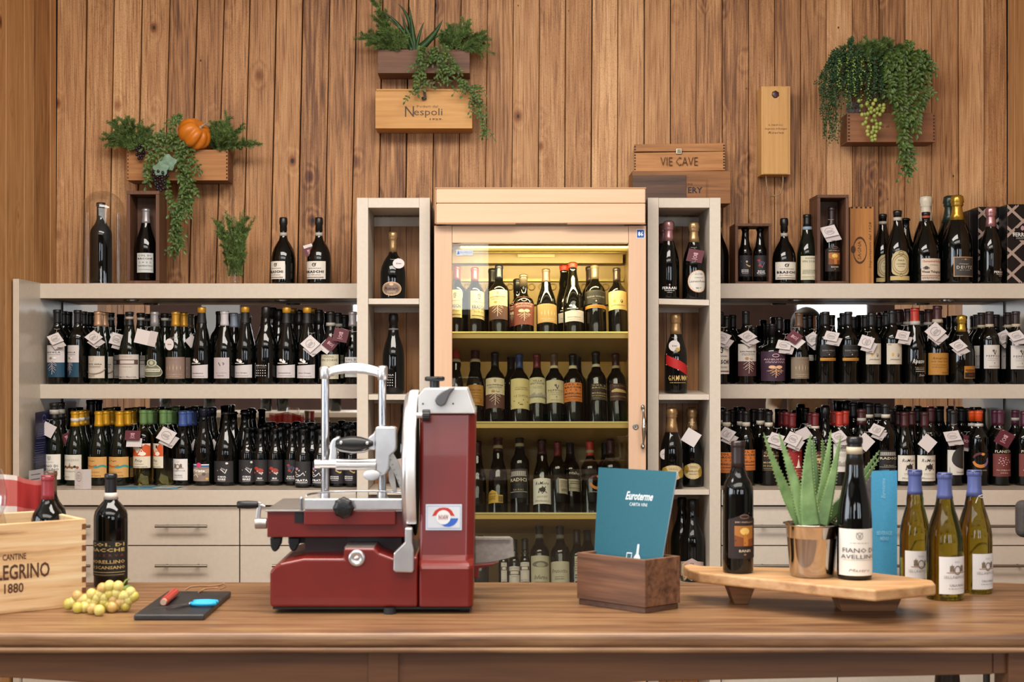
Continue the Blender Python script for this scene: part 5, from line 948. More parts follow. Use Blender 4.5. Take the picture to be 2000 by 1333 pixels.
# ---------------------------------------------------------------- bottles leaning back inside the cooler
def cool(lb_, cx, top, w_, base, d=5.575, **kw):
    z0 = PZ(base, 5.5) - (d - 5.508) * math.tan(LEAN) + .004
    return bottle(lb_, cx, top, w_, d, z0, lean=LEAN, group='bottles leaning back in the wine cooler', **kw)
for i, row in enumerate([
 [('cooler top shelf, first, cream label cut by the door frame', 891, 519, 38, dict(cap='rd', lab='bracream', lb=(876, 902, 571, 626))), ('cooler top shelf, second, red cap and cream label with a seal', 927, 522, 38, dict(cap='rd', lab='bracream', lb=(919, 946, 573, 628))),
  ('cooler top shelf, black cap, white over brown roots label', 975, 517, 41, dict(cap='nk', lab='pasb', lb=(956, 991, 571, 630))), ('cooler top shelf, squat bottle with plum red label', 1023.5, 536, 41, dict(shape='sqt', cap='bz', lab='augr', lb=(1004, 1043, 584, 640))),
  ('cooler top shelf, gold-tan label with five pale strokes', 1068, 525, 40, dict(shape='bur', cap='br', lab='tram3', lb=(1050, 1088, 599, 636))), ('cooler top shelf, red top and white slanted label', 1121, 512, 41, dict(shape='bur', cap='rr', cz=.93, lab='kalb', lb=(1104, 1140, 611, 634))),
  ('cooler top shelf, bronze cap and dark label above a gold bar', 1164.5, 517, 41, dict(cap='bz', lab='elena', lb=(1145, 1184, 572, 618))), ('cooler top shelf, last, cream and orange tinted label', 1208, 523, 38, dict(cap='bk', lab='stefc', lb=(1190, 1225, 573, 610)))],
 [('cooler second shelf, red cap, cut by the door frame', 889, 679, 34, dict(shape='bur', cap='rr', band='#c8b890', bz=(.80, .84))), ('cooler second shelf, deep red cap and amber label', 928, 679, 37, dict(shape='bur', cap='dr', band='#c8b890', bz=(.80, .84), lab='amarone', lb=(911, 944, 757, 797))),
  ('cooler second shelf, black cap, white over brown roots label', 967, 690, 41, dict(cap='k', lab='pasb', lb=(949, 985, 744, 803))), ('cooler second shelf, navy cap and long straw label', 1015, 693, 39, dict(cap='dn', lab='difese', lb=(998, 1034, 745, 804))),
  ('cooler second shelf, red-brown cap and grey-cream label of a drawn house', 1050, 693, 34, dict(cap='rd', lab='vilc', lb=(1034, 1066, 742, 792))), ('cooler second shelf, brown cap and cream label with a drawn horse', 1084, 692, 38, dict(cap='br', band='#c8b890', bz=(.79, .83), lab='pepc', lb=(1068, 1102, 748, 792))),
  ('cooler second shelf, orange block letter label', 1121, 693, 40, dict(cap='k', band='#c8b890', bz=(.79, .835), lab='orangeb', lb=(1103, 1137, 753, 790))), ('cooler second shelf, black label with gold block letters', 1167, 689, 38, dict(cap='k', band='#c8b890', bz=(.79, .83), lab='blackg', lb=(1155, 1186, 755, 787))),
  ('cooler second shelf, last, dark brown label with a gold villa', 1206, 692, 38, dict(cap='dr', band='#a89870', bz=(.79, .83), lab='brown', lb=(1192, 1225, 755, 788)))],
 [('cooler third shelf, partly behind the red slicer', 932, 866, 36, dict(shape='bur', cap='dr')), ('cooler third shelf, small yellow arched label', 973, 856, 38, dict(shape='bur', cap='dr', band='#a89870', bz=(.84, .885), lab='yell', lb=(952, 982, 962, 987))),
  ('cooler third shelf, black label with silver coliseum', 1016, 849, 38, dict(cap='k', band='#a89870', bz=(.83, .87), lab='radici', lb=(998, 1030, 922, 978))), ('cooler third shelf, cream horseman label', 1060, 863, 38, dict(shape='bur', cap='dr', lab='remoro', lb=(1042, 1077, 940, 989))),
  ('cooler third shelf, brown cap and small back label', 1091, 867, 37, dict(cap='rd', lab='backl', lb=(1092, 1112, 941, 969))), ('cooler third shelf, black cap and small cream label under white letters', 1116, 863, 37, dict(d=5.655, cap='k', lab='ntal', lb=(1111, 1134, 928, 965))),
  ('cooler third shelf, orange-red cap and flame ring on the glass', 1155, 866, 38, dict(cap='rr', band='#a89870', bz=(.84, .88), lab='flame', lb=(1149, 1174, 920, 970))), ('cooler third shelf, last, plain dark bottle above the teal menu', 1196, 862, 40, dict(cap='dr'))],
 [('cooler bottom shelf, cream label with grey mountain drawing', 1055, 1031, 38, dict(cap='bk', band='#8a8270', bz=(.82, .87), lab='inferno', lb=(1038, 1073, 1092, 1150))), ('cooler bottom shelf, cream label with grey script', 1096, 1032, 39, dict(cap='bk', band='#8a8270', bz=(.82, .87), lab='prunot', lb=(1077, 1112, 1103, 1150))),
  ('cooler bottom shelf, slim bottle beside the dark wooden box', 1129, 1041, 32, dict(cap='bk', lab='backl', lb=(1123, 1140, 1093, 1140))), ('cooler bottom shelf, dark bottle just left of the dark wooden box', 1150, 1033, 38, dict(d=5.66, cap='k')),
  ('cooler bottom shelf, small bottle with gold banded label under the tray', 1005, 1060, 21, dict(cap='k', lab='collio', lb=(990, 1016, 1111, 1150))), ('cooler bottom shelf, small bottle with cream label, second under the tray', 984, 1062, 20, dict(cap='k', lab='collio', lb=(979, 990, 1104, 1140))),
  ('cooler bottom shelf, small bottle right of the gold banded label', 1026, 1058, 20, dict(cap='k', lab='collio', lb=(1017, 1034, 1103, 1140))), ('cooler bottom shelf, dark small bottle beside the slicer body', 938, 1052, 34, dict(cap='k'))]]):
    base = (650, 825.5, 1003.5, 1172)[i]
    for lb_, cx, top, w_, kw in row: cool(uniq('bottle on the ' + lb_.replace(',', ' with', 1) if False else 'bottle, ' + lb_), cx, top, w_, base, **kw)
for lb_, cx, top, base, kw in (('dark cap just left of the roots label, cooler top shelf, rear row', 962, 524, 650, dict(cap='k')), ('dark cap just left of the plum label, cooler top shelf, rear row', 1011.5, 545, 650, dict(shape='sqt', cap='k', lab='augr', lb=(994, 1012, 590, 642))),
    ('red cap just left of the white slanted label, cooler top shelf, rear row', 1104.5, 517, 650, dict(shape='bur', cap='rr', cz=.93, lab='kalb', lb=(1091, 1120, 615, 636))), ('dark cap just left of the gold bar label, cooler top shelf, rear row', 1155.5, 520, 650, dict(cap='bk')),
    ('dark bottle between the roots and straw labels, cooler second shelf, rear row', 999, 696, 825.5, dict(cap='k')), ('black cap just right of the orange label, cooler second shelf, rear row', 1130, 696, 825.5, dict(cap='k')),
    ('dark cap near the door frame, cooler third shelf, rear row', 1186, 864, 1003.5, dict(cap='k'))):
    cool('bottle with ' + lb_, cx, top, 37, base, d=5.66, **kw)

# ---------------------------------------------------------------- price tags
for a in [
 ('pale folded tag on the first teal label bottle', 108, 662, 5.79, 25, 28), ('pale folded tag beside the copper capsules', 183, 659, 5.79, 26, 45), ('pale folded tag left of the banded pale label', 228, 663, 5.88, 25, -18, .9), 
 ('pale folded diamond tag on the fourth slanted label bottle', 606, 672, 5.79, 28, 45, .9), ('pale folded tag at the half hidden cream label', 1411, 660, 5.79, 27, -28), ('pale folded tag on the grey over wine red label bottle', 1460, 657, 5.79, 27, 40, .62),
 ('pale folded tag on the squat purple label bottle', 1531, 674, 5.79, 28, -12, .6), ('pale tag tucked left of the first gold bar label', 1587, 662, 5.86, 25, 38, .8), ('pale folded tag on the first gold bar label bottle', 1624, 657, 5.79, 27, -16, .65),
 ('pale folded tag between gold bar and beige labels', 1692, 668, 5.79, 26, 70, .85), ('pale folded tag right of the second beige label', 1763, 655, 5.79, 25, -14, .7), ('pale folded diamond tag on the amber label bottle', 1827, 648, 5.78, 30, 45, .9),
 ('pale folded tag on the gold foil bottle', 1872, 675, 5.78, 26, 36, .7), ('pale folded tag left of the edge horse label', 1961, 658, 5.86, 26, 32, .8), ('pale folded tag on the edge horse label bottle', 1985, 656, 5.78, 28, 26, .6),
 ('pale folded tag on the column side orange label bottle', 1420, 848, 5.74, 26, 58, .8), ('pale folded diamond tag on the black and gold label bottle', 1515, 858, 5.73, 28, -24, .75), ('pale diamond tag on the bright red label bottle', 1549, 858, 5.73, 27, -28, .85),
 ('pale folded tag over the drawn house label bottle', 1638, 853, 5.73, 27, 30, .7), ('pale folded tag left of the coliseum label', 1712, 840, 5.73, 24, 62, .8), ('pale folded tag on the half disc label bottle', 1860, 852, 5.73, 30, 12, .62),
 ('pale folded diamond tag on the second pale gold bottle', 325, 851, 5.74, 30, -30, .85), ('pale folded tag on the boxed bottle of the tall dark case, upper right shelf', 1620, 452, 5.862, 30, 18, .7)]:
    price_tag(a[0], a[1], a[2], a[3], a[4], a[5], a[6] if len(a) > 6 else .75)
price_tag('wide open pale tag below the silver capsule', 285, 660, 5.79, 28, -13, .9, kind='wide', mark=False)
price_tag('oval pale tag on the taupe label bottle, left shelf', 331, 673, 5.79, 17, 0, 1.35, kind='round', neck=(343, 659))
price_tag('grey card seen edge on right of the taupe label, left shelf', 374, 667, 5.88, 19, 40, 1.0, 'g', 'plain')
price_tag('lower maroon tag with white back flap above the cream label', 645, 672, 5.79, 24, 50, .95, 'm', back=(-8, 6))
price_tag('upper maroon tag beside the grey label bottle', 665.5, 655, 5.77, 29, -12, .9, 'm', 'plain', neck=(692, 648))
price_tag('pale bent tag at the left end of the counter', 94, 840, 5.74, 26, 62, .95, kind='plain', mark=False)
price_tag('small maroon tag left of the painted figures label', 131, 856, 5.80, 21, 28, .9, 'm')
price_tag('maroon tag between the wave label and pale gold bottles', 259, 851, 5.73, 30, -2, .62, 'm', back=(3, 14))
price_tag('grey card beside the blue capped front bottle', 384, 872, 5.84, 22, 62, .95, 'g', 'plain')
price_tag('white wing card hanging at the large swimmer label neck', 414, 871, 5.84, 20, -60, .95, 'w', 'plain', mark=False, neck=(400, 852))
price_tag('maroon tag on the taupe strokes bottle, right shelf', 1551, 659, 5.78, 25, 50, .85, 'm')
price_tag('grey card left of the brown label behind aloe', 1570, 848, 5.74, 26, 30, .8, 'g', 'plain')
price_tag('blank pale diamond tag right of the tall table bottle', 1690, 864, 5.72, 27, 48, 1.0, kind='plain', mark=False)
price_tag('blank pale diamond tag on the second horseman bottle', 1811.5, 866, 5.72, 27, 50, 1.0, kind='plain', mark=False)
price_tag('maroon card half hidden left of the flame ring bottle', 1886, 862, 5.80, 24, 80, .95, 'm')
price_tag('maroon diamond tag on the flower label bottle', 1962, 857, 5.72, 32, -30, .9, 'm', 'plain', neck=(1950, 838))
price_tag('round pale tag on the top champagne of the left column', 778.5, 515, 5.63, 23, 0, .85, kind='round', neck=(768, 507))
price_tag('maroon tag on the round cream label champagne', 1358, 500, 5.60, 31, -12, .8, 'm', 'plain', neck=(1355, 484))
price_tag('round pale tag on the red sash champagne', 1317, 676, 5.60, 22, 0, 1.0, kind='round', neck=(1318, 660))
price_tag('oval pale tag on the oval leaf label champagne in front', 1297, 888, 5.58, 16, 0, 1.25, kind='round', neck=(1308, 872))
price_tag('pale diamond tag on the rear oval leaf label champagne', 1350, 855, 5.62, 30, -32, .95, kind='plain', mark=False, neck=(1351, 826))
price_tag('dark red and white tag on the second round bodied bottle, upper left shelf', 603, 492, 5.90, 18, 20, .9, 'm', back=(0, -7), neck=(622, 478))
# ---------------------------------------------------------------- wooden cases
def case(label, x0, x1, y0, y1, z0, z1, m, th=.009, openf='front', group=None, cat='box', name='wooden_case', back=True, mside=None):
    """a box of thin boards; openf names the missing side"""
    r = empty(name, ((x0 + x1) / 2, (y0 + y1) / 2, z0), label, cat, group); ms = mside or m
    e = .0003
    if openf != 'left': MB().box(x0, x0 + th, y0 + (th if openf != 'front' else 0) + e, y1, z0 + th + e, z1 - (th if openf != 'top' else 0) - e, ms).build('side_board', r, bevel=.001)
    MB().box(x1 - th, x1, y0 + (th if openf != 'front' else 0) + e, y1, z0 + th + e, z1 - (th if openf != 'top' else 0) - e, ms).build('side_board', r, bevel=.001)
    MB().box(x0, x1, y0 + (th if openf != 'front' else 0) + e, y1, z0, z0 + th, ms).build('bottom_board', r, bevel=.001)
    if openf != 'top': MB().box(x0, x1, y0 + (th if openf != 'front' else 0) + e, y1, z1 - th, z1, ms).build('top_board', r, bevel=.001)
    if openf != 'front': MB().box(x0, x1, y0, y0 + th, z0, z1, m).build('front_board', r, bevel=.001)
    if back: MB().box(x0 + th + e, x1 - th - e, y1 - th, y1 - e, z0 + th + e, z1 - (th if openf != 'top' else 0) - e, ms).build('back_board', r)
    return r
def dovetail(r, x, y, z0, z1, n, w_=.006, m=None):
    b = MB(); h = (z1 - z0) / (2 * n)
    for i in range(n): b.box(x - w_ / 2, x + w_ / 2, y - .0006, y - .0001, z0 + h * (2 * i + .5), z0 + h * (2 * i + 1.5), m or mat('#3a2010', .7))
    b.build('joint_fingers', r)
def face_print(r, ops, px0, px1, py0, py1, d, name='stamp'):
    o0 = srf(px0, py1, d); b = MB()
    prints(b, ops, flat_mp(o0, (PX(px1, d) - PX(px0, d), 0, 0), (0, 0, PZ(py0, d) - PZ(py1, d)), .00015), 1); b.build(name, r)
DT = 5.93
BROWNINK = mat('#4a2c16', .7)
# dome
r = empty('glass_dome', (PX(201, DT), DT, ZT1), 'clear glass bell dome over a dark bottle, at the left end of the top shelf', 'glass dome')
Rd = 41.5 * DT / F; Hd = PZ(373, DT) - ZT1
MB().lathe([(Rd, 0), (Rd, Hd - Rd * .95)] + [(Rd * math.cos(a), Hd - Rd * .95 + Rd * .95 * math.sin(a)) for a in (.2, .4, .6, .8, 1.0, 1.2, 1.4, 1.55)], CLEAR, 40, Matrix.Translation((PX(201, DT), DT, ZT1))).build('glass_bell', r)
MB().lathe([(Rd - .001, .0002), (Rd + .0014, .0002), (Rd + .0014, .004), (Rd - .001, .004)], mat('#9c8c78', .1, spec=.8), 40, Matrix.Translation((PX(201, DT), DT, ZT1))).build('rim', r)
bottle('dark bottle with brown cork standing inside the glass dome', 197, 397, 43, DT, ZT1 + .001, 'bdx', 'k', 'bk', 'foil', .955)
r = case('narrow upright dark wooden case holding one bottle, left of the hanging vine', PX(247, 5.85), PX(311, 5.85), 5.85, 5.99, ZT1, PZ(373, 5.85), BOX_DARK, .0145, 'front')
bottle('dark bottle with pale block letter label inside the narrow upright case', 285, 408, 41, 5.915, ZT1 + .0155, 'bur', 'k', 'si', 'foil', .80, lab='colver', lb=(272, 302, 496, 534))
wide_g = 'round bodied bottles on the top shelves'
bottle('round bodied black bottle with white label, left of its tagged twin', 553.5, 425, 48, DT, ZT1, 'brs', 'k', 'k', 'blob', .80, WB, (.725, .775), lab='braschi', lb=(530, 560, 512, 546.5), group=wide_g)
bottle('round bodied black bottle with white label and red and white tag', 623, 425, 48, DT, ZT1, 'brs', 'k', 'k', 'blob', .80, WB, (.725, .775), lab='braschi', lb=(600, 638, 512, 546.5), group=wide_g)
# right top shelf
bottle('dark sparkling bottle half behind the right column, top shelf', 1402, 432, 42, DT, ZT1, 'spk', 'k', 'k', 'blob')
r = case('dark open wooden frame holding two small beer bottles', PX(1436, 5.86), PX(1507, 5.86), 5.86, 6.0, ZT1, PZ(436.5, 5.86), BOX_DARK, .0115, 'front', back=False)
bottle('small beer bottle with scroll drawing in the dark wooden frame', 1455.5, 446, 27, 5.92, ZT1 + .012, 'beer', 'k', 'k', 'crown', lab='betana', lb=(1443, 1467, 500, 541))
bottle('small beer bottle with purple drawing in the dark wooden frame', 1484.5, 446, 27, 5.92, ZT1 + .012, 'beer', 'k', 'k', 'crown', lab='bale', lb=(1472, 1497, 500, 541))
bottle('round bodied black bottle with white label between frame and upright case, right', 1531.5, 426.5, 46, DT, ZT1, 'brs', 'k', 'k', 'blob', .80, WB, (.725, .775), lab='braschi', lb=(1512, 1551.5, 513.5, 547.5), group=wide_g)
bottle('green-black bottle with cream printed label left of the tall dark case', 1576.5, 420, 39, DT, ZT1, 'bur', 'g', 'k', 'foil', .83, '#8ea0b0', (.785, .83), lab='soave', lb=(1561.5, 1594, 501.5, 548))
r = case('tall dark wooden case holding one tagged bottle, right top shelf', PX(1596.5, 5.85), PX(1658, 5.85), 5.85, 6.0, ZT1, PZ(380.5, 5.85), BOX_DARK, .0125, 'front')
bottle('dark bottle with picture label inside the tall dark case', 1624.5, 406, 33, 5.91, ZT1 + .0135, 'bdx', 'k', 'bk', 'foil', .76, lab='banfi', lb=(1610, 1640.5, 481, 531.5))
r = empty('wine_crate', (PX(1683, 5.90), 5.95, ZT1), 'flat light wooden wine crate standing upright with sideways stamped writing', 'crate')
MB().box(PX(1660, 5.9), PX(1706.5, 5.9), 5.9, 5.945, ZT1, PZ(404, 5.9), wood('crate_orange', '#c48a4a', '#aa7034', '#6e401c', along='z', contrast=.8, knots=.2)).build('crate_body', r, bevel=.0015)
b = MB()
for i in range(5): b.box(PX(1662 + i * 9, 5.9), PX(1666 + i * 9, 5.9), 5.8992, 5.8999, PZ(407.5, 5.9), PZ(404, 5.9), mat('#3a2010', .7))
b.build('joint_fingers', r)
face_print(r, [('ring', .42, .43, .28, .165, .03, BROWNINK), ('t', 'SAGNA', .40, .43, .15, .24, BROWNINK, {'rot': 1}), ('o', .14, .44, .10, .05, BROWNINK), ('t', 'Importatori dal 1928', .86, .50, .14, .60, BROWNINK, {'rot': 1, 'i': .2})], 1660, 1706.5, 404, 553.5, 5.8998)
bottle('black bottle with ornate gold crest label, half behind its twin', 1724, 419, 43, 5.998, ZT1, 'bur', 'k', 'k', 'foil', .93, '#b4aca0', (.86, .90), lab='masi', lb=(1708, 1742, 498, 552))
bottle('black bottle with ornate gold crest label, the whole one', 1753, 412, 47, 5.88, ZT1, 'bur', 'k', 'k', 'foil', .93, '#b4aca0', (.865, .91), lab='masi', lb=(1735, 1771, 491, 549))
bottle('plain dark bottle half behind the whole gold crest label bottle', 1769, 427, 38, 6.01, ZT1, 'bur', 'k', 'k', 'crown')
bottle('cream foil champagne standing behind the antique lettered bottle', 1808.5, 383.5, 50, 5.99, ZT1, 'spk', 'k', 'cr', 'spk', .72)
bottle('broad bottle with antique red and black lettered label', 1808.5, 415.5, 53, 5.885, ZT1, 'bur', 'k', 'k', 'foil', .90, '#a84830', (.92, .95), lab='chateau', lb=(1793, 1832.5, 507, 549.5))
bottle('dark green foil magnum half behind the gold necked magnum', 1855, 383, 56, 6.00, ZT1, 'spk', 'k', 'gr', 'spk', .70)
bottle('magnum with gold neck foil, orange top and dark framed label', 1869.5, 382, 58, 5.89, ZT1, 'spk', 'k', 'gfl', 'spk', .72, '#a04a2c', (.93, .985), lab='deutz', lb=(1854.5, 1894, 504, 542.5))
def gift_box(label, p0, p1, top, d0, d1, pat, brand):
    x0, x1 = PX(p0, d0), PX(p1, d0); zt = PZ(top, d0)
    r = empty('gift_box', ((x0 + x1) / 2, d0, ZT1), label, 'gift box', 'black diamond patterned gift boxes')
    MB().box(x0, x1, d0, d1, ZT1, zt, mat('#0d0c0e', .22)).build('carton', r, bevel=.003)
    if pat:
        m = mat('#b09c92', .35, .3); ops = []; hp = 155.0; per_ = 41 / hp; sl = (p1 - p0) * (20.5 / 22) / hp
        for k in range(-6, 12):
            for off in (0, 3.6 / hp):
                c = k * per_ + .06; ops += [('l', [(0, c + off), (1, c + sl + off)], .022, m), ('l', [(0, c + per_ / 2 - off), (1, c + per_ / 2 - sl - off)], .022, m)]
        # clip to the face
        out = []
        for _, pts, wd, mm in ops:
            (u0, v0), (u1, v1) = pts; seg = []
            for i in range(25):
                q = i / 24; v = v0 + (v1 - v0) * q
                if .01 < v < .99: seg.append((u0 + (u1 - u0) * q, v))
            if len(seg) > 1: out.append(('l', seg, wd, mm))
        if brand: out += [('r', .25, .80, .55, .70, mat('#0d0c0e', .22)), ('t', 'FERRARI', .5, .62, .62, .05, '#d8d4d0', {'b': .02}), ('t', 'MAXIMUM', .5, .575, .4, .025, '#a8a4a0'), ('o', .5, .70, .06, .03, '#b08a90')]
        prints(b := MB(), out, flat_mp((x0, d0 - .0004, ZT1), (x1 - x0, 0, 0), (0, 0, zt - ZT1), .00012), 1); b.build('printed_pattern', r)
    return r
gift_box('small plain black gift box next to the gold necked magnum', 1893, 1910, 410, 5.97, 6.05, False, False)
gift_box('black gift box with diamond lines behind the pink foil bottle', 1910, 1957, 404, 5.965, 6.06, True, False)
gift_box('black gift box with diamond lines and white lettering at the frame edge', 1967, 2026, 399, 5.86, 5.96, True, True)
bottle('pink foil sparkling bottle before the black gift boxes', 1935.5, 405, 41, 5.865, ZT1, 'spk', 'k', 'pk', 'spk', .745, lab='ferrari', lb=(1933, 1957, 527, 542))

# ---------------------------------------------------------------- foliage helpers
def bez(p0, p1, p2, n):
    p0, p1, p2 = map(Vector, (p0, p1, p2))
    return [p0 * (1 - t) ** 2 + p1 * 2 * t * (1 - t) + p2 * t * t for t in [i / n for i in range(n + 1)]]
def needles(b, path, m, L=.017, w_=.0016, per=10, r=RN, spread=1.0):
    for i in range(len(path) - 1):
        t = (path[i + 1] - path[i]); tn = t.normalized()
        for k in range(per):
            p = path[i] + t * (k / per); a = Vector((r.uniform(-1, 1), r.uniform(-1, 1), r.uniform(-1, 1)))
            a = (a - tn * a.dot(tn)).normalized(); d = (a * spread + tn * .9).normalized() * L * r.uniform(.6, 1.1)
            s = d.cross(Vector((r.uniform(-1, 1), r.uniform(-1, 1), .3))).normalized() * w_ / 2
            q = p + d; mid = p + d * .5 + Vector((0, 0, .0015))
            b.add([p, mid + s, q, mid - s], [(0, 1, 2, 3)], m)
def leaf(b, p, dirv, nrm, L, W, m):
    dirv = dirv.normalized(); s = dirv.cross(nrm).normalized(); n = s.cross(dirv).normalized()
    P = [p, p + dirv * L * .3 + s * W * .42, p + dirv * L * .62 + s * W * .46, p + dirv * L, p + dirv * L * .62 - s * W * .46, p + dirv * L * .3 - s * W * .42, p + dirv * L * .45 + n * L * -.10]
    b.add(P, [(0, 1, 6), (1, 2, 6), (2, 3, 6), (3, 4, 6), (4, 5, 6), (5, 0, 6)], m)
def pinnate(b, path, m, L=.026, W=.014, step=.010, r=RN):
    acc = 0
    for i in range(len(path) - 1):
        t = path[i + 1] - path[i]; ln = t.length; tn = t.normalized(); n = max(1, int(ln / step))
        for k in range(n):
            p = path[i] + t * (k / n)
            side = tn.cross(Vector((0, -1, 0))).normalized()
            for sg in (-1, 1):
                d = side * sg + tn * .75 + Vector((0, -r.uniform(0, .5), 0)); leaf(b, p, d, Vector((r.uniform(-.4, .4), -1, r.uniform(-.1, .6))), L * r.uniform(.75, 1.1), W * r.uniform(.8, 1.1), m)
    leaf(b, path[-1], t, Vector((0, -1, 0)), L, W, m)
def rosemary(label, base, tips, d=6.0, sub=10, name='rosemary_plant', cat='plant', L=.017, group=None):
    """base and tips in pixels"""
    r = empty(name, srf(base[0], base[1], d), label, cat, group); bn = MB(); bs = MB(); rr = random.Random(int(base[0]))
    for tx, ty in tips:
        p0 = srf(base[0] + rr.uniform(-14, 14), base[1], d + rr.uniform(-.04, .03)); p2 = srf(tx, ty, d + rr.uniform(-.07, .03)); p1 = (p0 + p2) / 2 + Vector((rr.uniform(-.02, .02), -.01, .03 if abs(tx - base[0]) > 20 else 0))
        path = bez(p0, p1, p2, 8); bs.tube(path, [.0014 - .0001 * i for i in range(9)], STEMG, 4); needles(bn, path, LEAF3, L, w_=.0018, per=34, r=rr)
        for k in range(sub):
            q = path[rr.randint(1, 6)]; tn = (p2 - p0).normalized(); e = q + (tn + Vector((rr.uniform(-.8, .8), rr.uniform(-.5, .3), rr.uniform(-.4, .8)))).normalized() * rr.uniform(.025, .055)
            e.y = min(e.y, DW - .012)
            sp = bez(q, (q + e) / 2 + Vector((0, 0, .006)), e, 4); bs.tube(sp, .0008, STEMG, 3); needles(bn, sp, LEAF3, L * .9, w_=.0018, per=30, r=rr)
    bs.build('stems', r); tag(bn.build('foliage', r), kind='stuff'); return r
def vine(label, strands, d=5.98, name='trailing_vine', m=None, L=.025, W=.013, subs=True, group=None, seed=1):
    """strands: lists of pixel points from the top down"""
    rr = random.Random(seed); x0, y0 = strands[0][0][:2]
    r = empty(name, srf(x0, y0, d), label, 'plant', group); bl = MB(); bs = MB()
    for s in strands:
        P = [srf(p[0], p[1], d + (p[2] if len(p) > 2 else rr.uniform(-.03, .01))) for p in s]
        path = []
        for i in range(len(P) - 1):
            for k in range(4): path.append(P[i].lerp(P[i + 1], k / 4) + Vector((rr.uniform(-.003, .003), rr.uniform(-.004, .002), 0)))
        path.append(P[-1]); bs.tube(path, .0012, STEMG, 4); pinnate(bl, path, m or LEAF1, L, W, .013, rr)
        if subs:
            for k in range(0, len(path) - 1, 2):
                q = path[k]; e = q + Vector((rr.uniform(-.045, .045), rr.uniform(-.03, .0), rr.uniform(-.06, -.015))); sp = bez(q, (q + e) / 2 + Vector((0, -.01, .01)), e, 3)
                bs.tube(sp, .0008, STEMG, 3); pinnate(bl, sp, m or LEAF1, L * .9, W * .9, .013, rr)
    bs.build('stems', r); tag(bl.build('leaves', r), kind='stuff'); return r
def grapes(label, cx, cy, w_, h_, d, rad, m1, m2, n, name='grape_bunch', loc=None, stem=True):
    rr = random.Random(int(cx)); r = empty(name, srf(cx, cy, d), label, 'grapes'); us = d / F
    sm = [MB().ball((0, 0, 0), rad, mm, 14, 9).build('grape', mesh_only=True) for mm in (m1, m2)]
    pl = []
    tries = 0
    while len(pl) < n and tries < 4000:
        tries += 1; v = rr.random(); hw = (w_ / 2) * (1 - v) ** .6 + 3; x = rr.uniform(-hw, hw) * us; z = -v * h_ * us; y = rr.uniform(-.5, .1) * hw * us
        p = Vector((x, y, z))
        if all((p - q).length > rad * 1.55 for q in pl): pl.append(p)
    for p in pl:
        o = link(rr.choice(sm), 'grape', r); o.location = p; o.scale = (1, 1, rr.uniform(1.0, 1.15))
    if stem: MB().tube([(0, 0, rad), (0, .005, -h_ * us * .5), (0, .005, -h_ * us * .9)], .0018, STEMG, 5).build('stem').parent = r
    return r

# ---------------------------------------------------------------- left planter
D6 = 6.0
r = case('orange-brown planter case on the wall with pumpkin and hanging vine', PX(247.5, D6), PX(445, D6), D6, 6.125, PZ(352.5, D6), PZ(292.5, D6), BOX_MIDX, .008, 'top', name='wall_planter', cat='planter', mside=BOX_DARKX)
dovetail(r, PX(444.5, D6) - .003, D6, PZ(351, D6), PZ(294, D6), 8); dovetail(r, PX(249, D6) + .002, D6, PZ(351, D6), PZ(294, D6), 8, .004)
rosemary('spreading needle leaved sprigs at the left of the orange-brown planter', (272, 296), [(196, 272), (203, 262), (215, 240), (222, 262), (240, 236), (232, 252), (252, 248), (262, 234), (277, 236), (288, 250), (205, 285), (225, 288), (240, 275), (262, 262), (296, 272)], 6.02)
rosemary('needle leaved sprigs at the right of the orange-brown planter', (424, 296), [(408, 248), (416, 240), (430, 238), (452, 230), (446, 250), (478, 250), (462, 262), (508, 284), (490, 288), (448, 275), (432, 258), (410, 272), (470, 290)], 6.02)
vine('leafy vine spilling over the orange-brown planter and hanging low', [[(335, 268), (312, 262), (296, 285), (288, 320), (284, 365)], [(340, 266), (330, 290), (320, 330), (328, 372), (338, 410), (346, 440)], [(350, 265), (352, 300), (360, 350), (352, 400), (348, 440)], [(355, 268), (375, 290), (372, 330), (378, 370), (370, 400)], [(345, 262), (322, 275), (305, 300), (298, 345)],
      [(352, 270), (345, 320), (356, 360), (366, 385), (345, 425), (338, 455), (344, 475), (341, 498)], [(358, 272), (368, 310), (366, 355), (352, 395), (342, 430), (350, 462), (352, 478)], [(342, 238), (344, 232), (348, 226)]], 5.975, seed=4)
grapes('small dark grape bunch at the planter rim, left of the vine', 275, 285, 20, 26, 5.97, .0062, mat('#2a1a26', .25), mat('#1c1620', .25), 18)
grapes('dark grape bunch hanging under the grey-green leaves', 314, 334, 28, 40, 5.93, .0068, mat('#241a26', .22), mat('#1a1c28', .22), 30)
r = empty('grape_leaf', srf(325, 325, 5.92), 'pair of grey-green lobed leaves above the hanging dark grapes', 'leaf')
for cx, cy, s in ((327, 318, 17), (314, 330, 15)):
    b = MB(); c = srf(cx, cy, 5.925 if cx > 320 else 5.915); P = [c + Vector((0, -.006, 0))]; n = 18; u = 5.92 / F
    for i in range(n):
        a = 2 * math.pi * i / n; q = s * u * (1 + .16 * math.sin(a * 5 + cx)); P.append(c + Vector((q * math.cos(a), .004 * math.sin(a * 3), q * math.sin(a) * .9)))
    b.add(P, [(0, i + 1, (i + 1) % n + 1) for i in range(n)], noisy('grey_leaf', '#5c7a66', '#7a9880', 60, .6), True).build('leaf_blade', r)
b = MB(); pc = srf(380, 262, 5.985); r = empty('pumpkin', pc, 'orange ribbed pumpkin with pale stem lying on the planter', 'pumpkin')
Rp = 34 * 5.98 / F; MP = Matrix.Translation(pc) @ Matrix.Rotation(math.radians(48), 4, 'Y') @ Matrix.Rotation(math.radians(24), 4, 'X')
n = 90; k = 18; vs = []; fs = []
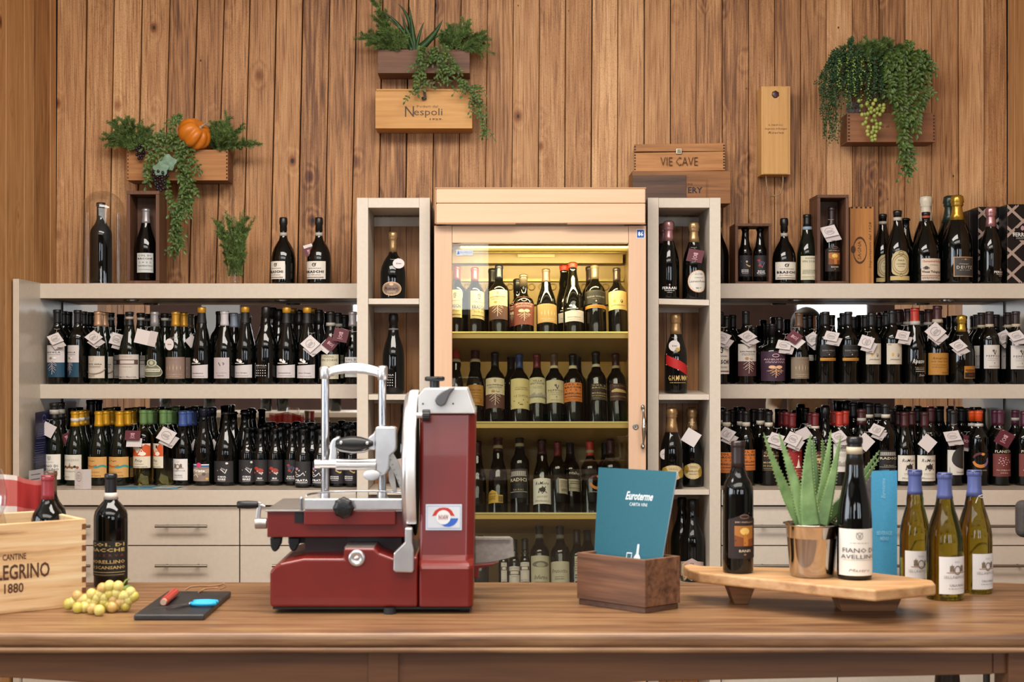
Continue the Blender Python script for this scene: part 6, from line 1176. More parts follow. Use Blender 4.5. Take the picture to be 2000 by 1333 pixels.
for j in range(k + 1):
    t = math.pi * j / k
    for i in range(n):
        a = 2 * math.pi * i / n; rib = 1 - .17 * abs(math.cos(a * 4 + .4 * math.sin(a * 2 + .5))) ** 4 - .05 * math.cos(a * 2 + 1); q = Rp * math.sin(t) ** .85 * rib
        z = -Rp * .80 * math.cos(t) * (1 - .32 * math.exp(-(math.sin(t) / .38) ** 2)); vs.append(MP @ Vector((q * math.cos(a), q * math.sin(a), z)))
for j in range(k):
    for i in range(n): fs.append((j * n + i, j * n + (i + 1) % n, (j + 1) * n + (i + 1) % n, (j + 1) * n + i))
b.add(vs, fs, noisy('pumpkin_skin', '#c06a14', '#d68228', 14, .38, bump=.2), True).build('pumpkin_body', r)
b = MB(); b.tube([MP @ Vector(p) for p in ((0, 0, Rp * .5), (.002, 0, Rp * .75), (.006, .002, Rp * .95), (.014, .003, Rp * 1.10))], [.008, .0045, .0035, .0025], noisy('pumpkin_stem', '#8a7a68', '#b0a494', 80, .7), 7)
b.tube([MP @ Vector(p) for p in ((.008, .002, Rp), (.018, .0, Rp * 1.05), (.022, -.004, Rp * .95))], .0012, mat('#9a8e80', .7), 4); b.build('stem', r)
# rosemary in a glass vase
r = empty('glass_vase', (PX(459, DT), DT, ZT1), 'slim clear glass holding rosemary, left top shelf', 'vase')
M = Matrix.Translation((PX(459, DT), DT, ZT1)); u = DT / F
MB().lathe([(.001, .004), (8 * u, .004), (8.5 * u, .02), (11.5 * u, 68 * u)], CLEAR, 28, M).build('glass_wall', r)
MB().lathe([(.0001, 0), (8.6 * u, 0), (8.7 * u, .004), (.0001, .0045)], mat('#b8b4b0', .05, spec=.8), 24, M).build('glass_foot', r)
rosemary('upright bushy rosemary standing in the slim glass', (459, 540), [(415, 426), (424, 436), (436, 422), (441, 412), (448, 420), (455, 446), (462, 440), (470, 418), (478, 410), (480, 424), (500, 424), (492, 434), (486, 448), (430, 450), (446, 462), (472, 460), (460, 425)], DT, 9, L=.017)

# ---------------------------------------------------------------- top centre planter and the stamped box under it
r = case('dark brown planter box high on the wall with spiky succulent', PX(737.5, D6), PX(917.5, D6), D6, 6.125, PZ(143, D6), PZ(96.5, D6), BOX_DARKX, .008, 'top', name='wall_planter', cat='planter')
rosemary('needle leaved sprigs at the left of the high dark planter', (770, 98), [(730, 0), (733, 22), (726, 30), (745, 40), (755, 55), (692, 76), (705, 70), (718, 90), (738, 72), (752, 70), (765, 62), (775, 78), (730, 95), (795, 76), (788, 90)], 6.02)
rosemary('needle leaved sprigs at the right of the high dark planter', (890, 98), [(878, 52), (884, 60), (900, 56), (912, 50), (922, 66), (945, 74), (960, 78), (966, 106), (950, 98), (870, 70), (900, 75), (935, 84), (860, 84)], 6.02)
r = empty('spiky_succulent', srf(818, 98, 6.02), 'spiky dark green succulent fanning above the high dark planter', 'plant')
for k, (tx, ty, bx_, by_, w_) in enumerate(((777, 7, 806, 30, 9), (744, 22, 785, 40, 8), (752, 34, 792, 52, 8), (799, 10, 806, 55, 9), (783, 24, 795, 60, 7), (829, 42, 818, 62, 6), (865, 38, 850, 70, 13), (879, 60, 850, 66, 7), (790, 46, 800, 66, 6))):
    P = bez(srf(812 + (tx - 815) * .12, 97, 6.0), srf(bx_, by_, 5.98), srf(tx, ty, 5.96 + .01 * (k % 3)), 8); b = MB(); vs = []; u = 6 / F
    for i, p in enumerate(P):
        t = (P[min(i + 1, 8)] - P[max(i - 1, 0)]).normalized(); s = t.cross(Vector((0, -1, 0))).normalized(); hw = w_ * u * .6 * (1 - (i / 8) ** 1.6) + .0004
        vs += [p - s * hw, p + Vector((0, .004, 0)), p + s * hw, p + Vector((0, -.0015, 0))]
    b.add(vs, [(4 * i + q, 4 * i + (q + 1) % 4, 4 * i + 4 + (q + 1) % 4, 4 * i + 4 + q) for i in range(8) for q in range(4)], LEAF2, True).build('leaf', r)
vine('short leafy vines hanging over the high dark planter and the stamped box', [[(822, 90), (820, 110), (814, 140), (812, 165), (816, 184)], [(828, 92), (828, 120), (826, 150), (828, 172)], [(845, 95), (858, 112), (868, 130), (880, 145)], [(848, 95), (845, 110), (838, 122)], [(870, 90), (875, 108), (888, 128), (900, 142)], [(868, 128), (865, 145), (880, 165)]], 5.97, seed=7, L=.020, W=.011)
vine('leafy vine hanging beside the right end of the stamped box', [[(893, 150), (905, 165), (922, 180), (930, 200), (940, 225), (946, 250), (942, 268)], [(900, 158), (915, 172), (935, 170), (938, 200), (934, 225)]], 5.975, seed=9, L=.018, W=.010)
r = empty('stamped_box', (PX(828, D6), 6.06, PZ(251, D6)), 'pale pine box with stamped logo lettering fixed below the high planter', 'box')
MB().box(PX(733, D6), PX(922.5, D6), D6 + .009, 6.125, PZ(251, D6), PZ(177, D6), BOX_LIGHTX).build('box_body', r, bevel=.002)
MB().box(PX(733, D6), PX(922.5, D6), D6, D6 + .0085, PZ(251, D6), PZ(177.8, D6), BOX_LIGHTX).build('front_board', r, bevel=.0015)
MB().box(PX(735, D6), PX(905, D6), D6 + .004, 6.12, PZ(176.8, D6), PZ(173.6, D6), BOX_LIGHTX).build('lid_edge', r)
face_print(r, [('t', 'N', .12, .52, .24, .72, '#4c3a26', {'res': 2}), ('t', 'espoli', .62, .42, .76, .62, '#4c3a26', {'res': 2}), ('t', 'Poderi dal', .60, .86, .56, .17, '#6c5436', {}), ('t', '1929.', .84, .0, .36, .14, '#4c3a26', {'b': .02})], 791, 864, 204, 233, D6 - .0003)
b = MB(); b.tube([srf(829, 176, 5.992), srf(830, 186, 5.99), srf(831, 193, 5.988), srf(827, 194, 5.986), srf(825, 190, 5.986)], .005, mat('#3c3c40', .4, .6), 8); b.build('hook', r)

# ---------------------------------------------------------------- boxes right of centre
r = empty('latched_box', (PX(1328, 6.0), 6.06, PZ(333, 5.99)), 'orange wooden wine box with metal latch and stamped name, topmost of two', 'box')
y0, y1 = 5.985, 6.12; X0, X1 = PX(1239, y0), PX(1416, y0); z0, zm, z1 = PZ(333, y0), PZ(296, y0), PZ(279.5, y0)
sk = .012
for nm, za, zb, dz in (('box_body', z0, zm, .0), ('lid', zm + .0012, z1, .0)):
    MB().hexa([(X0, y0 + .012, za - (.004 if za == z0 else 0)), (X1, y0, za), (X1 + .011, y1, za), (X0 + .011, y1, za)], [(X0, y0 + .012, zb - .004), (X1, y0, zb), (X1 + .011, y1, zb), (X0 + .011, y1, zb)], BOX_MIDX).build(nm, r, bevel=.001)
dovetail(r, X1 - .004, y0, z0 + .004, z1 - .004, 9, .008); dovetail(r, X0 + .004, y0 + .0115, z0, z1 - .008, 9, .006)
b = MB(); lx = PX(1326, y0); lz = PZ(295.5, y0); b.box(lx - .012, lx + .012, y0 - .0035, y0 + .006, lz - .0115, lz + .0115, mat('#b8b098', .3, .7)).build('latch', r, bevel=.002)
b = MB(); b.box(lx - .0085, lx + .0085, y0 - .0042, y0 - .0036, lz - .007, lz - .001, mat('#4a3a28', .5)); b.box(lx - .0085, lx + .0085, y0 - .0042, y0 - .0036, lz + .001, lz + .007, mat('#6a5a40', .5)); b.build('latch_slot', r)
face_print(r, [('t', 'VIE CAVE', .5, .5, 1, 1, BROWNINK, {'b': -.005})], 1290, 1363, 307, 324, y0 - .0008)
r = empty('stamped_box', (PX(1328, 6.0), 6.06, PZ(398, 5.98)), 'dark weathered box under the latched box, right part lettered in black', 'box')
y0 = 5.97
MB().box(PX(1235, y0), PX(1427, y0), y0, 6.12, PZ(398, y0), PZ(334, y0), wood('old_box', '#a87440', '#84542a', '#44260e', along='x', knots=.2)).build('box_body', r, bevel=.002)
MB().box(PX(1235, y0), PX(1340, y0 - .008), y0 - .008, y0 - .0002, PZ(398, y0), PZ(343, y0), wood('old_slat', '#6a4a34', '#4c3222', '#26160c', along='x', contrast=1.2)).build('front_slat', r, bevel=.001)
face_print(r, [('l', [(0, .95), (.88, .95), (.88, 0)], .012, BROWNINK), ('l', [(0, .88), (.82, .88), (.82, 0)], .012, BROWNINK), ('t', 'ERY', .36, .42, .60, .30, '#1c1620', {'b': .02}), ('t', 'INI', .14, .72, .2, .1, BROWNINK)], 1341, 1388, 349, 388, y0 - .0004)
r = empty('stamped_box', (PX(1515, 6.05), 6.08, PZ(341, 6.03)), 'tall pale pine wine box hung upright with wax seal and rope handle', 'box')
y0 = 6.03; MB().box(PX(1487.5, y0), PX(1544, y0), y0 + .004, 6.125, PZ(341, y0), PZ(168, y0), BOX_LIGHTZ).build('box_body', r, bevel=.0015)
MB().box(PX(1490.5, y0), PX(1539.5, y0), y0, y0 + .0038, PZ(340, y0), PZ(170, y0), BOX_LIGHTZ).build('sliding_lid', r, bevel=.001)
M = Matrix.Translation(srf(1514.5, 184.5, y0)) @ Matrix.Rotation(math.pi / 2, 4, 'X')
MB().lathe([(.0001, .003), (.011, .003), (.0145, .002), (.0155, 0)], mat('#3c1a22', .3), 22, M, True, lambda i, j: 1 + .08 * math.sin(i * 1.9)).build('wax_seal', r)
face_print(r, [('t', 'IL NESPOLI', .5, .88, .62, .16, BROWNINK), ('t', 'Sangiovese di Romagna', .5, .5, .98, .24, BROWNINK, {'i': .4}), ('t', 'Riserva', .5, .14, .7, .22, BROWNINK, {'i': .4})], 1493, 1537, 242, 262, y0 - .0002)
b = MB(); b.tube(bez(srf(1496, 342, 6.05), srf(1498, 392, 6.06), srf(1514, 382, 6.08), 8) + bez(srf(1514, 382, 6.08), srf(1532, 384, 6.06), srf(1529, 342, 6.05), 8)[1:], .0028, noisy('rope', '#8a7050', '#a88c68', 200, .8), 7); b.build('rope_handle', r)

# ---------------------------------------------------------------- right planters
y0 = 6.01
r = case('brown planter case with finger joints, lowest under the dense hanging plants', PX(1655, y0), PX(1826.5, y0), y0, 6.128, PZ(277.5, y0), PZ(221, y0), wood('brown_case', '#9a6640', '#7a4c2c', '#3c2212', along='x', contrast=.9), .008, 'top', name='wall_planter', cat='planter', mside=BOX_DARKX)
dovetail(r, PX(1658, y0), y0, PZ(276, y0), PZ(223, y0), 8, .008); dovetail(r, PX(1824, y0), y0, PZ(276, y0), PZ(223, y0), 8, .006)
face_print(r, [('t', 'vin di', .5, .5, 1, 1, BROWNINK, {'i': .4})], 1716, 1738, 244, 250, y0 - .0003)
r = case('dark planter box buried in foliage above the finger jointed case', PX(1645, y0), PX(1803, y0), y0, 6.128, PZ(166, y0), PZ(128, y0), BOX_DARKX, .008, 'top', name='wall_planter', cat='planter')
def ivy(label, strands, d, leafm, L, seed, per=5, spread=7):
    rr = random.Random(seed); r = empty('string_plant', srf(strands[0][0][0], strands[0][0][1], d), label, 'plant'); bl = MB(); bs = MB()
    for s in strands:
        P = [srf(p[0] + rr.uniform(-2, 2), p[1], d + rr.uniform(-.05, .02)) for p in s]; path = []
        for i in range(len(P) - 1):
            for k in range(5): path.append(P[i].lerp(P[i + 1], k / 5) + Vector((rr.uniform(-.004, .004), 0, 0)))
        path.append(P[-1]); bs.tube(path, .0009, STEMG, 3)
        for i in range(len(path) - 1):
            for k in range(per):
                p = path[i].lerp(path[i + 1], rr.random()); o = Vector((rr.uniform(-1, 1), rr.uniform(-1, .2), rr.uniform(-1, .6))) * spread * d / F
                leaf(bl, p + o * .6, Vector((rr.uniform(-1, 1), -.3, rr.uniform(-1, .5))), Vector((rr.uniform(-.5, .5), -1, rr.uniform(-.2, .8))), L * rr.uniform(.7, 1.2), L * .8, leafm)
    bs.build('stems', r); tag(bl.build('leaves', r), kind='stuff'); return r
rr = random.Random(21); S = []
for i in range(46):
    x = 1668 + rr.uniform(-38, 52); out = (x - 1680) * .55; yb_ = rr.uniform(150, 215) if x > 1650 else rr.uniform(185, 290)
    S.append([(x, rr.uniform(95, 118)), (x + out * .5, 100 + rr.uniform(0, 20)), (x + out, 140), (x + out * 1.1 - 3, (140 + yb_) / 2), (x + out * 1.05, yb_)])
for tx, ty in ((1592, 165), (1598, 152), (1664, 70), (1662, 78), (1625, 100), (1640, 92), (1614, 128), (1604, 172), (1612, 240), (1606, 262), (1618, 285), (1625, 270), (1635, 280)): S.append([(1655, 115), ((1655 + tx) / 2, (105 + ty) / 2 - 6), (tx, ty)])
ivy('dense dark small leaved plant bushing over the left of the right planters', S, 6.0, LEAF2, .0085, 5, 7, 6)
S = [[(1640 + i * 14, 110), (1642 + i * 14, 120 + (i * 37) % 20), (1638 + i * 15, 150 + (i * 53) % 30), (1640 + i * 14, 175 + (i * 29) % 45)] for i in range(5)]
ivy('light green bead like strands among the dark plant', S, 5.95, mat('#7d9a44', .5), .0080, 8, 2, 4)
rosemary('dark spiky greenery along the top of the right planters', (1700, 118), [(1660, 96), (1680, 92), (1695, 86), (1710, 90), (1725, 90), (1740, 96), (1755, 94), (1770, 98), (1690, 100), (1720, 100), (1745, 104)], 6.0, 6, L=.022)
S = []
for i in range(9):
    x = 1738 + i * 8.5; b_ = (200, 240, 290, 325, 335, 250, 262, 215, 200)[i]; S.append([(x - 6, 108), (x + (i - 4) * .8, 105), (x + (i - 4) * 1.4, 140), (x + (i - 4) * .6 + 2, (150 + b_) / 2), (x - (i - 4) * .8 + 4, b_)])
S += [[(1780, 112), (1800, 108), (1812, 118), (1818, 145)], [(1776, 108), (1778, 92), (1774, 82)], [(1750, 118), (1735, 128), (1730, 142)], [(1765, 280), (1766, 305), (1770, 325), (1776, 338)]]
vine('broad leaved vine hanging long over the right end of the right planters', S, 5.965, seed=12, L=.027, W=.014)
grapes('long bunch of pale green grapes hanging over the finger jointed case', 1702, 196, 50, 82, 5.95, .0082, mat('#8f9c4a', .25, sss=.15), mat('#a4aa58', .25, sss=.15), 46)
b = MB(); rr = random.Random(4); r = empty('plastic_film', srf(1668, 222, 6.04), 'crumpled clear plastic film sticking out of the finger jointed case', 'plastic film'); P = []; n = 9
for j in range(n):
    for i in range(n): P.append(srf(1653 + i * 3.6, 226 - j * 3.4, 6.035 + rr.uniform(-.014, .014)) + Vector((rr.uniform(-.002, .002), 0, 0)))
b.add(P, [(j * n + i, j * n + i + 1, (j + 1) * n + i + 1, (j + 1) * n + i) for j in range(n - 1) for i in range(n - 1)], mat('#8e8a8c', .15, spec=1.0, trans=.4), False).build('film', r)
# ---------------------------------------------------------------- red slicing machine
def slicer():
    r = empty('meat_slicer', (PX(725, 3.42), 3.42, ZTAB), 'red enamelled flywheel style meat slicer with silver guard, standing in the middle of the table', 'slicer', None)
    def xz(pts, d): return [(PX(x, d), PZ(y, d)) for x, y in pts]
    D = 3.24
    RB = MB().prism(xz([(529, 1187), (527, 1178), (527, 1117), (534, 1109), (548, 1101), (593, 1091.5), (671, 1091.5), (671, 1071), (731, 1071), (741, 1081), (770, 1092), (815.5, 1088), (815.5, 1187)], D), D, 3.60, RED)
    RB.build('base_casting', r, bevel=.006, seg=3)
    MB().prism(xz([(672, 1070.6), (673, 1069.5), (730, 1069.5), (731, 1070.6)], D + .008), D + .008, 3.58, ALU_D).build('rail_plate', r)
    MB().box(PX(532, D), PX(921, D), D + .006, 3.59, PZ(1191.5, D), PZ(1187.2, D), mat('#0e0e10', .7)).build('rubber_skirt', r)
    # tower, lofted so that it leans back
    lv = [(1187, 3.24), (1112, 3.24), (1107, 3.243), (1102, 3.252), (1097, 3.264), (1088, 3.270), (950, 3.285), (809, 3.30)]; vs = []; fs = []
    for py, yf in lv:
        z = PZ(py, 3.24 if py > 1000 else yf); t = (1187 - py) / 378; xl = PX(817, 3.24); xr = PX(924 + 5 * t, 3.26); c = .011
        if py < 1100: c = .016
        vs += [(xl, yf + .006, z), (xl + .006, yf, z), (xr - c, yf, z), (xr, yf + c * .9, z), (xr, 3.59, z), (xl, 3.59, z)]
    for j in range(len(lv) - 1):
        for i in range(6): fs.append((j * 6 + i, j * 6 + (i + 1) % 6, (j + 1) * 6 + (i + 1) % 6, (j + 1) * 6 + i))
    fs += [tuple(range(5, -1, -1)), tuple(range(len(vs) - 6, len(vs)))]
    MB().add(vs, fs, RED, False).build('motor_housing', r, bevel=.0035, seg=3)
    SIL = noisy('silver_enamel', '#c9c8c8', '#d2d1d0', 20, .28, .25, .03)
    MB().prism(xz([(816.5, 808.5), (816.5, 773), (829, 759), (912, 759), (928, 806), (928, 808.5)], 3.29), 3.292, 3.57, SIL).build('top_cover', r, bevel=.004, seg=3)
    k = MB(); zx = PX(848.5, 3.40); k.cyl((zx, 3.42, PZ(760, 3.4)), (zx, 3.42, PZ(745, 3.4)), 9.5 * 3.4 / F, BLACKP, 20)
    n = 32; M = Matrix.Translation((zx, 3.42, PZ(745, 3.4)))
    k.lathe([(.001, 0), (.021, 0), (.0245, .002), (.0245, .009), (.021, .011), (.001, .0115)], BLACKP, 32, M, True, lambda i, j: 1 + .07 * math.cos(i * 2 * math.pi / 32 * 6)); k.build('sharpener_knob', r)['label'] = 'black lobed knob on top'
    pts = [(849, 782), (852, 790), (860, 795), (869, 791), (873, 783), (878, 771), (890, 757), (878, 758), (864, 765), (854, 773)]
    MB().prism(xz(pts, 3.275), 3.275, 3.290, mat('#5c5a5c', .4, .3)).build('lever', r, bevel=.003, seg=3)['label'] = 'dark grey teardrop lever'
    k = MB()
    for x, y in ((826, 789), (885, 789)): k.ball(srf(x, y, 3.291), .0022, mat('#4a4644', .4, .8), 10, 6)
    k.build('screw', r)
    k = MB(); y_ = 812; k.cyl(srf(814, y_, 3.262), srf(826, y_, 3.262), .007, ALU, 16)
    M = Matrix.Translation(srf(825, y_, 3.262)) @ Matrix.Rotation(math.pi / 2, 4, 'Y'); k.lathe([(.001, 0), (.012, 0), (.0132, .002), (.0132, .016), (.012, .018), (.001, .018)], BLACKP, 36, M, False, lambda i, j: 1.0 if i % 2 else 1.06); k.build('thumb_screw', r)
    # name plate
    d = 3.2735; b = MB(); p0 = srf(831, 1035, d); p1 = srf(902, 986, d + .004); o0 = Vector((PX(831.5, d), d, PZ(1036, d))); ex = Vector((PX(902, d) - o0.x, 0, 0)); ey = Vector((0, .0055, PZ(986, d) - o0.z)); nn = Vector((0, -1, 0))
    b.hexa([o0, o0 + ex, o0 + ex + ey, o0 + ey], [q + nn * .0015 for q in (o0, o0 + ex, o0 + ex + ey, o0 + ey)], mat('#c6cad2', .3, .3))
    prints(b, [('r', .03, .97, .05, .95, '#9aa6c4'), ('r', .05, .95, .09, .91, '#c3c6cc'), ('s', [(.18, .56, .54), (.26, .76, .56), (.38, .86, .6), (.5, .88, .6), (.62, .86, .6), (.72, .76, .56), (.80, .56, .54)], '#b02a1e'),
               ('s', [(.36, .46, .42), (.42, .46, .24), (.52, .46, .14), (.66, .46, .13), (.78, .46, .20), (.86, .46, .32), (.9, .46, .44)], '#2a58b0'), ('o', .49, .50, .20, .28, '#d4d4d6'), ('t', 'NOAW', .49, .50, .27, .20, '#8c2c24', {'b': .02})], lambda u, v, L: o0 + ex * u + ey * v + nn * (.0016 + .0003 * L), 1)
    b.build('name_plate', r, bevel=0)
    # blade and guard ring, seen edge on
    def xdisc(p0x, p1x, rad_, yc, dc, m, name, prof_=None):
        xa_, xb_ = PX(p0x, dc), PX(p1x, dc); M = Matrix.Translation((xa_, dc, PZ(yc, dc))) @ Matrix.Rotation(math.pi / 2, 4, 'Y'); w_ = xb_ - xa_
        return MB().lathe([(.001, 0), (rad_ * .8, 0), (rad_ - .006, w_ * .12), (rad_, w_ * .35), (rad_, w_ * .8), (rad_ - .003, w_), (.001, w_)], m, 72, M).build(name, r)
    xdisc(791, 806, .184, 916, 3.43, ALU, 'guard_ring'); xdisc(806.6, 808.5, .172, 916, 3.43, CHROME, 'blade'); xdisc(809, 814, .160, 916, 3.43, mat('#2a2828', .5), 'blade_hub')
    b = MB(); vs = []; xa_, xb_ = PX(792, 3.24), PX(811.5, 3.24); cz = PZ(916, 3.43); nseg = 40
    for i in range(nseg + 1):
        a = math.radians(-38 + 168 * i / nseg)
        for rr_, xx in ((.1895, xa_ + .003), (.1905, xa_ + .006), (.1905, xb_ - .003), (.1885, xb_), (.1865, xb_), (.1865, xa_), (.1880, xa_)): vs.append((xx, 3.43 - rr_ * math.cos(a), cz + rr_ * math.sin(a)))
    b.add(vs, [(7 * i + q, 7 * i + (q + 1) % 7, 7 * i + 7 + (q + 1) % 7, 7 * i + 7 + q) for i in range(nseg) for q in range(7)] + [tuple(range(7)), tuple(range(len(vs) - 1, len(vs) - 8, -1))], noisy('guard_silver', '#d8d6d4', '#e0dedc', 20, .42, .55, .03), True); b.build('guard_band', r)
    MB().prism(xz([(791.5, 1030), (791.5, 1058), (770, 1079), (769, 1112), (773, 1116), (806, 1117), (809, 1113), (809, 1075), (806, 1060), (806, 1030)], 3.235), 3.214, 3.2385, ALU).build('lower_guard', r, bevel=.003, seg=2)
    # feet, base knob
    for x, y in ((760, 3.225), (548, 3.30), (905, 3.27), (560, 3.55), (900, 3.55)):
        M = Matrix.Translation((PX(x, y), y + .02, ZTAB)); MB().lathe([(.012, 0), (.0145, .001), (.0135, .012), (.013, .0148)], mat('#19191b', .7), 20, M, False).build('rubber_foot', r)
    M = Matrix.Translation(srf(697, 1090.5, D)) @ Matrix.Rotation(math.pi / 2, 4, 'X')
    MB().lathe([(.0001, .0072), (.0035, .0072), (.004, .006), (.008, .006), (.009, .0075), (.014, .008), (.017, .0075), (.019, .005), (.019, 0)], ALU, 36, M).build('side_button', r)['label'] = 'round silver boss on the red base'
    # sliding carriage
    ZP = PZ(996, 3.30)
    MB().box(PX(521, 3.30), PX(791, 3.30), 3.305, 3.58, PZ(1050, 3.305), ZP - .0045, RED).build('carriage_body', r, bevel=.002)
    MB().box(PX(593, 3.28), PX(772, 3.28), 3.284, 3.3048, PZ(1026, 3.284), PZ(998, 3.284), RED).build('front_plate', r, bevel=.002)
    MB().box(PX(575.5, 3.3), PX(592.5, 3.3), 3.300, 3.3047, PZ(1022, 3.3), PZ(999, 3.3), mat('#0c0b0c', .5)).build('slot', r)
    MB().plan([(PX(518, 3.295), 3.292), (PX(590, 3.295), 3.292), (PX(792, 3.295), 3.292), (PX(806, 3.4), 3.34), (PX(806, 3.4), 3.585), (PX(553, 3.587), 3.587)], ZP - .0042, ZP, ALU_D).build('meat_table', r, bevel=.001)
    b = MB(); b.box(PX(594, 3.28), PX(786, 3.28), 3.281, 3.291, PZ(996.5, 3.285), PZ(974.5, 3.285), ALU); b.build('front_fence', r, bevel=.003, seg=3)
    b = MB(); b.cyl(srf(588.5, 997, 3.286), srf(588.5, 975, 3.286), .0042, CHROME, 14); b.ball(srf(588.5, 974.5, 3.286), .0044, CHROME, 12, 6); b.cyl(srf(788, 990, 3.29), srf(797, 991, 3.29), .006, CHROME, 14); b.build('fence_rod', r)
    b = MB(); c0 = Vector((PX(705, 3.5), 3.47, ZP + .018)); b.tube([c0 + Vector((.13 * math.cos(a), .075 * math.sin(a), 0.004 * math.sin(a))) for a in [i * math.pi / 16 for i in range(17)]], .0025, CHROME, 8); b.build('tray_rim', r)
    b = MB(); b.plan([(PX(612, 3.52), 3.50), (PX(760, 3.52), 3.50), (PX(745, 3.58), 3.585), (PX(630, 3.58), 3.585)], ZP + .008, ZP + .012, CLEAR); b.build('clear_plate', r)
    # lobed knob
    M = Matrix.Translation(srf(673, 990.5, 3.283)) @ Matrix.Rotation(math.pi / 2, 4, 'X')
    MB().lathe([(.001, .034), (.012, .034), (.0205, .031), (.0235, .026), (.0235, .016), (.020, .013), (.010, .012), (.010, 0)], BLACKP, 48, M, True, lambda i, j: 1 + (.055 * math.cos(i * 2 * math.pi / 48 * 8) if 1 < j < 6 else 0)).build('slide_knob', r)['label'] = 'black lobed knob on the carriage front'
    # support between carriage and base
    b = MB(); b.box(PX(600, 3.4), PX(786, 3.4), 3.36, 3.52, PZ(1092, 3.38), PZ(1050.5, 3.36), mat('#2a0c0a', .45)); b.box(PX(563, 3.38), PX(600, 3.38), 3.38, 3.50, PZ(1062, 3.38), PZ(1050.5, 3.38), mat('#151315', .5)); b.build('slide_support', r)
    for x0_, x1_, yb_ in ((527, 548, 1079), (563, 583, 1078)):
        MB().prism(xz([(x0_, 1050.5), (x0_ + 1, 1068), (x0_ + 5, yb_ - 2), (x0_ + 10, yb_), (x0_ + 15, yb_ - 3), (x0_ + 18, 1068), (x0_ + 21, 1064), (x1_ + 2, 1050.5)], 3.36), 3.36, 3.385, BLACKP).build('hook_bracket', r, bevel=.003)
    b = MB(); b.cyl(srf(603, 1066, 3.40), srf(617, 1067, 3.40), .0045, CHROME, 12); b.ball(srf(618, 1067, 3.40), .0065, CHROME, 12, 8); b.build('stop_pin', r)
    # posts and bridge
    for x, nm in ((635, 'post'), (746.5, 'post')):
        b = MB(); dd = 3.56; b.cyl((PX(x, dd), dd, ZP), (PX(x, dd), dd, PZ(722, dd)), 7.8 * dd / F, CHROME, 24); b.cyl((PX(x, dd), dd, ZP), (PX(x, dd), dd, ZP + .018), 9.5 * dd / F, ALU, 24); b.build('post', r)
    dd = 3.56
    for x, y0_, y1_ in ((634.5, 741, 716), (747, 743, 715)):
        b = MB()
        M = Matrix.Translation((PX(x, dd), dd, PZ(y0_, dd))); h = PZ(y1_, dd) - PZ(y0_, dd); q = 10 * dd / F; b.lathe([(q * .9, 0), (q, .003), (q * 1.05, h - .005), (q * .8, h), (.0001, h + .001)], ALU, 24, M); b.build('post_cap', r)
    MB().prism(xz([(641, 738), (652, 733), (672, 730), (692, 729.5), (712, 731), (730, 735), (740, 739), (740, 718), (722, 713), (706, 710), (690, 709), (674, 710), (656, 714), (641, 719)], 3.55), 3.548, 3.572, ALU).build('bridge', r, bevel=.006, seg=3)['label'] = 'arched cast metal bridge across the posts'
    # pusher
    MB().prism(xz([(733, 836), (737, 834), (770, 834), (774, 838), (774, 876), (772, 882), (762, 891), (760, 916), (752, 928), (742, 929), (735, 920), (733, 900)], 3.50), 3.495, 3.548, ALU).build('pusher_bracket', r, bevel=.006, seg=3)
    MB().prism(xz([(718, 855), (728, 848), (734, 838), (734, 880), (724, 880), (716, 874)], 3.50), 3.505, 3.53, ALU).build('grip_shank', r, bevel=.004)
    MB().prism(xz([(662, 852), (648, 859), (644, 868), (643, 888), (641, 900), (643, 914), (656, 914), (657, 890), (657, 872), (664, 862)], 3.50), 3.505, 3.53, ALU).build('grip_arm', r, bevel=.004)
    b = MB(); M = Matrix.Translation(srf(656, 867, 3.50)) @ Matrix.Rotation(math.pi / 2, 4, 'Y'); L = 72 * 3.5 / F; u = 3.5 / F
    b.lathe([(.001, -.001)] + [(u * (6 + 9 * math.sin(math.pi * min(1, q * 1.08)) ** .7), L * q) for q in (0, .05, .12, .25, .4, .55, .7, .85, .95)] + [(u * 5, L), (.001, L * 1.01)], BLACKP, 24, M); b.build('grip', r)['label'] = 'glossy black grip with two rivets'
    b = MB()
    for x, y in ((666, 865), (717, 866)): b.ball(srf(x, y, 3.4815 if x > 700 else 3.484), .004, ALU, 12, 6, (1, .6, 1))
    b.build('rivet', r)
    b = MB(); b.tube([srf(x, y, 3.512) for x, y in ((652, 873), (665, 880), (690, 884), (712, 882), (728, 874))], .0035, ALU, 8); b.build('grip_strap', r)
    b = MB(); b.cyl(srf(615, 907, 3.50), srf(626, 907, 3.50), 9.5 * u, ALU, 24); b.cyl(srf(626, 907, 3.50), srf(657, 907, 3.50), 8 * u, ALU, 24); b.build('bar_end', r)
    b = MB()
    for k_, (yy, q) in enumerate(((901, 3.5), (908, 3.49), (914.5, 3.5))): b.cyl(srf(656, yy, q), srf(734, yy, q), 4.1 * u, ALU, 16)
    b.build('guide_bar', r)
    b = MB(); b.ball(srf(726, 929, 3.47), .021, mat('#c9c7ca', .2), 20, 12, (1, .25, .62)); b.build('thumb_plate', r)
    b = MB(); b.prism(xz([(762, 888), (768, 886), (779, 904), (785, 925), (791, 950), (790, 962), (783, 960), (778, 945), (770, 925), (760, 910)], 3.50), 3.50, 3.506, ALU_D); b.prism(xz([(757, 912), (766, 912), (772, 935), (775, 960), (768, 962), (760, 940)], 3.52), 3.52, 3.526, ALU_D); b.build('toothed_plate', r, bevel=.0008)
    b = MB()
    for i in range(6): b.cyl(srf(763 + i * 3.6, 898 + i * 10, 3.499), srf(763 + i * 3.6, 898 + i * 10, 3.488), .0022, CHROME, 8, .0004)
    b.build('tooth', r)
    # crank
    u = 3.4 / F
    b = MB(); M = Matrix.Translation(srf(463, 986.5, 3.4)) @ Matrix.Rotation(math.pi / 2, 4, 'Y'); L = 42 * u
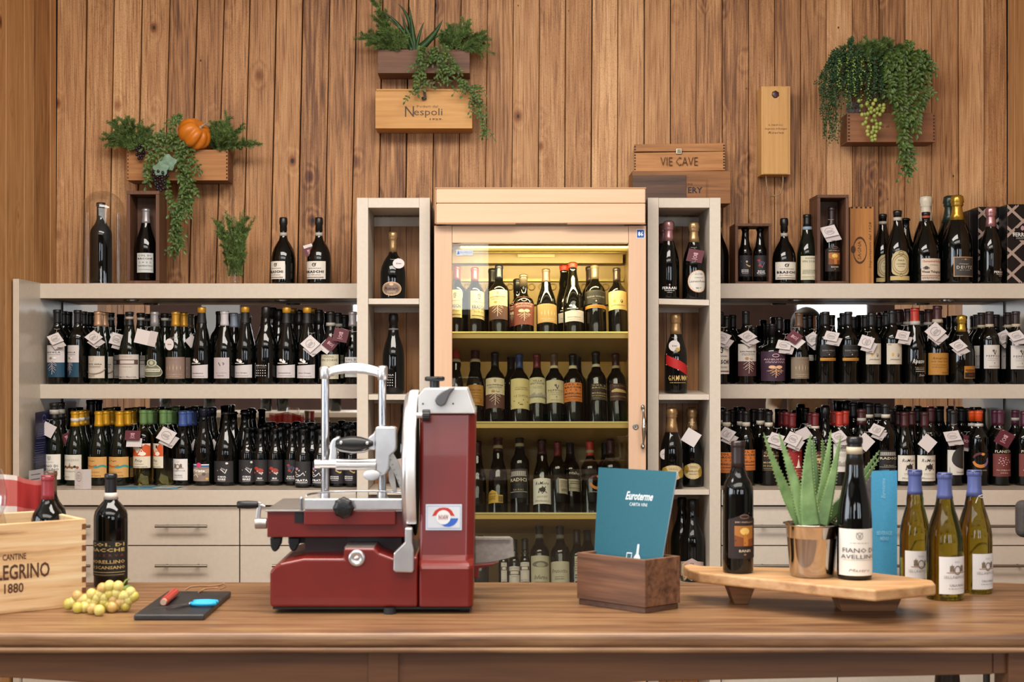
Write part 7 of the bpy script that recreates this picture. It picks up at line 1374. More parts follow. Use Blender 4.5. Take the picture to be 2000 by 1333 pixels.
    b.lathe([(.001, 0), (5.5 * u, 0), (7 * u, .002), (8 * u, L * .5), (7 * u, L * .92), (6 * u, L), (.001, L)], BLACKP, 20, M); b.build('crank_grip', r)
    b = MB(); b.tube([srf(504, 987, 3.4), srf(512, 988, 3.4), srf(518, 990, 3.4)], [.004, .005, .002], CHROME, 10); b.prism(xz([(504, 980), (511, 982), (508, 1020), (499, 1020)], 3.4), 3.396, 3.403, ALU); b.build('crank_arm', r, bevel=.001)
    b = MB(); b.cyl(srf(499, 1023, 3.4), srf(521, 1023, 3.4), 10.5 * u, ALU_D, 22); b.build('crank_hub', r)
    # receiving tray
    G = noisy('grey_tray', '#8f8a82', '#a39e96', 90, .45, .4, .1)
    b = MB(); q = [(928, 1049), (996, 1049), (1002, 1053), (1004, 1088), (990, 1092), (958, 1099), (928, 1101)]; b.prism(xz(q, 3.46), 3.46, 3.466, G); b.build('receiving_tray', r, bevel=.001)
    b = MB(); b.prism(xz([(928, 1049.2), (996, 1049.2), (998, 1055), (928, 1055)], 3.45), 3.445, 3.4595, G); b.build('tray_lip', r, bevel=.001)
    MB().prism(xz([(925, 1102), (975, 1097), (960, 1104), (935, 1109), (935, 1128), (925, 1128)], 3.47), 3.45, 3.50, RED).build('tray_bracket', r, bevel=.002)
    return r
slicer()
# ---------------------------------------------------------------- things standing on the table
def td(py, h=0.0): return (HC - ZTAB - h) * F / (py - CY)       # depth of a point of the table top seen at image row py
def face_mp(o, e, up):
    o = Vector(o); e = Vector(e); up = Vector(up); n = e.cross(up).normalized()
    if n.y > 0: n = -n
    return lambda u, v, L: o + e * u + up * v + n * (.0002 + .00015 * L)
# wine crate at the left edge, turned to the right
A = Vector((PX(168, 3.353), 3.353, ZTAB)); Bp = Vector((PX(0, 3.231), 3.231, ZTAB)); e = (Bp - A).normalized(); nrm = Vector((e.y, -e.x, 0)); nrm = nrm if nrm.y > 0 else -nrm
Lc, Dc, Hc = .40, .26, .205; up = Vector((0, 0, Hc)); th = .014
r = empty('wine_crate', A, 'pale wooden wine crate with large stamped lettering, at the left end of the table', 'crate')
def slab(o0, ea, eb, ec, m, name, par, bev=.0015):
    o0, ea, eb, ec = map(Vector, (o0, ea, eb, ec)); b = MB(); lo = [o0, o0 + ea, o0 + ea + eb, o0 + eb]; b.hexa(lo, [p + ec for p in lo], m)
    bm_fix = b; o = b.build(name, par, bevel=bev); return o
slab(A, e * Lc, nrm * th, up, CRATE_W, 'front_board', r)
slab(A + nrm * (th + .0005), e * th, nrm * (Dc - 2 * th - .001), up, CRATE_W, 'side_board', r)
slab(A + e * (Lc - th) + nrm * (th + .0005), e * th, nrm * (Dc - 2 * th - .001), up, CRATE_W, 'side_board', r)
slab(A + nrm * (Dc - th), e * Lc, nrm * th, up, CRATE_W, 'back_board', r)
slab(A + e * (th + .0005) + nrm * (th + .0005), e * (Lc - 2 * th - .001), nrm * (Dc - 2 * th - .001), (0, 0, .01), CRATE_W, 'bottom_board', r)
mpf = face_mp(A + e * Lc, -e * Lc, up)   # u from the far left end to the right corner
def upx(px):  # share of the face length at image column px
    lo, hi = 0.0, Lc
    for _ in range(40):
        m_ = (lo + hi) / 2; P = A + e * m_
        if CX + P.x * F / P.y > px: lo = m_
        else: hi = m_
    return 1 - lo / Lc
b = MB()
def stamp(s, x0, x1, v0, v1, bold=0):
    u0, u1 = upx(x0), upx(x1); prints(b, [('t', s, (u0 + u1) / 2, (v0 + v1) / 2, u1 - u0, v1 - v0, '#4a2c1c', {'b': bold, 'res': 2})], mpf, 1)
stamp('CANTINE', 5, 51, .595, .665, .02); stamp('PELLEGRINO', -46, 97, .375, .545, .02); stamp('1880', 8, 46, .225, .335, .02)
b.build('stamp', r)
b = MB()
for i in range(8):
    v = .03 + i * .122; o0 = A + Vector((0, 0, Hc * v)) - nrm * .0004; b.hexa([o0, o0 + e * .010, o0 + e * .010 + Vector((0, 0, Hc * .06)), o0 + Vector((0, 0, Hc * .06))], [q - nrm * .0004 for q in (o0, o0 + e * .010, o0 + e * .010 + Vector((0, 0, Hc * .06)), o0 + Vector((0, 0, Hc * .06)))], mat('#6a4020', .7))
b.build('joint_fingers', r)
zc = ZTAB + .011
bottle('dark bottle with bright pink capsule standing in the wine crate', 93, 930, 62, 3.47, zc, 'bdx', 'k', 'pnk', 'foil', .80)
bottle('dark bottle with brown capsule standing behind the pink one in the crate', 99, 921, 60, 3.56, zc, 'bdx', 'k', 'br', 'foil', .80)
r = empty('checked_cloth', srf(40, 1015, 3.50), 'red and white checked cloth tucked behind the glasses in the wine crate', 'cloth'); b = MB(); n = 44
cm = [mat('#cfc4be', .85), mat('#b05a54', .85), mat('#98221f', .85)]; vs = []
o0 = Vector((PX(-90, 3.5), 3.42, ZTAB + .03)); 
for j in range(n + 1):
    for i in range(n + 1):
        x = i / n; z = j / n; vs.append((PX(-90 + 178 * x, 3.55), 3.50 + .10 * x + .006 * math.sin(x * 17 + z * 3) + .004 * math.sin(x * 41), ZTAB + .03 + z * (PZ(936 + 6 * math.sin(x * 9) - 6 * (1 - x), 3.55) - ZTAB - .03)))
for j in range(n):
    for i in range(n):
        a = ((i + 4) // 11) % 2; c = ((j + 2) // 11) % 2; b.add([vs[j * (n + 1) + i], vs[j * (n + 1) + i + 1], vs[(j + 1) * (n + 1) + i + 1], vs[(j + 1) * (n + 1) + i]], [(0, 1, 2, 3)], cm[a + c])
b.build('cloth_sheet', r)
def wglass(label, px, d, z0, s=1.0):
    r = empty('wine_glass', (PX(px, d), d, z0), label, 'glass'); M = Matrix.Translation((PX(px, d), d, z0)) @ Matrix.Scale(s, 4)
    MB().lathe([(.0035, .095), (.012, .10), (.030, .115), (.042, .140), (.043, .165), (.036, .20), (.032, .215)], CLEAR, 32, M).build('bowl', r)
    MB().lathe([(.034, 0), (.034, .002), (.010, .005), (.0040, .015), (.0035, .05), (.0035, .095)], mat('#c8c8c8', .03, spec=.9, trans=.9), 24, M).build('stem_and_foot', r)
wglass('clear wine glass in the crate, its bowl at the left frame edge', -28, 3.40, zc + .06, 1.15)
wglass('clear wine glass lower in the crate in front of the checked cloth', -20, 3.33, zc - .0, .98)
# tall bottle, grapes
bottle('dark red wine bottle with black label and gold block letters, standing behind the yellow grapes', 216.5, 926.5, 65, 3.66, ZTAB, 'bdx', 'k', 'k', 'foil', .835, '#b8b0a8', (.775, .835), lab='blackg', lb=(185, 248, 1054, 1123))
bottle_band = None
r = empty('grape_bunch', (PX(200, 3.38), 3.38, ZTAB), 'bunch of yellow grapes lying in front of the black label bottle', 'grapes')
gm = [MB().ball((0, 0, 0), .0124, noisy('grape_skin_%d' % i, a, c, 40, .28, bump=.02), 18, 12).build('grape', mesh_only=True) for i, (a, c) in enumerate((('#bcaa58', '#cbbf74'), ('#a89838', '#c0b25a'), ('#b48a48', '#bfa264')))]
for m_ in gm:
    bs_ = m_.materials[0].node_tree.nodes['Principled BSDF']; bs_.inputs['Subsurface Weight'].default_value = .35; bs_.inputs['Subsurface Scale'].default_value = .01; bs_.inputs['Subsurface Radius'].default_value = (1, .8, .2)
rr = random.Random(11); pl = []
spots = [(142, 1178), (152, 1188), (151, 1165), (165, 1187), (167, 1172), (180, 1190), (179, 1161), (186, 1177), (194, 1193), (196, 1161), (204, 1177), (200, 1150), (214, 1145), (214, 1161), (219, 1187), (228, 1159), (231, 1146), (233, 1178), (240, 1165), (245, 1184), (252, 1172), (255, 1158), (261, 1166), (158, 1174), (174, 1176), (211, 1183), (222, 1172), (204, 1167), (190, 1168), (240, 1176), (249, 1164), (134, 1181), (169, 1181), (227, 1183)]
for k, (x, y) in enumerate(spots):
    h = max(.0125, (1196 - y) * .00118); 
    d = (HC - ZTAB - h) * F / (y - CY) ; d = min(d, 3.56)
    o = link(gm[k % 3 if k % 4 else 0], 'grape', r); q = Vector((PX(x, d), d, PZ(y, d))); q.z = max(q.z, ZTAB + .0125); o.location = q - Vector(r['_w']); o.scale = (1, 1, 1.08)
b = MB(); b.tube([(PX(236, 3.40), 3.40, ZTAB + .035), (PX(246, 3.42), 3.42, ZTAB + .05), (PX(252, 3.43), 3.43, ZTAB + .052)], .0025, mat('#6a7a30', .6), 6)
leaf(b, srf(236, 1150, 3.40), Vector((1, 0, .2)), Vector((0, -.4, 1)), .03, .022, mat('#5c7030', .5)); b.build('stem', r)
# slate board
r = empty('slate_board', (-.705, 3.15, ZTAB), 'dark slate serving board with leather cord, left of the slicer', 'board')
MB().box(-.783, -.626, 3.155, 3.49, ZTAB, ZTAB + .0135, noisy('slate', '#1e1e20', '#2c2b2c', 18, .42, bump=.15)).build('board_slab', r, bevel=.004, seg=3)
b = MB(); zt = ZTAB + .0135
P = [(362, 1153, .004), (372, 1147, .012), (390, 1145, .012), (408, 1146, .008), (428, 1144, .01), (438, 1140, .016), (440, 1147, .008), (430, 1151, .004)]
b.tube([(PX(x, (HC - zt - h) * F / (y - CY)), min((HC - zt - h) * F / (y - CY), 3.60), zt + h) for x, y, h in P], .0022, mat('#8c6448', .7), 6)
P = [(388, 1157, .003), (400, 1151, .005), (414, 1149, .006), (426, 1149, .004)]
b.tube([(PX(x, (HC - zt - h) * F / (y - CY)), (HC - zt - h) * F / (y - CY), zt + h) for x, y, h in P], .0022, mat('#9a7050', .7), 6); b.build('leather_cord', r)
zt += .0002
r = empty('cork_puller', (PX(334, 3.35), 3.35, zt), 'small red corkscrew handle lying on the slate board', 'corkscrew')
p0 = Vector((PX(325, 3.29), 3.27, zt + .0105)); p1 = Vector((PX(345, 3.42), 3.40, zt + .0105)); b = MB(); b.cyl(p0, p1, .0095, mat('#b32c1c', .25, coat=.4), 14, .0102); b.build('red_handle', r)
dv = (p1 - p0).normalized(); b = MB(); b.cyl(p0 - dv * .014, p0, .0072, mat('#b89480', .4), 12); b.ball(p1, .0098, mat('#a02818', .25), 12, 8); b.build('end_cap', r)
r = empty('scissors', (PX(370, 3.26), 3.26, zt), 'scissors with bright blue handles lying on the slate board', 'scissors')
mB = mat('#1f9fd0', .35); b = MB(); h0 = zt + .004
pv = Vector((PX(372, 3.27), 3.27, h0))
for tx, ty, w_ in ((322, 1192, .0045), (290, 1190, .0045)):
    dd = (HC - h0) * F / (ty - CY); tp = Vector((PX(tx, dd), dd, h0 - .001)); q = (tp - pv).normalized(); s = q.cross(Vector((0, 0, 1))) * w_
    b.hexa([pv - s, pv + s, tp + s * .1, tp - s * .1], [p + Vector((0, 0, .0016)) for p in (pv - s, pv + s, tp + s * .1, tp - s * .1)], CHROME)
b.cyl(pv + Vector((0, 0, -.001)), pv + Vector((0, 0, .004)), .004, CHROME, 12); b.build('blade_pair', r)
for sg in (-1, 1):
    b = MB(); c = Vector((PX(402, 3.29), 3.275 + sg * .013, zt + .0065)); pts = [c + Vector((.026 * math.cos(a), .0105 * math.sin(a), 0)) for a in [2 * math.pi * i / 18 for i in range(19)]]
    b.tube(pts, .0045, mB, 8); b.tube([pv, pv + Vector((.012, sg * .003, .002)), c - Vector((.024, 0, 0))], .005, mB, 8); b.build('handle_loop', r)
# wooden caddy with the teal wine list
m0 = Vector((PX(1260, 3.24), 3.24, ZTAB)); ml = Vector((PX(1135, 3.367), 3.367, ZTAB)); ea = (ml - m0).normalized(); eb = Vector((-ea.y, ea.x, 0)); eb = eb if eb.y > 0 else -eb
r = empty('wooden_caddy', m0, 'open brown wooden box turned cornerwise, holding the teal wine list', 'box')
L1, L2, H1, t_ = .200, .115, .123, .010
mr = Vector((PX(1327, 3.31), 3.31, ZTAB)); eb = (mr - m0).normalized()
def sl2(o0, a_, b_, c_, name, m=CADDY): slab(o0, a_, b_, c_, m, name, r, .0015)
sl2(m0 + Vector((0, 0, .014)), ea * L1, eb * t_, (0, 0, H1 - .014), 'front_board'); sl2(m0 + eb * (L2 - t_) + Vector((0, 0, .014)), ea * L1, eb * t_, (0, 0, H1 - .014), 'back_board')
sl2(m0 + eb * (t_ + .0004) + Vector((0, 0, .014)), ea * t_, eb * (L2 - 2 * t_ - .0008), (0, 0, H1 - .014), 'side_board'); sl2(m0 + ea * (L1 - t_) + eb * (t_ + .0004) + Vector((0, 0, .014)), ea * t_, eb * (L2 - 2 * t_ - .0008), (0, 0, H1 - .014), 'side_board')
sl2(m0 + ea * .003 + eb * .003, ea * (L1 - .006), eb * (L2 - .006), (0, 0, .0135), 'base_board', wood('caddy_dark', '#6a4a34', '#4c3224', '#2a1a12', along='x'))
r = empty('wine_list', srf(1230, 1090, 3.36), 'tall teal wine list card with white script heading standing in the wooden box', 'menu')
TL, TR, BR, BL = srf(1169, 913.5, 3.44), srf(1322, 922, 3.34), srf(1292, 1100, 3.305), srf(1160, 1092, 3.402); dn = Vector((0, 0, 1)); kb = 1.22
BLx = TL + (BL - TL) * kb; BRx = TR + (BR - TR) * kb; TEAL = noisy('teal_card', '#024f60', '#025666', 200, .6, bump=.02)
def bil(u, v): return BLx * (1 - u) * (1 - v) + BRx * u * (1 - v) + TR * u * v + TL * (1 - u) * v
nn = (BRx - BLx).cross(TL - BLx).normalized(); nn = nn if nn.y < 0 else -nn
def bend(u, v): return bil(u, v) + nn * (.004 * math.sin(math.pi * u) * v)
b = MB(); N = 14; vs = [bend(i / N, j / 4) for j in range(5) for i in range(N + 1)]; vs2 = [p - nn * .001 for p in vs]; o_ = (N + 1) * 5
fs = [(j * (N + 1) + i, j * (N + 1) + i + 1, (j + 1) * (N + 1) + i + 1, (j + 1) * (N + 1) + i) for j in range(4) for i in range(N)]
b.add(vs, fs, TEAL, True); b.add(vs2, [tuple(reversed(f)) for f in fs], mat('#c4ccd0', .6), True); b.build('front_cover', r)
b = MB(); vs3 = [bend(i / N, j / 4) - nn * (.0025 + .003 * i / N * (j / 4)) for j in range(5) for i in range(N + 1)]; b.add(vs3, fs, mat('#b4bec8', .6), True); b.add([p - nn * .001 for p in vs3], [tuple(reversed(f)) for f in fs], TEAL, True); b.build('back_cover', r)
b = MB(); mpv = lambda u, v, L: bend(u, v) + nn * .0003 * L; V = lambda y: 1 - ((y - 915) / 178) / kb; WH = mat('#c9d4d8', .5)
prints(b, [('t', 'Euroterme', .575, V(967), .36, .075, WH, {'i': .35, 'b': .025, 'res': 2}), ('t', 'CARTA VINI', .575, V(983.5), .235, .030, WH, {'b': .01, 'res': 2}),
           ('l', [(.49, V(1088)), (.49, V(1078)), (.56, V(1078)), (.56, V(1088))], .012, WH), ('s', [(.595, V(1086), V(1100)), (.61, V(1082), V(1100)), (.625, V(1079), V(1100)), (.63, V(1060), V(1100)), (.655, V(1060), V(1100)), (.66, V(1079), V(1100)), (.675, V(1082), V(1100)), (.69, V(1086), V(1100))], WH)], mpv, 6); b.build('printed_heading', r)
# olive wood board on feet
ZBd = PZ(1128, 3.29)
def bp(px, py): d = (HC - ZBd) * F / (py - CY); return (PX(px, d), d)
r = empty('serving_board', (.75, 3.3, ZTAB), 'long pale wooden serving board on low feet, carrying two bottles and the aloe pot', 'board')
outl = [bp(1335, 1104.5), bp(1344, 1112), bp(1364, 1118.5), bp(1421, 1124), bp(1520, 1134), bp(1612, 1144), bp(1710, 1153), bp(1780, 1146.5), bp(1828, 1141), bp(1822, 1134), bp(1775, 1127), bp(1700, 1118), bp(1600, 1112), bp(1500, 1108.5), bp(1411, 1107), bp(1372, 1106), bp(1348, 1101.5)]
MB().plan(outl, ZBd - .026, ZBd, OLIVE).build('board_slab', r, bevel=.005, seg=3)
for px0, px1, y0_, y1_ in ((1421, 1478, 3.36, 3.44), (1632, 1768, 3.262, 3.35)):
    xa_, xb_ = PX(px0, y0_), PX(px1, y0_); i_ = .018
    MB().hexa([(xa_ + i_, y0_ + .01, ZTAB), (xb_ - i_, y0_ + .01, ZTAB), (xb_ - i_, y1_ - .01, ZTAB), (xa_ + i_, y1_ - .01, ZTAB)], [(xa_, y0_, ZBd - .0265), (xb_, y0_, ZBd - .0265), (xb_, y1_, ZBd - .0265), (xa_, y1_, ZBd - .0265)], wood('foot_wood', '#9a6c44', '#7a5030', '#40261a', along='x')).build('foot_block', r, bevel=.002)
b = MB(); q = [srf(1340, 1100, 3.40), srf(1334, 1104, 3.37), srf(1333, 1118, 3.35), srf(1336, 1134, 3.345), srf(1341, 1128, 3.36)]; b.tube(q, .0025, mat('#a08560', .8), 6); b.build('hanging_cord', r)
bottle('tall bottle with purple-brown capsule and picture label, at the left of the serving board', 1441.5, 863, 60, 3.37, ZBd, 'bdx', 'k', 'bk', 'foil', .80, lab='banfi', lb=(1419.5, 1470.5, 1000, 1088))
bottle('slender tall bottle with large cream label, beside the aloe pot', 1669, 855, 66, 3.27, ZBd, 'alb', 'k', 'k', 'foil', .81, '#b8ab92', (.885, .935), lab='fiano', lb=(1637, 1701.5, 1030.5, 1121))
# steel bucket with aloe
r = empty('steel_bucket', (PX(1585, 3.31), 3.31, ZBd), 'polished steel bucket used as a pot for the aloe', 'pot'); u = 3.31 / F; M = Matrix.Translation((PX(1586, 3.31), 3.31, ZBd)); hb = 102 * u
MB().lathe([(.001, .002), (40 * u, .0), (42 * u, .004), (43 * u, .012), (50 * u, hb * .96), (52 * u, hb * .985), (56 * u, hb), (56 * u, hb + .0015), (50.5 * u, hb - .002), (42 * u, .01), (.001, .008)], STEEL, 48, M).build('bucket_wall', r)
b = MB()
for sg in (1,): b.cyl((PX(1586, 3.31) + sg * 47.5 * u, 3.29, ZBd + hb * .78), (PX(1586, 3.31) + sg * 56 * u, 3.28, ZBd + hb * .78), .006, STEEL, 14); b.ball((PX(1586, 3.31) + sg * 57 * u, 3.28, ZBd + hb * .78), .009, STEEL, 14, 8)
b.build('side_knob', r)
MB().lathe([(.001, hb - .02), (48 * u, hb - .02)], noisy('soil', '#2a1e16', '#3a2a1e', 60, .9), 30, M).build('soil', r)
r = empty('aloe_plant', (PX(1586, 3.31), 3.31, ZBd + hb - .02), 'green aloe with long toothed leaves growing in the steel bucket', 'plant')
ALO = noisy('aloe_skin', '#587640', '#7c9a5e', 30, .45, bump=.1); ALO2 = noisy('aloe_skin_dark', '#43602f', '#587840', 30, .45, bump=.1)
def aloe(b0, b1, tip, w_, dz0, dz1, m=ALO, th=.35):
    P = bez(srf(b0[0], b0[1], 3.31 + dz0), srf(b1[0], b1[1], 3.31 + (dz0 + dz1) / 2), srf(tip[0], tip[1], 3.31 + dz1), 14); b = MB(); vs = []; K_ = 8
    for i, p in enumerate(P):
        t = (P[min(i + 1, 14)] - P[max(i - 1, 0)]).normalized(); s = t.cross(Vector((0, -1, 0))).normalized(); f = s.cross(t).normalized(); f = f if f.y < 0 else -f
        hw = w_ * u * .56 * (1 - (i / 14) ** 1.25) ** .85 + .0006
        for k_ in range(K_):
            a = 2 * math.pi * k_ / K_; vs.append(p + s * hw * math.cos(a) + f * hw * (th * math.sin(a) - (.25 if math.sin(a) > .5 else 0)))
    b.add(vs, [(K_ * i + q, K_ * i + (q + 1) % K_, K_ * i + K_ + (q + 1) % K_, K_ * i + K_ + q) for i in range(14) for q in range(K_)], m, True)
    for i in range(2, 14):
        for sg in (0, K_ // 2):
            for q in (0, .5):
                p = vs[K_ * i + sg].lerp(vs[K_ * min(i + 1, 14) + sg], q); c = P[i]; o_ = (p - P[i].lerp(P[min(i + 1, 14)], q)).normalized(); t = (P[min(i + 1, 14)] - P[i - 1]).normalized()
                b.add([p - t * .0018, p + t * .0018, p + o_ * .0028 + t * .001], [(0, 1, 2)], mat('#9aa872', .5))
    b.build('leaf', r)
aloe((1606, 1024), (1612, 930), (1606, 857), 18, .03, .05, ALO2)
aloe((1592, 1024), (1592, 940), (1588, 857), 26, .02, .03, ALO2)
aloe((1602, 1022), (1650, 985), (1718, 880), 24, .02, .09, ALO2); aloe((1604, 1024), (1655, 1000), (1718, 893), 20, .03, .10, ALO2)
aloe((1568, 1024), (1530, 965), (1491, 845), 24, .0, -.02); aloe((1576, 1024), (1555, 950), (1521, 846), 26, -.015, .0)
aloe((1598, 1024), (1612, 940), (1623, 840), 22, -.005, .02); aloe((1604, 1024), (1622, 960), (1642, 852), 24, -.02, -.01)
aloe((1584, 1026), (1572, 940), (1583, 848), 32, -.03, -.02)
# menu card and pamphlet behind the board
r = empty('menu_card', (PX(1726, 3.70), 3.70, ZTAB), 'tall narrow light blue menu card standing between serving board and blue capped bottles', 'menu'); b = MB(); dB = 3.70
BLU = noisy('blue_card', '#3c8eb6', '#4496bc', 200, .5, bump=.02); x0_, xm, x1_ = PX(1702, dB), PX(1712, dB), PX(1751.5, dB); zt_ = PZ(921, dB)
b.hexa([(x0_, dB, ZTAB), (x1_, dB - .004, ZTAB), (x1_, dB - .002, ZTAB), (x0_, dB + .002, ZTAB)], [(x0_, dB, zt_), (x1_, dB - .004, zt_ + .002), (x1_, dB - .002, zt_ + .002), (x0_, dB + .002, zt_)], BLU); b.build('front_panel', r)
b = MB(); b.hexa([(x0_, dB + .0025, ZTAB), (x1_ - .006, dB + .05, ZTAB), (x1_ - .006, dB + .052, ZTAB), (x0_, dB + .0045, ZTAB)], [(x0_, dB + .0025, zt_), (x1_ - .006, dB + .05, zt_), (x1_ - .006, dB + .052, zt_), (x0_, dB + .0045, zt_)], BLU); b.build('back_panel', r)
b = MB(); LB = mat('#7cb8d4', .5); hh = (zt_ - ZTAB); vv = lambda y: (PZ(y, dB) - ZTAB) / hh
prints(b, [('t', 'Euroterme', .46, vv(954), .16, .18, LB, {'rot': 1, 'i': .3, 'b': .02}), ('t', 'BEVERAGE', .5, vv(1041.5), .60, .036, LB, {'b': .02, 'res': 2}), ('t', 'MENU', .5, vv(1052.5), .32, .034, LB, {'b': .02, 'res': 2})], lambda u_, v_, L: Vector((x0_ + (x1_ - x0_) * u_, dB - .004 * u_ - .0004 * L, ZTAB + hh * v_)), 2); b.build('printed_words', r)
r = tag(MB().hexa([(PX(1668, 3.76), 3.77, ZTAB), (PX(1707, 3.76), 3.755, ZTAB), (PX(1707, 3.76), 3.757, ZTAB), (PX(1668, 3.76), 3.772, ZTAB)], [(PX(1668, 3.76), 3.77, PZ(924, 3.76)), (PX(1709, 3.76), 3.755, PZ(919.5, 3.76)), (PX(1709, 3.76), 3.757, PZ(919.5, 3.76)), (PX(1668, 3.76), 3.772, PZ(924, 3.76))], noisy('leaflet_grey', '#7a6a70', '#3a3a3a', 22, .4)).build('leaflet'), 'grey-mauve picture leaflet half hidden behind the cream labelled bottle', 'leaflet')
# three blue capped bottles
tg = 'blue capped white wine bottles on the table'
bottle('blue capped olive bottle standing behind the tip of the serving board', 1787, 919, 59, 3.60, ZTAB, 'bur', 'o', 'lav', 'foil', .80, lab='sella', lb=(1763, 1814, 1073.5, 1145), group=tg)
bottle('blue capped olive bottle standing foremost of the three at the table end', 1845, 925, 70, 3.457, ZTAB, 'bur', 'o', 'lav', 'foil', .80, lab='sella', lb=(1825, 1880, 1084, 1156), group=tg)
bottle('blue capped olive bottle with white string bow, last at the right', 1903, 920, 67, 3.56, ZTAB, 'bur', 'o', 'lav', 'foil', .79, lab='sella', lb=(1889, 1936, 1078.5, 1147), group=tg)
r = empty('string_bow', srf(1903, 971, 3.53), 'thin white string bow tied round the last blue capped bottle', 'string'); b = MB(); c = Vector((PX(1903, 3.56), 3.56, PZ(969, 3.56)))
b.tube([c + Vector((.0175 * math.cos(a), .0175 * math.sin(a), .002 * math.cos(a))) for a in [2 * math.pi * i / 20 for i in range(21)]], .0011, STRING, 5); b.build('loop', r)
b = MB(); f = c + Vector((0.003, -.019, 0)); b.tube([f, f + Vector((.008, -.004, .004)), f + Vector((.016, -.002, .003)), f + Vector((.008, -.004, -.003)), f], .001, STRING, 5); b.tube([f, f + Vector((-.004, -.003, -.008)), f + Vector((-.007, -.003, -.016))], .001, STRING, 5); b.build('bow', r)
# chair at the right frame edge, behind the table
r = empty('chair', (1.78, 4.25, 0), 'dark grey padded chair mostly outside the right frame edge', 'chair'); GY = noisy('grey_felt', '#3a3634', '#45403e', 90, .8); dC = 4.2
MB().box(PX(1991, dC), PX(1991, dC) + .42, dC, dC + .05, PZ(1052, dC), PZ(979, dC), GY).build('backrest', r, bevel=.02, seg=4)
MB().box(PX(1991, dC) + .02, PX(1991, dC) + .40, dC + .03, dC + .42, .42, .47, GY).build('seat', r, bevel=.015, seg=3)
for sx in (.03, .37):
    MB().cyl((PX(1991, dC) + sx + .01, dC + .035, .0), (PX(1991, dC) + sx + .01, dC + .035, PZ(1050, dC)), .011, mat('#2a2624', .4), 12).build('rear_leg', r)
    MB().cyl((PX(1991, dC) + sx + .01, dC + .39, .0), (PX(1991, dC) + sx + .01, dC + .39, .42), .011, mat('#2a2624', .4), 12).build('front_leg', r)
# papers on the rear counter
r = empty('info_card', srf(160, 957, 5.57), 'small folded pale card standing at the counter edge, left', 'card'); b = MB(); d5 = 5.60
for (xa_, ya_, xb_, yb2, m_) in ((143, d5 + .02, 162.5, d5, WHITEC), (162.5, d5, 175.5, d5 + .02, WHITEC2)):
    X0_, X1_ = PX(xa_, d5), PX(xb_, d5); z1_ = PZ(917.5, d5)
    MB().hexa([(X0_, ya_, ZC), (X1_, yb2, ZC), (X1_, yb2 + .001, ZC), (X0_, ya_ + .001, ZC)], [(X0_, ya_, z1_), (X1_, yb2, z1_), (X1_, yb2 + .001, z1_), (X0_, ya_ + .001, z1_)], m_).build('card_panel', r)
b = MB(); prints(b, [('ring', .5, .62, .30, .24, .02, '#6a6260'), *lines_ops([.70, .62, .54], '#7a7270', .32, .7, .012), ('l', [(.15, .15), (.4, .22), (.7, .14)], .015, '#8a8280')], lambda u_, v_, L: Vector((PX(143, d5) + (PX(162.5, d5) - PX(143, d5)) * u_, d5 + .02 - .02 * u_ - .0004 * L, ZC + (PZ(917.5, d5) - ZC) * v_)), 2); b.build('printed_ring', r)
r = empty('brochure', (PX(280, 5.66), 5.66, ZC), 'blue brochure lying flat on the counter before the pale gold bottles', 'brochure')
MB().hexa([(PX(197, 5.66), 5.70, ZC + .0002), (PX(210, 5.6), 5.60, ZC + .0002), (PX(345, 5.6), 5.60, ZC + .0002), (PX(352, 5.7), 5.72, ZC + .0002)], [(PX(197, 5.66), 5.70, ZC + .003), (PX(210, 5.6), 5.60, ZC + .003), (PX(345, 5.6), 5.60, ZC + .003), (PX(352, 5.7), 5.72, ZC + .003)], mat('#4c86a0', .3)).build('cover', r)
MB().hexa([(PX(298, 5.6), 5.595, ZC + .0032), (PX(335, 5.6), 5.595, ZC + .0032), (PX(360, 5.7), 5.70, ZC + .0032), (PX(320, 5.7), 5.70, ZC + .0032)], [(PX(298, 5.6), 5.595, ZC + .005), (PX(335, 5.6), 5.595, ZC + .005), (PX(360, 5.7), 5.70, ZC + .005), (PX(320, 5.7), 5.70, ZC + .005)], mat('#a8b0b0', .3)).build('inner_sheet', r)
r = empty('flyer', srf(84, 934, 5.70), 'navy flyer standing against the left end panel on the counter', 'flyer'); dF = 5.69; X0_, X1_ = PX(73.5, dF), PX(97, dF + .1); z1_ = PZ(803, dF)
b = MB(); b.hexa([(X0_, dF - .03, ZC), (X1_, dF + .10, ZC), (X1_, dF + .102, ZC), (X0_, dF - .028, ZC)], [(X0_, dF - .03, z1_ - .006), (X1_, dF + .10, z1_), (X1_, dF + .102, z1_), (X0_, dF - .028, z1_ - .006)], mat('#1c1c38', .4)); b.build('sheet', r)
b = MB(); prints(b, [('ring', .62, .9, .12, .04, .02, '#4a4a78'), *lines_ops([.83, .76, .73, .70, .67, .64, .58, .55, .52, .49, .46, .40, .37, .34], '#55558a', .25, .9, .004), ('r', 0, 1, 0, .24, '#b4b0b4'), *lines_ops([.18, .12], '#4a4a5a', .15, .8, .006)], lambda u_, v_, L: Vector((X0_ + (X1_ - X0_) * u_, dF - .03 + .13 * u_ - .0006 * L, ZC + (z1_ - ZC) * v_)), 2); b.build('print', r)
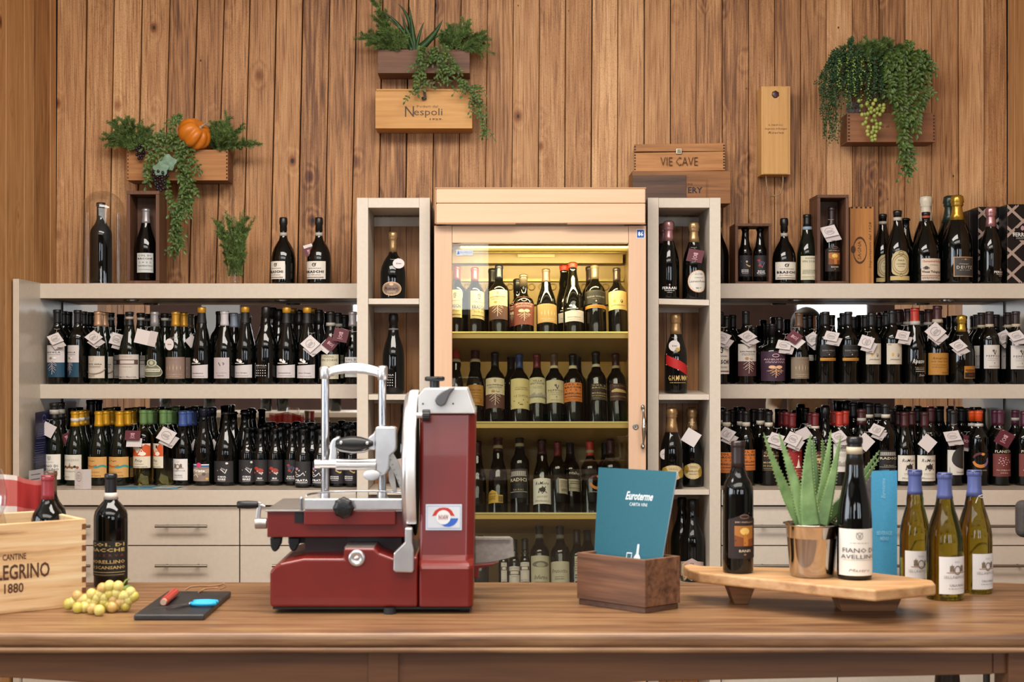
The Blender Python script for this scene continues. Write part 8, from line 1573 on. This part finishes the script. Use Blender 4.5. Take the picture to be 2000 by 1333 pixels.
# ---------------------------------------------------------------- the room behind the camera, seen only in the mirrors
r = empty('display_counter', (-2.3, .9, 0), 'long pale display counter across the shop, seen in the mirrors', 'counter')
MB().box(-3.9, -.9, .6, 1.2, .98, 1.02, CREAM).build('counter_slab', r, bevel=.003)
MB().box(-3.85, -.95, .66, 1.14, 0, .979, mat('#8f8672', .6)).build('counter_body', r)
for i, (x, h, g, c, s_) in enumerate(((-3.2, .32, 'g', 'gfl', 'spk'), (-2.55, .31, 'g', 'gfl', 'spk'), (-2.2, .30, 'k', 'k', 'foil'), (-1.75, .33, 'g', 'pk', 'spk'), (-1.62, .33, 'g', 'pk', 'spk'), (-1.2, .30, 'k', 'k', 'foil'))):
    rt = empty('wine_bottle', (x, .9, 1.0201), ('gold necked champagne at the far end of the counter seen in the mirrors', 'gold necked champagne second from the far end of the counter seen in the mirrors', 'dark bottle between the gold and pink necked ones on the mirrored counter', 'pink necked sparkling bottle on the mirrored counter, farther from the slicer', 'pink necked sparkling bottle on the mirrored counter, nearer the slicer', 'dark bottle at the near end of the counter seen in the mirrors')[i], 'bottle', 'bottles on the counter seen in the mirrors', world=False)
    link(glass_me('spk' if s_ == 'spk' else 'bdx', .044, h, g), 'glass_body', rt); link(cap_me('spk' if s_ == 'spk' else 'bdx', .044, h, s_, c, .74 if s_ == 'spk' else .8, '', None), 'capsule', rt)
r = empty('notice_board', (-2.9, REAR + .02, 1.66), 'pale notice board on the dark far wall, seen in the mirrors', 'sign')
MB().box(-3.12, -2.7, REAR + .003, REAR + .02, 1.66, 2.06, mat('#b4b4b4', .6)).build('board_sheet', r)
# ---------------------------------------------------------------- person beside the table, reflected in the right mirrors
def person():
    px, py = 1.86, 3.95
    r = empty('person', (px, py, 0), 'person in cream knitted sweater standing beyond the table end, reflected in the right mirrors', 'person')
    def skin(name, vs, es, rad, m, root_i=0, sub=2):
        me = bpy.data.meshes.new(name); me.from_pydata([(px + x, py + y, z) for x, y, z in vs], es, []); me.materials.append(m)
        o = link(me, name, r); md = o.modifiers.new('skin', 'SKIN'); md.use_smooth_shade = True
        sk = me.skin_vertices[0].data if me.skin_vertices else None
        if sk is None:
            bm = __import__('bmesh').new(); bm.from_mesh(me); lay = bm.verts.layers.skin.verify(); bm.to_mesh(me); bm.free(); sk = me.skin_vertices[0].data
        for i, q in enumerate(rad): sk[i].radius = q if isinstance(q, tuple) else (q, q)
        sk[root_i].use_root = True; s = o.modifiers.new('sub', 'SUBSURF'); s.levels = sub; s.render_levels = sub; return o
    KN = noisy('knit', '#a89c8c', '#b8ac9c', 160, .9, bump=.6, dist=.002); SKN = mat('#b07c60', .55, sss=.1); DN = noisy('denim', '#1c2230', '#262d3c', 120, .9); HR = noisy('hair', '#1c120c', '#2c1c12', 60, .6)
    SH = mat('#2a2420', .6)
    # body faces the counter (+y); the right hand rests in front of the chest
    skin('sweater', [(0, 0, .94), (0, 0, 1.10), (0, .01, 1.28), (0, 0, 1.40), (-.15, 0, 1.36), (.15, 0, 1.36), (-.205, .0, 1.12), (.205, .0, 1.12), (-.17, .20, 1.04), (.17, .22, 1.03), (0, 0, 1.45)],
         [(0, 1), (1, 2), (2, 3), (3, 4), (3, 5), (4, 6), (5, 7), (6, 8), (7, 9), (3, 10)], [(.135, .10), (.122, .095), (.135, .105), (.085, .075), .060, .060, .045, .045, .036, .036, .052], KN)
    skin('trousers', [(0, 0, .93), (-.09, 0, .86), (.09, 0, .86), (-.10, .01, .48), (.10, .01, .48), (-.10, 0, .10), (.10, 0, .10)], [(0, 1), (0, 2), (1, 3), (2, 4), (3, 5), (4, 6)], [(.15, .12), .095, .095, .062, .062, .045, .045], DN)
    for sx in (-.10, .10): skin('shoe', [(sx, -.06, .045), (sx, .06, .045), (sx, .16, .035)], [(0, 1), (1, 2)], [.042, .044, .034], SH, sub=1)
    skin('head', [(0, 0, 1.44), (0, .005, 1.52), (0, .02, 1.57), (0, .01, 1.63), (0, .0, 1.67)], [(0, 1), (1, 2), (2, 3), (3, 4)], [.048, .048, (.066, .074), (.074, .088), (.05, .06)], SKN)
    for sx in (-.029, .029):
        b = MB(); b.ball((px + sx, py + .081, 1.602), .0105, mat('#c8bcb0', .3), 12, 8, (1.1, 1, .62)); b.ball((px + sx, py + .0885, 1.602), .0048, mat('#20140e', .2), 10, 6); b.build('eye', r)
    b = MB(); b.tube([(px, py + .092, 1.602), (px, py + .108, 1.575), (px, py + .100, 1.566)], [.007, .012, .009], SKN, 8); b.build('nose', r)
    b = MB(); b.tube([(px - .022, py + .085, 1.545), (px, py + .094, 1.543), (px + .022, py + .085, 1.545)], .0055, mat('#8c4a40', .5), 8); b.build('mouth', r)
    for sx in (-1, 1): MB().ball((px + sx * .078, py + .005, 1.60), .022, SKN, 12, 8, (.35, .7, 1.2)).build('ear', r)
    vs = []; fs = []; n, k = 28, 12
    for j in range(k + 1):
        t = math.pi * j / k
        for i in range(n):
            a = 2 * math.pi * i / n; x, y, z = .092 * math.sin(t) * math.cos(a), .108 * math.sin(t) * math.sin(a) - .018, .105 * math.cos(t)
            if y > .02 and z < .045: y = .02 + (y - .02) * .15; x *= 1.04
            if z < -.03 and y < .02: z *= 1.45
            vs.append((px + x * (1 + .02 * math.sin(a * 9)), py + y, 1.615 + z))
    for j in range(k):
        for i in range(n): fs.append((j * n + i, (j + 1) * n + i, (j + 1) * n + (i + 1) % n, j * n + (i + 1) % n))
    MB().add(vs, fs, HR, True).build('hair', r)
    for sx, x0, y0_, z0_ in ((-1, -.17, .20, 1.04), (1, .17, .22, 1.03)):
        V_ = [(x0, y0_, z0_), (x0 - sx * .03, y0_ + .05, z0_ + .01), (x0 - sx * .05, y0_ + .09, z0_ + .02)]; E = [(0, 1), (1, 2)]; Rr = [.027, (.032, .018), (.034, .015)]
        hand = skin('hand', V_, E, Rr, SKN, sub=1)
        for q, (off, ln) in enumerate(((-.027, .055), (-.009, .066), (.009, .062), (.026, .048))):
            bx_ = x0 - sx * .055; base = (bx_ + off * .8, y0_ + .095 - abs(off) * .1, z0_ + .02)
            skin('finger', [base, (base[0] - sx * .008, base[1] + ln * .45, base[2] + .004), (base[0] - sx * .016, base[1] + ln * .75, base[2] - .012), (base[0] - sx * .018, base[1] + ln * .88, base[2] - .030)], [(0, 1), (1, 2), (2, 3)], [.0095, .009, .0082, .007], SKN, sub=1)
        skin('thumb', [(x0 - sx * .05, y0_ + .045, z0_ + .022), (x0 - sx * .078, y0_ + .07, z0_ + .03), (x0 - sx * .088, y0_ + .10, z0_ + .028)], [(0, 1), (1, 2)], [.012, .0105, .009], SKN, sub=1)
    return r
person()
